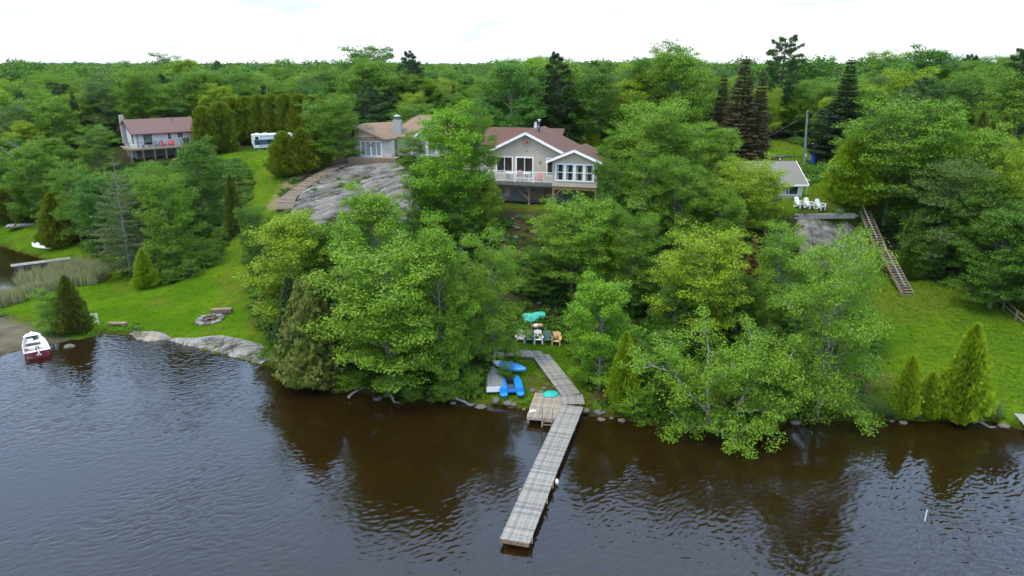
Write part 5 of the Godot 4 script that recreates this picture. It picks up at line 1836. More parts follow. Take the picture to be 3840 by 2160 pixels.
func tan_house() -> void:
	# origin: front left corner of the front wing at deck level
	var h := thing("house", Vector3(-22.4, 9.95, -101.6), -0.12, "tan roofed bungalow with glass doors and a terrace above the bare rock", "house")
	var w := 4.6
	var eave := 2.36
	var front := PackedVector2Array([Vector2(0, 0), Vector2(5.9, 0), Vector2(5.9, eave), Vector2(0, eave)])
	var doors := [Rect2(1.08, 0.06, 1.46, 2.0), Rect2(2.62, 0.06, 1.46, 2.0)]
	lap_wall(h, xf_of(Vector3.ZERO), front, doors, 0.2, M.siding_pale)
	for d in doors:
		window(h, xf_of(Vector3.ZERO), d, 2, 1, M.trim, "glass_door", 0.11)
	boxp("blind", Vector3(2.58, 1.1, -0.22), Vector3(3.1, 2.0, 0.03), M.blind, h)
	# left wall with a tall window
	var side := [Rect2(-1.5, 0.25, 0.7, 1.8)]
	lap_wall(h, xf_of(Vector3(0, 0, -2.2), -PI / 2), PackedVector2Array([Vector2(-2.2, 0), Vector2(2.2, 0), Vector2(2.2, eave), Vector2(-2.2, eave)]), [Rect2(1.1, 0.25, 0.7, 1.8)], 0.2, M.siding_pale)
	window(h, xf_of(Vector3(0, 0, -2.2), -PI / 2), Rect2(1.1, 0.25, 0.7, 1.8), 1, 1, M.trim)
	boxp("back_wall", Vector3(2.9, 1.2, -4.4), Vector3(5.8, 2.4, 0.12), M.siding_pale, h)
	boxp("right_wall", Vector3(5.84, 1.18, -2.2), Vector3(0.1, 2.3, 4.2), M.siding_pale, h)
	boxp("floor", Vector3(2.9, -0.06, -2.2), Vector3(5.7, 0.1, 4.2), M.inside, h)
	# cream gable over a little skirt roof
	lap_wall(h, xf_of(Vector3(0, 0, 0.02)), PackedVector2Array([Vector2(0.15, 2.62), Vector2(3.75, 2.62), Vector2(0.42, 3.95)]), [], 0.2, M.siding_cream)
	var sk := MB.new()
	roof_slab(sk, [Vector3(-0.2, 2.66, 0.0), Vector3(4.3, 2.66, 0.0), Vector3(4.55, 2.44, 0.46), Vector3(-0.4, 2.44, 0.46)], 0.12)
	part("skirt_roof", sk, M.roof_tan, h)
	var rf := MB.new()
	roof_slab(rf, [Vector3(0.32, 4.22, 0.35), Vector3(5.4, 4.5, -4.6), Vector3(6.3, 2.55, -0.3), Vector3(4.75, 2.42, 0.5)], 0.14)
	roof_slab(rf, [Vector3(0.32, 4.22, 0.35), Vector3(-0.45, 2.5, 0.4), Vector3(-0.45, 2.5, -4.7), Vector3(0.6, 4.22, -4.6)], 0.14)
	roof_slab(rf, [Vector3(0.32, 4.22, 0.30), Vector3(0.6, 4.22, -4.6), Vector3(5.4, 4.5, -4.62)], 0.14)
	var r1 := part("roof", rf, M.roof_tan, h)
	barp("fascia", Vector3(0.30, 4.08, 0.40), Vector3(4.80, 2.30, 0.54), 0.07, 0.26, M.trim_brown, r1)
	barp("fascia", Vector3(0.28, 4.06, 0.40), Vector3(-0.48, 2.36, 0.45), 0.07, 0.22, M.trim_brown, r1)
	barp("fascia", Vector3(4.80, 2.34, 0.54), Vector3(6.4, 2.44, -0.28), 0.07, 0.16, M.trim_brown, r1)
	# main body behind with a big hipped roof
	boxp("main_wall", Vector3(9.6, 1.4, -5.2), Vector3(7.2, 2.8, 8.0), M.siding_pale, h)
	var mr := MB.new()
	roof_slab(mr, [Vector3(5.5, 2.7, -0.8), Vector3(14.0, 2.7, -0.8), Vector3(13.6, 5.35, -5.4), Vector3(8.3, 5.35, -5.4)])
	roof_slab(mr, [Vector3(3.9, 3.6, -9.6), Vector3(5.5, 2.7, -0.8), Vector3(8.3, 5.35, -5.4)])
	roof_slab(mr, [Vector3(3.9, 3.6, -9.6), Vector3(8.3, 5.35, -5.4), Vector3(13.6, 5.35, -5.4), Vector3(14.0, 2.7, -9.8)])
	var r2 := part("main_roof", mr, M.roof_tan, h)
	barp("fascia", Vector3(3.9, 3.52, -9.62), Vector3(8.2, 5.29, -5.5), 0.06, 0.2, M.trim_brown, r2)
	# glazed gable on the right, half behind the trees
	lap_wall(h, xf_of(Vector3(10.6, 0, -0.2)), PackedVector2Array([Vector2(-1.7, 0), Vector2(1.7, 0), Vector2(1.7, 2.6), Vector2(0, 4.2), Vector2(-1.7, 2.6)]), [Rect2(-1.3, 0.3, 1.2, 2.0), Rect2(0.1, 0.3, 1.2, 2.0)], 0.2, M.siding_pale)
	window(h, xf_of(Vector3(10.6, 0, -0.2)), Rect2(-1.3, 0.3, 1.2, 2.0), 1, 1, M.trim, "window", 0.14)
	window(h, xf_of(Vector3(10.6, 0, -0.2)), Rect2(0.1, 0.3, 1.2, 2.0), 1, 1, M.trim, "window", 0.14)
	boxp("dormer_wall", Vector3(10.6, 1.3, -0.9), Vector3(3.3, 2.5, 1.0), M.siding_pale, h)
	var dr := MB.new()
	for s in [-1.0, 1.0]:
		roof_slab(dr, [Vector3(10.6, 4.4, 0.3), Vector3(10.6, 4.4, -3.4), Vector3(10.6 + s * 2.1, 2.45, -3.4), Vector3(10.6 + s * 2.1, 2.45, 0.3)])
	var r3 := part("dormer_roof", dr, M.roof_tan, h)
	for s in [-1.0, 1.0]:
		barp("fascia", Vector3(10.6, 4.28, 0.33), Vector3(10.6 + s * 2.15, 2.28, 0.33), 0.06, 0.22, M.trim, r3)
	# chimney
	var ch := boxp("chimney", Vector3(6.1, 3.9, -1.6), Vector3(1.15, 2.1, 0.95), M.stone_white, h)
	for k in 4:
		boxp("cap_post", Vector3(6.1 + (0.34 if k & 1 else -0.34), 5.2, -1.6 + (0.28 if k & 2 else -0.28)), Vector3(0.05, 0.5, 0.05), M.metal_dark, ch)
	boxp("flue", Vector3(6.1, 5.12, -1.6), Vector3(0.5, 0.34, 0.4), M.wood_dark, ch)
	var cap := MB.new()
	cap.lathe([Vector2(0.0, 5.68), Vector2(0.58, 5.46), Vector2(0.58, 5.42), Vector2(0.0, 5.42)], 4, Vector3(6.1, 0, -1.6))
	part("cap", cap, M.metal, ch)
	# terrace with a boarded skirt
	var tr := MB.new()
	tr.prism(PackedVector2Array([Vector2(-1.3, 0.9), Vector2(0.0, 0.3), Vector2(6.6, 0.3), Vector2(6.6, -1.6), Vector2(-0.4, -1.35)]), 0.0, -0.12, Transform3D(Basis(Vector3(1, 0, 0), Vector3(0, 0, -1), Vector3(0, 1, 0)), Vector3(0, 0, 0)))
	part("terrace", tr, M.deck_boards, h)
	var plank := BoxMesh.new()
	plank.size = Vector3(0.155, 1.15, 0.04)
	for k in 42:
		put("skirt_plank", plank, M.skirt if k % 3 else M.wood_brown, h, Transform3D(Basis(Vector3.UP, -0.036), Vector3(-0.35 + k * 0.165, -0.70, 1.36 + k * 0.0060)))
	for k in 14:
		put("skirt_plank", plank, M.skirt, h, Transform3D(Basis(Vector3.UP, 1.2), Vector3(-1.28 + k * 0.068, -0.70, -0.86 + k * 0.163)))
	# things on the terrace
	var pl := thing("planter_box", on_house(h, Vector3(5.3, 0.0, 0.65)), h.rotation.y, "pale wooden planter box by the terrace wall", "planter")
	for s in [-1.0, 1.0]:
		boxp("side", Vector3(0, 0.26, s * 0.22), Vector3(0.95, 0.5, 0.04), M.siding_pale, pl)
		boxp("end", Vector3(s * 0.46, 0.26, 0), Vector3(0.04, 0.5, 0.40), M.siding_pale, pl)
	boxp("soil", Vector3(0, 0.44, 0), Vector3(0.88, 0.04, 0.4), M.wood_dark, pl)
	var wr := thing("wreath", on_house(h, Vector3(2.58, 1.55, 0.10)), h.rotation.y, "round brown wreath between the glass doors", "wreath")
	var tw := MB.new()
	var path := []
	var rad := []
	for k in 19:
		path.append(Vector3(cos(TAU * k / 18.0), sin(TAU * k / 18.0), 0.0) * 0.17)
		rad.append(0.06 + 0.015 * sin(k * 2.7))
	tw.tube(path, rad, 6, false)
	part("ring", tw, M.rust, wr)


func white_house() -> void:
	var h := thing("house", Vector3(-61.4, 9.45, -117.6), 0.72, "white bungalow with a mauve brown roof and a deck on tall posts", "house")
	var long := 11.6
	var deep := 7.2
	var eave := 2.3
	var ridge := 4.1
	var holes := [Rect2(1.3, 0.35, 1.2, 1.85), Rect2(5.0, 1.0, 0.6, 0.95), Rect2(6.6, 1.15, 0.9, 0.95)]
	lap_wall(h, xf_of(Vector3.ZERO), PackedVector2Array([Vector2(0, -0.2), Vector2(long, -0.2), Vector2(long, eave), Vector2(0, eave)]), holes, 0.22, M.siding_white)
	window(h, xf_of(Vector3.ZERO), holes[0], 1, 1, M.trim_brown, "window", 0.08)
	window(h, xf_of(Vector3.ZERO), holes[1], 1, 2, M.trim, "window", 0.08)
	window(h, xf_of(Vector3.ZERO), holes[2], 2, 1, M.trim, "window", 0.08)
	boxp("shade", Vector3(1.9, 1.4, -0.2), Vector3(1.2, 1.5, 0.02), M.shade_green, h)
	var gw := xf_of(Vector3(0, 0, -deep / 2), -PI / 2)
	var gh := Rect2(1.55, 0.35, 1.35, 1.95)
	lap_wall(h, gw, gable_outline(deep, eave, ridge, -0.2), [gh], 0.22, M.siding_white)
	window(h, gw, gh, 1, 1, M.trim, "window", 0.08)
	boxp("shade", Vector3(0.2, 1.55, -deep / 2 + 2.22), Vector3(0.02, 1.4, 1.35), M.shade_green, h)
	boxp("back_wall", Vector3(long / 2, 1.05, -deep), Vector3(long, 2.5, 0.12), M.siding_white, h)
	boxp("far_wall", Vector3(long - 0.06, 1.05, -deep / 2), Vector3(0.1, 2.4, deep - 0.3), M.siding_white, h)
	boxp("floor", Vector3(long / 2, -0.25, -deep / 2), Vector3(long - 0.2, 0.14, deep - 0.2), M.inside, h)
	boxp("ceiling", Vector3(long / 2, 2.26, -deep / 2), Vector3(long - 0.2, 0.06, deep - 0.2), M.curtain, h)
	var rf := MB.new()
	var drop := (ridge - eave) / (deep / 2)
	for s in [-1.0, 1.0]:
		roof_slab(rf, [Vector3(-0.6, ridge + 0.15, -deep / 2), Vector3(long + 0.5, ridge + 0.15, -deep / 2), Vector3(long + 0.5, eave - drop * 0.6 + 0.15, -deep / 2 + s * (deep / 2 + 0.6)), Vector3(-0.6, eave - drop * 0.6 + 0.15, -deep / 2 + s * (deep / 2 + 0.6))])
	var roof := part("roof", rf, M.roof_mauve, h)
	barp("fascia", Vector3(-0.63, ridge + 0.05, -deep / 2), Vector3(-0.63, eave - drop * 0.6 + 0.03, 0.63), 0.05, 0.26, M.trim_maroon, roof)
	barp("fascia", Vector3(-0.63, ridge + 0.05, -deep / 2), Vector3(-0.63, eave - drop * 0.6 + 0.03, -deep - 0.63), 0.05, 0.26, M.trim_maroon, roof)
	barp("gutter", Vector3(-0.6, eave - drop * 0.6 + 0.06, 0.66), Vector3(long + 0.5, eave - drop * 0.6 + 0.06, 0.66), 0.10, 0.14, M.trim_maroon, roof)
	barp("downspout", Vector3(0.35, eave - 0.2, 0.06), Vector3(0.35, -2.2, 0.1), 0.07, 0.07, M.metal_dark, roof)
	var vp := MB.new()
	vp.tube([Vector3(6.8, 3.6, -2.2), Vector3(6.8, 4.25, -2.2)], [0.05, 0.05], 8)
	part("vent_pipe", vp, M.trim_maroon, roof)
	boxp("chimney", Vector3(-0.35, 2.6, -deep * 0.72), Vector3(0.6, 4.6, 0.7), M.stone_white, h)
	# lower storey in shade
	boxp("basement_wall", Vector3(long / 2, -1.3, -0.5), Vector3(long, 2.1, 0.2), M.concrete, h)
	boxp("basement_wall", Vector3(0.2, -1.3, -deep / 2), Vector3(0.2, 2.1, deep - 1.2), M.concrete, h)
	boxp("basement_door", Vector3(0.06, -1.3, -0.9), Vector3(0.06, 1.9, 0.85), M.siding_white, h)
	# deck: boards, rim, posts, rail
	var db := BoxMesh.new()
	db.size = Vector3(long + 1.6, 0.04, 0.18)
	for k in 12:
		put("deck_board", db, M["platform_%d" % (k % 3)], h, Transform3D(Basis.IDENTITY, Vector3(long / 2 - 0.8, -0.03, 0.12 + k * 0.19)))
	var db2 := BoxMesh.new()
	db2.size = Vector3(1.5, 0.04, 0.18)
	for k in 19:
		put("deck_board", db2, M["platform_%d" % ((k + 1) % 3)], h, Transform3D(Basis.IDENTITY, Vector3(-0.85, -0.03, -0.07 - k * 0.19)))
	boxp("deck_rim", Vector3(long / 2 - 0.8, -0.17, 2.36), Vector3(long + 1.65, 0.26, 0.05), M.wood_tan, h)
	boxp("deck_rim", Vector3(-1.62, -0.17, 0.4), Vector3(0.05, 0.26, 4.1), M.wood_tan, h)
	for k in 8:
		for z in [2.2, 0.9]:
			var x := -1.4 + k * 1.75
			var g := ground_local(h, x, z)
			boxp("deck_post", Vector3(x, (-0.3 + g) / 2, z), Vector3(0.16, maxf(0.3, absf(g) - 0.3), 0.16), M.wood_tan if z > 1.5 else M.wood_brown, h)
	var rail := barp("rail", Vector3(-1.6, 0.95, 2.32), Vector3(long + 0.7, 0.95, 2.32), 0.09, 0.04, M.wood_dark, h)
	barp("rail", Vector3(-1.6, 0.95, 2.32), Vector3(-1.6, 0.95, -1.5), 0.09, 0.04, M.wood_dark, h)
	for k in 8:
		boxp("rail_post", Vector3(-1.6 + k * 1.98, 0.46, 2.32), Vector3(0.09, 0.94, 0.09), M.wood_tan, rail)
	boxp("rail_post", Vector3(-1.6, 0.46, 0.4), Vector3(0.09, 0.94, 0.09), M.wood_tan, rail)
	var pk := BoxMesh.new()
	pk.size = Vector3(0.13, 0.8, 0.03)
	for k in 20:
		put("privacy_board", pk, M.wood_tan, h, Transform3D(Basis.IDENTITY, Vector3(9.4 + k * 0.135, 0.45, 2.25)))
	# on the deck
	var tn := h.rotation.y
	adirondack(on_house(h, Vector3(4.0, 0, 1.2)), tn + 0.9, M.red, "red slatted chair on the white bungalow's deck next to the grey chair")
	adirondack(on_house(h, Vector3(5.1, 0, 1.3)), tn - 0.7, M.red, "red slatted chair on the white bungalow's deck on the barbecue side")
	adirondack(on_house(h, Vector3(3.0, 0, 1.0)), tn + 1.2, M.grey_dark, "grey slatted chair on the white bungalow's deck", "", 1.15)
	var bq := thing("barbecue", on_house(h, Vector3(7.4, 0, 1.5)), tn, "black barbecue with closed lid on the white bungalow's deck", "barbecue")
	boxp("cart", Vector3(0, 0.42, 0), Vector3(0.75, 0.82, 0.55), M.black, bq)
	var lid := MB.new()
	lid.prism(PackedVector2Array([Vector2(-0.32, 0.0), Vector2(0.32, 0.0), Vector2(0.30, 0.22), Vector2(0.16, 0.36), Vector2(-0.16, 0.36), Vector2(-0.30, 0.22)]), -0.45, 0.45, Transform3D(Basis(Vector3.UP, PI / 2), Vector3(0, 0.86, 0)))
	part("lid", lid, M.black, bq)
	boxp("side_shelf", Vector3(0.68, 0.84, 0), Vector3(0.5, 0.04, 0.45), M.black, bq)
	var bt := thing("picnic_bench", on_house(h, Vector3(1.2, 0, 1.5)), tn + 0.3, "low brown bench on the white bungalow's deck", "bench")
	boxp("seat", Vector3(0, 0.42, 0), Vector3(1.2, 0.05, 0.32), M.brick, bt)
	for s in [-1.0, 1.0]:
		boxp("leg", Vector3(s * 0.5, 0.2, 0), Vector3(0.06, 0.4, 0.3), M.brick, bt)
	dish("white satellite dish on the end of the mauve brown roof", on_house(h, Vector3(long + 0.1, 3.05, -1.6)), tn - 0.9)


func small_cottage() -> void:
	var h := thing("cottage", Vector3(29.6, 8.55, -72.4), 0.06, "small white cottage with a grey shingle roof beside the white lawn chairs", "cottage")
	# origin at the right front corner; the wall runs to -x
	var long := 9.0
	var eave := 2.15
	var f := xf_of(Vector3.ZERO)
	var holes := [Rect2(-2.3, 0.95, 2.0, 1.0), Rect2(-4.6, 0.95, 1.9, 1.0)]
	lap_wall(h, f, PackedVector2Array([Vector2(-long, 0.86), Vector2(0, 0.86), Vector2(0, eave), Vector2(-long, eave)]), holes, 0.2, M.siding_white)
	lap_wall(h, f, PackedVector2Array([Vector2(-long, -0.15), Vector2(0, -0.15), Vector2(0, 0.86), Vector2(-long, 0.86)]), [], 0.25, M.siding, "panel", true)
	window(h, f, holes[0], 2, 1, M.trim)
	window(h, f, holes[1], 2, 1, M.trim)
	boxp("blind", Vector3(-1.8, 1.45, -0.2), Vector3(0.9, 1.0, 0.02), M.curtain, h)
	boxp("corner_board", Vector3(0.03, 1.0, 0.03), Vector3(0.12, 2.3, 0.12), M.trim, h)
	lap_wall(h, xf_of(Vector3(0, 0, -3.0), PI / 2), gable_outline(6.0, eave, 3.85, -0.15), [], 0.2, M.siding_white)
	boxp("back_wall", Vector3(-long / 2, 1.0, -6.0), Vector3(long, 2.3, 0.12), M.siding_white, h)
	boxp("far_wall", Vector3(-long + 0.06, 1.0, -3.0), Vector3(0.12, 2.3, 5.8), M.siding_white, h)
	boxp("floor", Vector3(-long / 2, -0.2, -3.0), Vector3(long - 0.2, 0.12, 5.8), M.inside, h)
	boxp("ceiling", Vector3(-long / 2, 2.12, -3.0), Vector3(long - 0.2, 0.06, 5.8), M.inside, h)
	var rf := MB.new()
	for s in [-1.0, 1.0]:
		roof_slab(rf, [Vector3(0.5, 4.0, -3.0), Vector3(-long - 0.4, 4.0, -3.0), Vector3(-long - 0.4, 2.02, -3.0 + s * 3.5), Vector3(0.5, 2.02, -3.0 + s * 3.5)])
	var roof := part("roof", rf, M.roof_grey, h)
	barp("fascia", Vector3(0.53, 1.96, 0.53), Vector3(-long - 0.4, 1.96, 0.53), 0.08, 0.16, M.trim, roof)
	barp("rake_board", Vector3(0.53, 3.93, -3.0), Vector3(0.53, 1.95, 0.5), 0.05, 0.16, M.trim, roof)
	barp("rake_board", Vector3(0.53, 3.93, -3.0), Vector3(0.53, 1.95, -6.5), 0.05, 0.16, M.trim, roof)
	var pr := MB.new()
	roof_slab(pr, [Vector3(0.5, 2.55, -1.2), Vector3(0.5, 2.55, -3.4), Vector3(1.35, 2.25, -3.4), Vector3(1.35, 2.25, -1.2)])
	var porch := part("side_porch_roof", pr, M.roof_grey, h)
	barp("gutter", Vector3(1.38, 2.2, -1.15), Vector3(1.38, 2.2, -3.4), 0.09, 0.1, M.trim, porch)
	boxp("gutter_end", Vector3(0.95, 2.26, -1.16), Vector3(0.8, 0.1, 0.05), M.trim, porch)
	boxp("porch_post", Vector3(1.28, 1.0, -1.4), Vector3(0.09, 2.3, 0.09), M.trim, porch)


func travel_trailer() -> void:
	var at := on_ground(-43.7, -122.0)
	var t := thing("travel_trailer", at, 0.5, "white travel trailer with a navy band parked by the tall hedge", "trailer")
	t.scale = Vector3.ONE * 0.9
	# local x runs along the side that faces the lawn; the rear end is at x = 0
	var body := MB.new()
	var prof := PackedVector2Array([Vector2(0, 0.62), Vector2(7.2, 0.62), Vector2(7.6, 1.2), Vector2(7.45, 2.9), Vector2(7.1, 3.05), Vector2(0.12, 3.05), Vector2(0, 2.92)])
	body.prism(prof, -2.4, 0.0)
	var b := part("body", body, M.white_gloss, t)
	boxp("navy_band", Vector3(3.6, 1.62, 0.008), Vector3(7.0, 0.95, 0.012), M.navy, b)
	boxp("grey_band", Vector3(3.6, 0.92, 0.008), Vector3(7.0, 0.28, 0.012), M.grey_plastic, b)
	for w in [[0.62, 2.40, 0.6, 0.55], [0.72, 1.42, 0.62, 0.55], [3.0, 1.78, 1.2, 0.6], [5.2, 1.9, 0.9, 0.6]]:
		var win := boxp("window", Vector3(w[0], w[1], 0.022), Vector3(w[2], w[3], 0.02), M.black, b)
		win.set_meta("label", "dark tinted trailer window")
	boxp("slide_out", Vector3(1.35, 1.85, 0.03), Vector3(0.05, 2.1, 0.04), M.metal_dark, b)
	barp("awning", Vector3(1.4, 2.86, 0.08), Vector3(6.6, 2.86, 0.08), 0.14, 0.14, M.white_rough, b)
	boxp("storage_door", Vector3(0.62, 0.90, 0.03), Vector3(0.62, 0.36, 0.03), M.white_gloss, b)
	# rear: spare wheel, tail lamps, nameplate
	var sp := MB.new()
	sp.lathe([Vector2(0.0, 0.10), Vector2(0.16, 0.10), Vector2(0.18, 0.06), Vector2(0.30, 0.09), Vector2(0.34, 0.0), Vector2(0.30, -0.09)], 18)
	var wheel := put("spare_wheel", sp.mesh(), M.black, t, Transform3D(Basis(Vector3.BACK, PI / 2), Vector3(-0.05, 0.85, -1.35)))
	var hb := MB.new()
	hb.lathe([Vector2(0.0, 0.13), Vector2(0.12, 0.12), Vector2(0.15, 0.08)], 12)
	put("hub", hb.mesh(), M.metal, wheel)
	for z in [-0.2, -2.2]:
		boxp("tail_lamp", Vector3(-0.02, 1.15, z), Vector3(0.04, 0.12, 0.16), M.trim_maroon, b)
	boxp("nameplate", Vector3(-0.008, 2.65, -1.25), Vector3(0.012, 0.14, 0.9), M.grey_dark, b)
	for x in [3.4, 4.3]:
		var wm := MB.new()
		wm.lathe([Vector2(0.0, 0.12), Vector2(0.2, 0.12), Vector2(0.33, 0.10), Vector2(0.36, 0.0), Vector2(0.33, -0.10), Vector2(0.0, -0.12)], 18)
		for z in [-0.15, -2.25]:
			put("wheel", wm.mesh(), M.black, t, Transform3D(Basis(Vector3.RIGHT, PI / 2), Vector3(x, 0.36, z)))
	for x in [0.9, 2.4, 5.0]:
		var rv := MB.new()
		rv.box(Vector3(x, 3.13, -1.2), Vector3(0.7, 0.2, 0.6))
		part("roof_vent", rv, M.white_rough if x < 4.0 else M.metal_dark, b)
	for x in [0.5, 6.6]:
		barp("jack", Vector3(x, 0.62, -0.2), Vector3(x, -0.05, -0.2), 0.08, 0.08, M.metal_dark, t)
	boxp("step_block", Vector3(0.9, 0.12, 0.5), Vector3(0.9, 0.26, 0.5), M.concrete, t)


# ------------------------------------------------------------------ docks and what lies by the water
# a run of planks from a to b: each plank a part of its own
func plank_run(parent: Node3D, a: Vector3, b: Vector3, wide: float, pitch: float, mats: Array, skew_a := 0.0, skew_b := 0.0) -> void:
	var d := b - a
	var n := int(d.length() / pitch)
	var z := d.normalized()
	var x := Vector3.UP.cross(z).normalized()
	var pm := MB.new()
	pm.board(Vector3.ZERO, Vector3(wide, 0.04, pitch - 0.014), 0.006)
	var mesh := pm.mesh()
	for k in n:
		var f := (k + 0.5) / n
		var sk := lerpf(skew_a, skew_b, f)
		var bs := Basis(x, Vector3.UP, z).rotated(Vector3.UP, sk + rnd(-0.006, 0.006))
		put("plank", mesh, mats[rng.randi() % mats.size()], parent, Transform3D(bs.scaled_local(Vector3(rnd(0.985, 1.015), 1, 1)), a + d * f + Vector3.UP * rnd(-0.004, 0.004)))


func dock_and_walk() -> void:
	rng.seed = 41
	var grey := [M.dock_0, M.dock_0, M.dock_1, M.dock_2, M.dock_3, M.dock_4, M.dock_5]
	var d := thing("dock", Vector3(0.13, 0.0, -28.73), 0.0, "long weathered grey plank dock reaching out over the lake", "dock")
	var o := d.position
	var a := Vector3(0.13, 0.42, -28.73) - o
	var k := Vector3(1.82, 0.42, -35.0) - o
	var e := Vector3(4.02, 0.55, -42.6) - o
	plank_run(d, a, k, 1.46, 0.148, grey)
	plank_run(d, k + (e - k).normalized() * 0.05, e, 1.44, 0.148, grey)
	for s in [[a, k], [k, e]]:
		var dir: Vector3 = (s[1] - s[0]).normalized()
		var side := Vector3.UP.cross(dir).normalized()
		for q in [-0.66, 0.0, 0.66]:
			barp("stringer", s[0] + side * q - Vector3.UP * 0.13, s[1] + side * q - Vector3.UP * 0.13, 0.05, 0.18, M.wood_grey, d)
		var m := 2 if s[0] == a else 3
		for p in m:
			for q in [-0.60, 0.60]:
				var at: Vector3 = (s[0] as Vector3).lerp(s[1], (p + 0.15) / m) + side * q
				var wp := at + o
				var low := minf(ground_y(wp.x, wp.z), -0.2) - 0.2
				boxp("pile", Vector3(at.x, (0.36 + low) / 2, at.z), Vector3(0.09, 0.36 - low, 0.09), M.wood_orange if (p + m) % 3 == 0 else M.wood_grey, d)
	# rim board at the outer end, cleats and a white fender
	var dir0 := (k - a).normalized()
	var sd0 := Vector3.UP.cross(dir0).normalized()
	barp("end_board", a - dir0 * 0.03 + sd0 * 0.72 - Vector3.UP * 0.10, a - dir0 * 0.03 - sd0 * 0.72 - Vector3.UP * 0.10, 0.05, 0.2, M.wood_brown, d)
	for q in [[0.04, -0.78], [0.55, -0.78], [0.78, -0.78], [0.62, 0.78]]:
		var at2: Vector3 = a.lerp(k, q[0]) + sd0 * q[1]
		boxp("cleat_post", at2 + Vector3.UP * 0.02, Vector3(0.09, 0.34, 0.09), M.wood_tan, d)
	var fd := thing("boat_fender", Vector3(2.46, 0.22, -34.1), 0.3, "white round fender hanging on the dock edge", "fender")
	var fm := MB.new()
	fm.lathe([Vector2(0.0, -0.16), Vector2(0.08, -0.14), Vector2(0.12, 0.0), Vector2(0.08, 0.14), Vector2(0.03, 0.18), Vector2(0.0, 0.19)], 12)
	part("float", fm, M.white_gloss, fd)
	# boardwalk on the lawn
	var w := thing("boardwalk", Vector3(4.0, 0.0, -43.5), 0.0, "grey plank boardwalk bending across the lawn towards the shore maples", "boardwalk")
	o = w.position
	var b0 := Vector3(4.08, 0.60, -42.75) - o
	var b1 := Vector3(4.05, 0.66, -44.0) - o
	var b2 := Vector3(2.15, 0.98, -50.4) - o
	var b3 := Vector3(-1.3, 1.05, -50.7) - o
	plank_run(w, b0, b1, 1.55, 0.148, grey, 0.0, 0.16)
	plank_run(w, b1, b2, 1.36, 0.148, grey, 0.10, -0.35)
	plank_run(w, b2 + Vector3(0.3, 0, 0), b3, 1.36, 0.148, grey, 0.35, 0.0)
	for s in [[b0, b1], [b1, b2], [b2, b3]]:
		var dir: Vector3 = (s[1] - s[0]).normalized()
		var side := Vector3.UP.cross(dir).normalized()
		for q in [-0.5, 0.5]:
			barp("sleeper", s[0] + side * q - Vector3.UP * 0.17, s[1] + side * q - Vector3.UP * 0.17, 0.09, 0.26, M.wood_grey, w)
	# swimming platform
	var p := thing("platform", Vector3(0.95, 0.0, -41.35), 0.0, "pale tan plank platform with a swim ladder beside the dock", "platform")
	o = p.position
	var tan_ := [M.platform_0, M.platform_1, M.platform_2]
	var pa := Vector3(1.98, 0.50, -41.02) - o
	var pb := Vector3(2.62, 0.50, -44.5) - o
	plank_run(p, pa, pb, 2.08, 0.148, tan_, 0.0, 0.0)
	var pd := (pb - pa).normalized()
	var ps := Vector3.UP.cross(pd).normalized()
	barp("front_board", pa - pd * 0.04 + ps * 1.04 - Vector3.UP * 0.09, pa - pd * 0.04 - ps * 1.04 - Vector3.UP * 0.09, 0.05, 0.2, M.platform_1, p)
	for q in [-0.98, 0.0, 0.98]:
		barp("joist", pa + ps * q - Vector3.UP * 0.13, pb + ps * q - Vector3.UP * 0.13, 0.06, 0.18, M.wood_grey, p)
		for f in [0.04, 0.5]:
			var at3: Vector3 = pa.lerp(pb, f) + ps * q
			boxp("pile", Vector3(at3.x, -0.10, at3.z), Vector3(0.13, 1.1, 0.13), M.platform_0, p)
	for q in [0.02, -0.62]:
		var la: Vector3 = pa - pd * 0.07 + ps * q
		barp("ladder_rail", la - Vector3.UP * 0.55 - pd * 0.25, la + Vector3.UP * 0.75, 0.07, 0.07, M.wood_tan, p)
	for q in 3:
		barp("ladder_step", pa - pd * (0.14 + 0.07 * q) + ps * 0.06 - Vector3.UP * (0.16 + 0.2 * q), pa - pd * (0.14 + 0.07 * q) - ps * 0.66 - Vector3.UP * (0.16 + 0.2 * q), 0.18, 0.04, M.wood_brown, p)
	# small dock at the right edge and the one in the inlet
	var rd := thing("dock", Vector3(33.2, 0.0, -40.6), 0.0, "short pale plank dock at the foot of the sloping lawn", "dock")
	plank_run(rd, Vector3(0.6, 0.42, -0.9), Vector3(-0.5, 0.42, 3.2), 2.2, 0.15, [M.dock_3, M.dock_3, M.dock_1])
	for q in [-0.95, 0.95]:
		barp("stringer", Vector3(0.6 + q, 0.28, -0.7), Vector3(-0.5 + q, 0.28, 3.1), 0.07, 0.2, M.wood_grey, rd)
		for f in [0.3, 0.9]:
			boxp("pile", Vector3(0.6 - 1.1 * f + q, -0.2, -0.9 + 4.1 * f), Vector3(0.1, 1.1, 0.1), M.wood_grey, rd)
	var ld := thing("floating_dock", Vector3(-55.0, 0.0, -79.2), 0.0, "narrow floating dock with dark floats in the reedy inlet", "dock")
	var l0 := Vector3(-57.0, 0.42, -77.8) - ld.position
	var l1 := Vector3(-52.2, 0.42, -81.2) - ld.position
	plank_run(ld, l0, l1, 1.25, 0.15, [M.dock_1, M.dock_3, M.dock_0])
	var lx := (l1 - l0).normalized()
	for k2 in 3:
		var fl := MB.new()
		fl.bar(l0.lerp(l1, 0.03 + k2 * 0.33) - Vector3.UP * 0.22, l0.lerp(l1, 0.30 + k2 * 0.33) - Vector3.UP * 0.22, 1.15, 0.36)
		part("float", fl, M.metal_dark, ld)


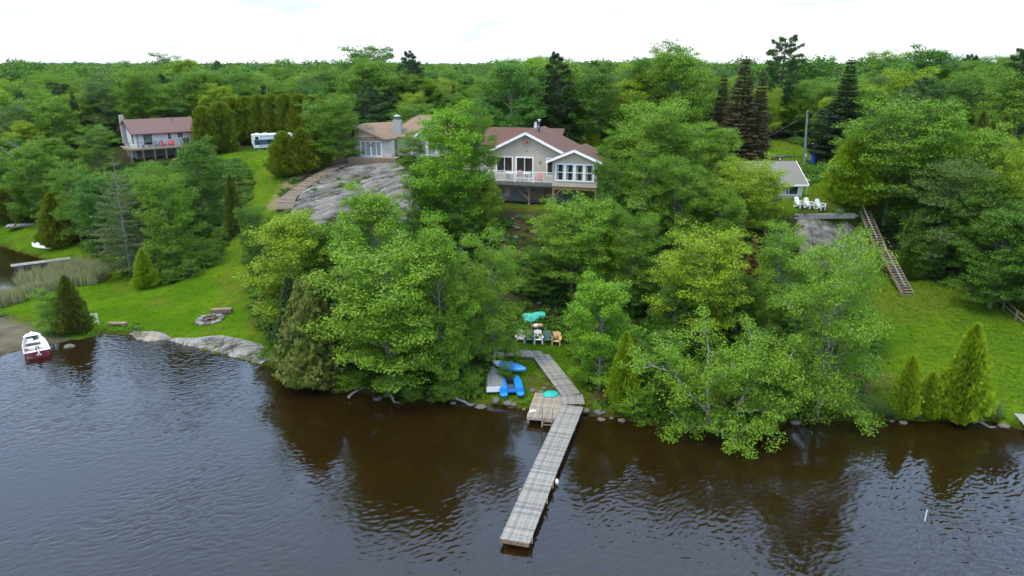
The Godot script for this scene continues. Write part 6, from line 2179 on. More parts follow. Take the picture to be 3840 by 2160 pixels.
# ring of points across a hull: half width b, keel y, gunwale y
func hull_ring(z: float, b: float, keel: float, rim: float, full := 0.7, n := 9) -> Array:
	var r := []
	for k in n:
		var t := lerpf(-1.0, 1.0, k / float(n - 1))
		r.append(Vector3(b * signf(t) * pow(absf(t), full), lerpf(keel, rim, pow(absf(t), 2.2)), z))
	return r


func shore_things() -> void:
	rng.seed = 42
	# upturned aluminium boat: keel up, transom towards the water
	var ab := thing("aluminium_boat", on_ground(-1.25, -46.6, 0.03), 0.08, "grey aluminium boat lying upside down beside the blue pedal boat", "boat")
	var m := MB.new()
	var rings := []
	for k in 9:
		var t := k / 8.0
		var wd := 0.66 * (1.0 - pow(t, 3.2)) + 0.02
		var ring := []
		for q in [[-1.0, 0.0], [-0.97, 0.20], [-0.82, 0.44], [-0.40, 0.53], [0.0, 0.56], [0.40, 0.53], [0.82, 0.44], [0.97, 0.20], [1.0, 0.0]]:
			ring.append(Vector3(wd * q[0], q[1] * (1.0 - 0.12 * t) + 0.02, 1.75 - t * 3.6))
		rings.append(ring)
	m.loft(rings, false, Vector3(0, -0.4, 0))
	m.fan(rings[0], Vector3(0, 0, 1))
	part("hull", m, M.aluminium, ab)
	for x in [-0.30, 0.0, 0.30]:
		barp("keel_strip", Vector3(x, 0.575, 1.70), Vector3(x * 0.6, 0.53, -1.2), 0.03, 0.03, M.metal, ab)
	boxp("transom_trim", Vector3(0, 0.24, 1.765), Vector3(1.30, 0.40, 0.03), M.white_rough, ab)
	# kayak, blue fading to white at the bow: hull in two colours
	var ky := thing("kayak", on_ground(-0.15, -48.0, 0.0), 1.05, "blue and white kayak lying across the bow of the aluminium boat", "kayak")
	ky.scale = Vector3.ONE * 1.45
	ky.rotation.z = 0.25
	ky.position.y += 0.42
	for half in 2:
		var km := MB.new()
		var kr := []
		for k in 7:
			var t := k / 6.0
			var z := (0.0 if half == 0 else -0.55) + (t * 0.95 if half == 0 else -t * 0.45)
			if half == 0:
				z = -0.55 + t * 1.5
			else:
				z = -0.55 - t * 0.45
			var wd := 0.30 * (1.0 - pow(absf(z) / 1.02, 2.4)) + 0.012
			var ring := []
			for s in 12:
				var an := TAU * s / 12.0
				ring.append(Vector3(cos(an) * wd, sin(an) * (0.16 if sin(an) > 0 else 0.13) * (0.45 + 0.55 * wd / 0.3) + absf(z) * 0.05, z))
			kr.append(ring)
		km.loft(kr)
		part("deck" if half == 0 else "bow", km, M.kayak_blue if half == 0 else M.kayak_white, ky)
	var cp := MB.new()
	cp.prism(oval(0.19, 0.40, 16), 0.0, 0.03, Transform3D(Basis(Vector3(1, 0, 0), Vector3(0, 0, 1), Vector3(0, -1, 0)), Vector3(0, 0.15, 0.1)))
	part("cockpit", cp, M.kayak_blue, ky)
	# pedal boat: two pontoons, a seat well between, two round step pads behind
	var pb := thing("pedal_boat", on_ground(-0.12, -45.75, 0.02), 0.10, "bright blue twin hulled pedal boat on the grass by the water", "pedal boat")
	pb.scale = Vector3.ONE * 1.2
	for s in [-1.0, 1.0]:
		var pm := MB.new()
		var pr := []
		for k in 8:
			var t := k / 7.0
			var z := lerpf(0.95, -1.0, t)
			var wd := 0.235 * (1.0 if t < 0.55 else sqrt(maxf(0.02, 1.0 - pow((t - 0.55) / 0.46, 2.0))))
			var top := 0.46 - 0.10 * pow(t, 2.0)
			pr.append([Vector3(-wd * 0.8, 0.02, z), Vector3(-wd, 0.14, z), Vector3(-wd, top - 0.10, z), Vector3(-wd * 0.72, top, z), Vector3(wd * 0.72, top, z), Vector3(wd, top - 0.10, z), Vector3(wd, 0.14, z), Vector3(wd * 0.8, 0.02, z)])
		pm.loft(pr)
		pm.fan(pr[0], Vector3(0, 0, 1))
		var po := put("pontoon", pm.mesh(), M.pedal_blue, pb, Transform3D(Basis.IDENTITY, Vector3(s * 0.46, 0, 0)))
		for q in 4:
			boxp("rib", Vector3(-0.12 + q * 0.08, 0.435, 0.0), Vector3(0.02, 0.03, 1.2), M.pedal_blue, po, Basis(Vector3.RIGHT, -0.05))
		var pad := MB.new()
		pad.lathe([Vector2(0.0, 0.24), Vector2(0.20, 0.23), Vector2(0.24, 0.17), Vector2(0.20, 0.06), Vector2(0.0, 0.05)], 16)
		put("step_pad", pad.mesh(), M.pedal_blue, pb, Transform3D(Basis.IDENTITY, Vector3(s * 0.48, 0, 1.14)))
	boxp("seat_well", Vector3(0, 0.13, 0.35), Vector3(0.46, 0.08, 1.0), M.navy, pb)
	boxp("backrest", Vector3(0, 0.22, 0.86), Vector3(0.46, 0.12, 0.06), M.pedal_blue, pb)
	boxp("pedal_box", Vector3(0, 0.30, -0.55), Vector3(0.3, 0.22, 0.3), M.black, pb)
	# turtle shaped sandbox lid
	var tl := thing("sandbox_lid", Vector3(2.66, 0.525, -44.35), 0.3, "turquoise oval sandbox lid lying on the tan platform", "lid")
	var tm := MB.new()
	var trs := []
	for k in 6:
		var t := k / 5.0
		var ring := []
		for s in 20:
			var an := TAU * s / 20.0
			ring.append(Vector3(cos(an) * 0.56 * (1.0 - t * t * 0.98), 0.0 + 0.20 * sqrt(t) + (0.02 * sin(an * 6.0) if k in [2, 3] else 0.0), sin(an) * 0.44 * (1.0 - t * t * 0.98)))
		trs.append(ring)
	tm.loft(trs, true, Vector3(0, -1, 0))
	part("shell", tm, M.turquoise, tl)
	var rim := MB.new()
	var rp := []
	var rr := []
	for k in 25:
		rp.append(Vector3(cos(TAU * k / 24.0) * 0.56, 0.03, sin(TAU * k / 24.0) * 0.44))
		rr.append(0.03)
	rim.tube(rp, rr, 6, false)
	part("rim", rim, M.turquoise, tl)
	for q in 3:
		barp("seam", Vector3(-0.35 + q * 0.35, 0.12 + (0.09 if q == 1 else 0.0), -0.3), Vector3(-0.35 + q * 0.35, 0.12 + (0.09 if q == 1 else 0.0), 0.3), 0.02, 0.03, M.teal_vinyl, tl)
	# gloves or a towel left on the platform
	var gl := thing("towel", Vector3(1.32, 0.53, -41.9), 0.4, "small crumpled white towel on the corner of the platform", "towel")
	var gm := MB.new()
	var gr := []
	for k in 5:
		var ring := []
		for s in 12:
			var an := TAU * s / 12.0
			var r := (0.17 + 0.05 * sin(an * 3.0 + k)) * (1.0 - pow(k / 4.0, 2.0) * 0.97)
			ring.append(Vector3(cos(an) * r * 1.3, k * 0.022, sin(an) * r))
		gr.append(ring)
	gm.loft(gr, true, Vector3(0, -1, 0))
	part("cloth", gm, M.cream, gl)


func lawn_furniture() -> void:
	rng.seed = 43
	var row := [[0.63, -52.2, M.grey_plastic, "light grey plastic slatted chair at the end of the row by the birch"], [1.36, -52.25, M.green_plastic, "dark green plastic slatted chair half hidden by birch twigs"], [2.06, -52.3, M.white_rough, "off white plastic slatted chair in the middle of the lawn row"], [2.78, -52.35, M.green_plastic, "dark green plastic slatted chair beside the peach one"], [3.5, -52.2, M.peach_plastic, "peach coloured plastic slatted chair at the end of the lawn row"]]
	for r in row:
		adirondack(on_ground(r[0], r[1]), 0.04 if r[2] != M.peach_plastic else -0.15, r[2], r[3], "slatted chairs in a row on the lawn")
	for r in [[28.6, -69.9], [29.5, -69.75], [30.6, -69.7]]:
		adirondack(on_ground(r[0], r[1]), 0.55, M.white_gloss, "white wooden slatted chair on the lawn by the small cottage", "white chairs by the small cottage", 1.08)
	# rolled swim mat and a ring float on the slope
	var sm := thing("rolled_swim_mat", on_ground(1.75, -55.35, 0.30), 0.28, "turquoise foam swim mat rolled up behind the lawn chairs", "swim mat")
	var mb := MB.new()
	var path := []
	for k in 9:
		path.append(Vector3(lerpf(-0.95, 0.95, k / 8.0), 0.03 * sin(k * 1.3), 0))
	mb.tube(path, [0.27, 0.31, 0.30, 0.32, 0.31, 0.33, 0.32, 0.33, 0.30], 14)
	part("roll", mb, M.teal_vinyl, sm)
	var flap := MB.new()
	flap.loft([[Vector3(-0.9, 0.22, 0.22), Vector3(0.5, 0.22, 0.22)], [Vector3(-1.0, 0.0, 0.42), Vector3(0.4, 0.0, 0.38)], [Vector3(-1.05, -0.24, 0.62), Vector3(0.3, -0.24, 0.50)]], false, Vector3(0, 0, 0))
	part("loose_end", flap, M.teal_vinyl, sm)
	var rf := thing("ring_float", on_ground(2.02, -54.1, 0.32), 0.2, "pastel striped ring float propped behind the lawn chairs", "float")
	rf.rotation.x = -0.55
	var cols := [M.white_rough, M.peach_plastic, M.cream, M.pink, M.white_rough, M.peach_plastic, M.cream, M.grey_plastic]
	for k in 8:
		var seg := MB.new()
		var sp := []
		var sr := []
		for q in 4:
			var an := TAU * (k + q / 3.0) / 8.0
			sp.append(Vector3(cos(an) * 0.36, 0, sin(an) * 0.36))
			sr.append(0.17)
		seg.tube(sp, sr, 10, false)
		part("segment", seg, cols[k], rf)


func beach_things() -> void:
	rng.seed = 44
	# fishing boat drawn up on the sand: bow at -z
	var b := thing("fishing_boat", Vector3(-38.8, 0.0, -53.7), -2.48 + PI, "red hulled fishing boat with tilted outboard drawn up on the sand", "boat")
	b.rotation.x = 0.03
	b.scale = Vector3.ONE * 1.1
	var hull := MB.new()
	var liner := MB.new()
	var hr := []
	var lr := []
	for k in 11:
		var t := k / 10.0
		var z := lerpf(2.0, -2.1, t)
		var wd := 0.80 * (1.0 - pow(t, 3.4)) + 0.015
		var rim := 0.58 + 0.22 * t * t
		var keel := -0.10 + 0.42 * pow(t, 4.0)
		hr.append([Vector3(-wd, rim, z), Vector3(-wd * 0.97, rim - 0.22, z), Vector3(-wd * 0.80, keel + 0.12, z), Vector3(0, keel, z), Vector3(wd * 0.80, keel + 0.12, z), Vector3(wd * 0.97, rim - 0.22, z), Vector3(wd, rim, z)])
		var iw := maxf(0.01, wd - 0.10)
		lr.append([Vector3(-wd, rim + 0.004, z), Vector3(-iw, rim, z), Vector3(-iw * 0.92, keel + 0.16, z), Vector3(iw * 0.92, keel + 0.16, z), Vector3(iw, rim, z), Vector3(wd, rim + 0.004, z)])
	hull.loft(hr, false, Vector3(0, 0.9, 0))
	hull.fan(hr[0], Vector3(0, 0, 1))
	part("hull", hull, M.maroon, b)
	# the inside skin faces inwards
	var k0 := liner.v.size()
	for q in lr.size():
		for s in 6:
			var nn := Vector3.UP
			if s in [1, 2]:
				nn = Vector3(0.8, 0.5, 0)
			elif s in [3, 4]:
				nn = Vector3(-0.8, 0.5, 0)
			liner.vert(lr[q][s], nn.normalized())
	for q in lr.size() - 1:
		for s in 5:
			var a0 := k0 + q * 6 + s
			liner.tri_i(a0, a0 + 1, a0 + 7)
			liner.tri_i(a0, a0 + 7, a0 + 6)
	part("liner", liner, M.grey_plastic, b)
	boxp("transom", Vector3(0, 0.36, 1.97), Vector3(1.38, 0.46, 0.06), M.grey_plastic, b)
	for z in [1.35, 0.35]:
		boxp("bench", Vector3(0, 0.36, z), Vector3(1.40, 0.06, 0.42), M.white_rough, b)
	boxp("bench", Vector3(0, 0.40, -0.75), Vector3(1.30, 0.06, 0.38), M.white_rough, b)
	var bd := MB.new()
	bd.prism(PackedVector2Array([Vector2(-0.60, -1.15), Vector2(0.60, -1.15), Vector2(0.34, -1.72), Vector2(0.0, -2.06), Vector2(-0.34, -1.72)]), 0.0, 0.03, Transform3D(Basis(Vector3(1, 0, 0), Vector3(0, 0, 1), Vector3(0, 1, 0)), Vector3(0, 0.72, 0)))
	part("bow_deck", bd, M.white_gloss, b)
	boxp("side_box", Vector3(0.56, 0.50, 0.25), Vector3(0.34, 0.16, 1.9), M.white_rough, b)
	for s in [-1.0, 1.0]:
		barp("stripe", Vector3(s * 0.815, 0.40, 1.95), Vector3(s * 0.78, 0.47, 0.0), 0.012, 0.035, M.grey_plastic, b)
	boxp("cushion", Vector3(-0.55, 0.44, 0.62), Vector3(0.22, 0.08, 0.22), M.pink, b)
	var drum := thing("bucket", on_house(b, Vector3(-0.18, 0.32, -0.95)), 0.5, "white bucket lying in the red hulled boat", "bucket")
	var dm := MB.new()
	dm.tube([Vector3(-0.2, 0.16, 0), Vector3(0.2, 0.16, 0)], [0.13, 0.16], 14)
	part("body", dm, M.white_rough, drum)
	# outboard, tilted up
	var ob := thing("outboard_motor", on_house(b, Vector3(0.05, 0.62, 2.0)), b.rotation.y, "grey outboard motor tilted up on the boat's transom", "motor")
	var om := MB.new()
	om.loft([[Vector3(-0.13, 0.02, -0.5), Vector3(0.13, 0.02, -0.5), Vector3(0.13, 0.30, -0.42), Vector3(-0.13, 0.30, -0.42)], [Vector3(-0.15, 0.06, -0.2), Vector3(0.15, 0.06, -0.2), Vector3(0.14, 0.36, -0.14), Vector3(-0.14, 0.36, -0.14)], [Vector3(-0.10, 0.10, 0.02), Vector3(0.10, 0.10, 0.02), Vector3(0.10, 0.26, 0.04), Vector3(-0.10, 0.26, 0.04)]])
	om.fan([Vector3(-0.13, 0.02, -0.5), Vector3(0.13, 0.02, -0.5), Vector3(0.13, 0.30, -0.42), Vector3(-0.13, 0.30, -0.42)], Vector3(0, 0, -1))
	part("cowl", om, M.grey_dark, ob)
	barp("leg", Vector3(0, 0.16, 0.0), Vector3(0, 0.04, 0.72), 0.09, 0.14, M.grey_plastic, ob)
	boxp("clamp", Vector3(0, 0.0, -0.03), Vector3(0.2, 0.3, 0.14), M.metal_dark, ob)
	var pr := MB.new()
	for q in 3:
		var an := TAU * q / 3.0
		pr.prism(PackedVector2Array([Vector2(-0.03, 0.02), Vector2(0.03, 0.02), Vector2(0.07, 0.14), Vector2(0.0, 0.18), Vector2(-0.05, 0.13)]), -0.01, 0.01, Transform3D(Basis(Vector3.BACK, an), Vector3(0, 0.0, 0.80)))
	part("propeller", pr, M.white_gloss, ob)
	# upturned white rowboat by the inlet
	var rb := thing("rowboat", on_ground(-59.0, -86.9, 0.0), 1.35, "white rowboat lying upside down on the grass by the inlet", "boat")
	var rm := MB.new()
	var rings := []
	for k in 9:
		var t := k / 8.0
		var wd := 0.62 * (1.0 - pow(t, 3.0)) + 0.02
		rings.append([Vector3(-wd, 0.0, 1.6 - t * 3.3), Vector3(-wd * 0.92, 0.26, 1.6 - t * 3.3), Vector3(-wd * 0.5, 0.44, 1.6 - t * 3.3), Vector3(0, 0.50, 1.6 - t * 3.3), Vector3(wd * 0.5, 0.44, 1.6 - t * 3.3), Vector3(wd * 0.92, 0.26, 1.6 - t * 3.3), Vector3(wd, 0.0, 1.6 - t * 3.3)])
	rm.loft(rings, false, Vector3(0, -0.4, 0))
	rm.fan(rings[0], Vector3(0, 0, 1))
	part("hull", rm, M.white_rough, rb)
	barp("keel", Vector3(0, 0.52, 1.55), Vector3(0, 0.50, -1.4), 0.04, 0.05, M.grey_plastic, rb)
	barp("strake", Vector3(-0.40, 0.47, 1.5), Vector3(-0.30, 0.42, -1.0), 0.02, 0.02, M.grey_plastic, rb)
	var ub := thing("canoe", on_ground(-46.3, -86.4, 0.0), 1.3, "white canoe resting under the hemlock", "canoe")
	var um := MB.new()
	var ur := []
	for k in 9:
		var z := lerpf(-1.9, 1.9, k / 8.0)
		var wd := 0.42 * (1.0 - pow(absf(z) / 1.95, 2.6)) + 0.01
		ur.append([Vector3(-wd, 0.0, z), Vector3(-wd * 0.8, 0.25, z), Vector3(0, 0.36, z), Vector3(wd * 0.8, 0.25, z), Vector3(wd, 0.0, z)])
	um.loft(ur, false, Vector3(0, -0.4, 0))
	part("hull", um, M.white_gloss, ub)
	# stacked dock sections
	var st := thing("dock_sections", on_ground(-67.3, -96.2, 0.0), 0.45, "grey dock sections stacked on the grass under the cedars", "dock section")
	for k in 2:
		for q in 15:
			var pl := MB.new()
			pl.board(Vector3(-2.1 + q * 0.30 + k * 0.2, 0.16 + k * 0.18, k * 0.25), Vector3(0.28, 0.05, 2.2 - 0.3 * k), 0.006)
			if (q * 7 + k) % 9 != 4:
				part("plank", pl, M["dock_%d" % ((q + k) % 4)], st)
		for z in [-0.8, 0.8]:
			barp("frame", Vector3(-2.2, 0.07 + k * 0.18, z + k * 0.25), Vector3(2.2, 0.07 + k * 0.18, z + k * 0.25), 0.08, 0.12, M.wood_grey, st)
	# easel-like folding chair
	var ez := thing("wooden_stand", on_ground(-36.8, -58.9, 0.0), 0.5, "white wooden folding stand on the lawn beside the spit cedar", "stand")
	for s in [-1.0, 1.0]:
		barp("leg", Vector3(s * 0.28, 0, 0.25), Vector3(s * 0.22, 0.95, -0.12), 0.05, 0.05, M.white_rough, ez)
		barp("leg", Vector3(s * 0.26, 0, -0.32), Vector3(s * 0.20, 0.70, 0.12), 0.05, 0.05, M.white_rough, ez)
	for y in [0.28, 0.55, 0.92]:
		barp("slat", Vector3(-0.27, y, 0.16 - y * 0.3), Vector3(0.27, y, 0.16 - y * 0.3), 0.04, 0.09, M.white_rough, ez)
	barp("brace", Vector3(-0.24, 0.3, 0.1), Vector3(0.2, 0.85, -0.1), 0.03, 0.05, M.white_rough, ez)
	# log bench
	var lb := thing("log_bench", on_ground(-34.7, -58.7, 0.0), 0.0, "pale split log bench on the lawn near the water", "bench")
	var lm := MB.new()
	lm.prism(PackedVector2Array([Vector2(-0.19, 0.30), Vector2(-0.17, 0.14), Vector2(-0.08, 0.06), Vector2(0.08, 0.06), Vector2(0.17, 0.14), Vector2(0.19, 0.30)]), -0.78, 0.78, Transform3D(Basis(Vector3.UP, PI / 2), Vector3.ZERO))
	part("seat", lm, M.wood_tan, lb)
	for s in [-1.0, 1.0]:
		var lt := MB.new()
		lt.tube([Vector3(s * 0.55, 0.05, -0.22), Vector3(s * 0.55, 0.05, 0.22)], [0.08, 0.08], 8)
		part("support", lt, M.wood_brown, lb)
	# fire pit: ring of stones, ash, and a stack of split logs behind
	var fp := thing("fire_pit", on_ground(-26.7, -59.1, 0.0), 0.0, "stone ringed fire pit on the lawn", "fire pit")
	for k in 13:
		var an := TAU * k / 13.0
		put("stone", blob_rock(k, 0.8), M.concrete if k % 3 else M.boulder, fp, Transform3D(Basis(Vector3.UP, an * 3.0).scaled(Vector3(rnd(0.48, 0.62), rnd(0.34, 0.5), rnd(0.40, 0.5))), Vector3(cos(an) * 1.02, 0.06 + ground_y(fp.position.x + cos(an), fp.position.z + sin(an)) - fp.position.y, sin(an) * 0.80)))
	var am := MB.new()
	am.lathe([Vector2(0.0, 0.10), Vector2(0.5, 0.08), Vector2(0.9, 0.0), Vector2(0.95, -0.06)], 20)
	part("ash_bed", am, M.ash, fp)
	for k in 6:
		var an2 := rng.randf() * TAU
		var sm2 := MB.new()
		sm2.tube([Vector3(cos(an2) * 0.5, 0.12, sin(an2) * 0.4), Vector3(-cos(an2) * 0.4, 0.20, -sin(an2) * 0.35)], [0.05, 0.04], 6)
		part("charred_stick", sm2, M.rust if k % 2 else M.wood_grey, fp)
	for k in 9:
		var lg := thing("firewood_log", on_ground(-26.2 + (k % 5) * 0.10, -60.15 - 0.0, 0.10), 0.12, "split log in the stack behind the fire pit", "log", "logs stacked behind the fire pit")
		var row := k / 3
		lg.position = on_ground(-26.0, -60.2, 0.10 + row * 0.17)
		lg.position += Vector3(0, 0, -0.22 + (k % 3) * 0.21 + row * 0.05)
		var l2 := MB.new()
		l2.tube([Vector3(-0.85, 0, 0), Vector3(0, 0.01, 0), Vector3(0.85, 0, 0)], [0.10, 0.105, 0.10], 8)
		part("bark", l2, M.wood_tan if k % 2 else M.wood_brown, lg)


# ------------------------------------------------------------------ the right bank, rocks, dead wood, ground cover
func right_bank_things() -> void:
	rng.seed = 45
	# timber stairs in two flights
	var s := thing("timber_stairs", on_ground(35.2, -59.6), 0.0, "long timber stairway with a handrail climbing from the lawn to the cottage", "stairs")
	var o := s.position
	flight(s, Vector3(35.2, 2.6, -59.8) - o, Vector3(35.15, 5.4, -64.6) - o, 17)
	flight(s, Vector3(35.0, 5.55, -65.3) - o, Vector3(34.95, 8.4, -69.4) - o, 15)
	boxp("landing", Vector3(35.1, 5.46, -64.98) - o, Vector3(1.2, 0.06, 0.8), M.wood_brown, s)
	# retaining wall of stacked timbers
	var w := thing("retaining_wall", Vector3(31.4, 7.72, -68.75), 0.0, "low grey timber retaining wall along the cottage lawn", "wall")
	for k in 3:
		for q in 3:
			boxp("timber", Vector3(-2.6 + q * 2.02 + (0.3 if k % 2 else 0.0), 0.08 + k * 0.17, -0.02 * k - q * 0.10), Vector3(2.0, 0.16, 0.17), M.dock_0 if (k + q) % 3 else M.dock_3, w, Basis(Vector3.UP, 0.05))
	# flower tub
	var p := thing("planter_tub", on_ground(32.6, -69.6), 0.0, "round grey half barrel planter on the cottage lawn", "planter")
	for k in 14:
		var an := TAU * k / 14.0
		boxp("stave", Vector3(cos(an) * 0.34, 0.22, sin(an) * 0.34), Vector3(0.15, 0.46, 0.03), M.pole_green, p, Basis(Vector3.UP, PI / 2 - an) * Basis(Vector3.RIGHT, 0.12))
	var pm := MB.new()
	rng.seed = 46
	for k in 12:
		clump(pm, Vector3(rnd(-0.2, 0.2), 0.48, rnd(-0.2, 0.2)), 0.16, 14, 0.10, 0.06, 0.8, 0.1, tone(0.15))
	part("plants", pm, M.leaf_mid, p)
	# utility pole and wires
	var u := thing("utility_pole", on_ground(39.1, -95.6), 0.0, "tall grey green utility pole behind the small cottage", "pole")
	var um := MB.new()
	um.tube([Vector3(0, -0.3, 0), Vector3(-0.42, 7.1, 0)], [0.17, 0.13], 10)
	part("shaft", um, M.pole_green, u)
	boxp("insulator", Vector3(-0.40, 6.75, 0.16), Vector3(0.10, 0.18, 0.10), M.metal_dark, u)
	boxp("meter_box", Vector3(0.0, 1.3, 0.20), Vector3(0.25, 0.4, 0.14), M.grey_plastic, u)
	var top := u.position + Vector3(-0.40, 6.75, 0.2)
	for e in [[Vector3(27.5, 13.0, -86.0), "overhead wire sagging from the pole towards the spruces"], [Vector3(58.0, 14.6, -93.0), "overhead wire running from the pole into the far maples"]]:
		var wr := thing("overhead_wire", top, 0.0, e[1], "wire")
		var wm := MB.new()
		var path := []
		var rr := []
		for k in 13:
			var f := k / 12.0
			path.append(top.lerp(e[0], f) - top - Vector3.UP * 0.9 * 4.0 * f * (1.0 - f) * 0.5)
			rr.append(0.022)
		wm.tube(path, rr, 5)
		part("cable", wm, M.metal_dark, wr)
	# boat trailer on the back lawn
	var t := thing("boat_trailer", on_ground(37.6, -98.6), 0.12, "empty boat trailer on the back lawn beside the pole", "trailer")
	for z in [-0.5, 0.5]:
		barp("frame_rail", Vector3(-2.2, 0.5, z), Vector3(1.2, 0.5, z), 0.08, 0.1, M.metal_dark, t)
	barp("tongue", Vector3(1.2, 0.5, 0), Vector3(2.8, 0.48, 0), 0.1, 0.1, M.metal_dark, t)
	barp("axle", Vector3(-1.2, 0.35, -0.8), Vector3(-1.2, 0.35, 0.8), 0.08, 0.08, M.metal_dark, t)
	for z in [-0.85, 0.85]:
		var wm2 := MB.new()
		wm2.lathe([Vector2(0.0, 0.08), Vector2(0.17, 0.09), Vector2(0.30, 0.08), Vector2(0.33, 0.0), Vector2(0.30, -0.08), Vector2(0.0, -0.08)], 16)
		var wh := put("wheel", wm2.mesh(), M.metal_dark, t, Transform3D(Basis(Vector3.RIGHT, PI / 2), Vector3(-1.2, 0.33, z)))
		var hm := MB.new()
		hm.lathe([Vector2(0.0, 0.10), Vector2(0.15, 0.095), Vector2(0.16, 0.0)], 12)
		put("rim", hm.mesh(), M.white_gloss, wh)
		barp("fender", Vector3(-1.6, 0.72, z), Vector3(-0.8, 0.72, z), 0.2, 0.03, M.metal, t)
	barp("bunk", Vector3(-2.1, 0.75, 0.3), Vector3(0.4, 0.7, 0.3), 0.1, 0.08, M.wood_grey, t)
	barp("winch_post", Vector3(1.3, 0.5, 0), Vector3(1.2, 1.1, 0), 0.07, 0.07, M.metal_dark, t)
	# shed
	var sh := thing("shed", on_ground(42.6, -98.0), -0.1, "small grey lean-to shed with a pale roof behind the broad cedar", "shed")
	boxp("back_wall", Vector3(0, 1.0, -1.0), Vector3(3.2, 2.1, 0.08), M.siding_pale, sh)
	boxp("side_wall", Vector3(-1.58, 1.0, 0), Vector3(0.08, 2.1, 1.9), M.siding_pale, sh)
	boxp("side_wall", Vector3(1.58, 1.0, 0), Vector3(0.08, 2.1, 1.9), M.siding_pale, sh)
	boxp("front_wall", Vector3(0.75, 0.9, 0.98), Vector3(1.6, 1.9, 0.08), M.siding_pale, sh)
	var sr := MB.new()
	roof_slab(sr, [Vector3(-1.9, 2.2, 1.3), Vector3(1.9, 2.2, 1.3), Vector3(1.9, 2.35, -1.3), Vector3(-1.9, 2.35, -1.3)], 0.10)
	part("roof", sr, M.white_rough, sh)
	boxp("shelf", Vector3(-0.8, 0.9, -0.4), Vector3(1.3, 0.05, 0.6), M.wood_dark, sh)
	var tp := thing("hanging_tarp", on_ground(40.6, -96.6), 0.2, "bright blue tarp hanging between the pole and the shed", "tarp")
	tp.scale = Vector3(0.7, 0.85, 0.7)
	var tm := MB.new()
	tm.loft([[Vector3(-0.25, 1.75, 0), Vector3(0.0, 1.8, 0.08), Vector3(0.25, 1.7, 0)], [Vector3(-0.45, 0.9, 0.12), Vector3(0.0, 0.9, 0.25), Vector3(0.45, 0.85, 0.1)], [Vector3(-0.5, 0.02, 0.2), Vector3(0.0, 0.02, 0.35), Vector3(0.5, 0.02, 0.15)]], false, Vector3(0, 0.5, -2))
	part("sheet", tm, M.tarp_blue, tp)
	var ol := thing("stacked_boards", on_ground(41.4, -96.9), 0.0, "orange brown boards standing at the open side of the shed", "boards")
	for k in 4:
		barp("board", Vector3(k * 0.16, 0.0, 0.0), Vector3(k * 0.16 + 0.05, 1.6 - 0.1 * (k % 2), -0.25), 0.14, 0.03, M.wood_step if k % 2 else M.rust, ol, Vector3.RIGHT)
	# rail fence at the side of the right lawn
	var f := thing("rail_fence", on_ground(40.6, -55.6), 0.0, "dark wooden rail fence along the side of the sloping lawn", "fence")
	o = f.position
	for k in 4:
		var at := on_ground(40.75 - 0.1 * k, -57.4 + k * 1.8) - o
		boxp("post", at + Vector3.UP * 0.4, Vector3(0.11, 1.0, 0.11), M.wood_dark, f)
		if k < 3:
			var nx := on_ground(40.75 - 0.1 * (k + 1), -57.4 + (k + 1) * 1.8) - o
			barp("rail", at + Vector3.UP * 0.82, nx + Vector3.UP * 0.82, 0.07, 0.12, M.wood_brown, f)
			barp("rail", at + Vector3.UP * 0.40, nx + Vector3.UP * 0.40, 0.06, 0.10, M.wood_dark, f)
	# marker stake standing in the lake
	var mk := thing("marker_stake", Vector3(20.9, 0.0, -30.83), 0.0, "thin white marker stake standing in the lake", "stake")
	var mm := MB.new()
	mm.tube([Vector3(0, -1.9, 0), Vector3(0.02, 0.68, 0)], [0.022, 0.022], 8)
	part("shaft", mm, M.white_rough, mk)
	# steps in the wooded slope below the deck
	var st := thing("garden_steps", on_ground(-4.55, -66.4), 0.0, "brown wooden steps with a rail on the slope below the main deck", "steps")
	for k in 5:
		boxp("tread", Vector3(0, 0.10 + k * 0.19, 0.3 - k * 0.28), Vector3(1.05, 0.05, 0.28), M.wood_brown, st)
	for sx in [-0.5, 0.5]:
		barp("stringer", Vector3(sx, 0.0, 0.4), Vector3(sx, 0.90, -0.95), 0.05, 0.18, M.wood_dark, st)
	barp("handrail", Vector3(0.52, 0.9, 0.35), Vector3(0.52, 1.75, -0.9), 0.05, 0.08, M.wood_brown, st)
	barp("rail_post", Vector3(0.52, 0.0, 0.35), Vector3(0.52, 0.9, 0.35), 0.08, 0.08, M.wood_brown, st)
	for k in 9:
		var z := -60.3 - k * 0.62
		var step := thing("path_step", on_ground(-4.4 - 0.02 * k, z, 0.03), 0.03, "flat stone step of the path below the garden steps", "step", "stone steps of the slope path")
		var bm := MB.new()
		bm.board(Vector3.ZERO, Vector3(0.95, 0.12, 0.34), 0.03)
		part("slab", bm, M.concrete, step)
	# timber-edged steps beside the bare rock
	var ls := thing("hillside_steps", on_ground(-28.0, -92.0), 0.0, "long curving flight of reddish timber steps beside the bare rock", "steps")
	o = ls.position
	var pts := [Vector2(-27.6, -85.2), Vector2(-28.2, -89.0), Vector2(-27.9, -93.0), Vector2(-26.6, -96.8), Vector2(-24.6, -99.8), Vector2(-22.8, -101.6)]
	var n := 0
	for k in pts.size() - 1:
		var len := int(pts[k].distance_to(pts[k + 1]) / 0.52)
		for q in len:
			var c: Vector2 = pts[k].lerp(pts[k + 1], q / float(len))
			var d: Vector2 = (pts[k + 1] - pts[k]).normalized()
			boxp("step", on_ground(c.x, c.y, 0.10) - o, Vector3(1.9, 0.16, 0.46), M.wood_path if n % 3 else M.wood_step, ls, Basis(Vector3.UP, atan2(-d.x, -d.y)))
			n += 1
	var sb := thing("sawhorse_bench", on_ground(-53.6, -115.4), 0.4, "orange wooden bench on the lawn below the white bungalow", "bench")
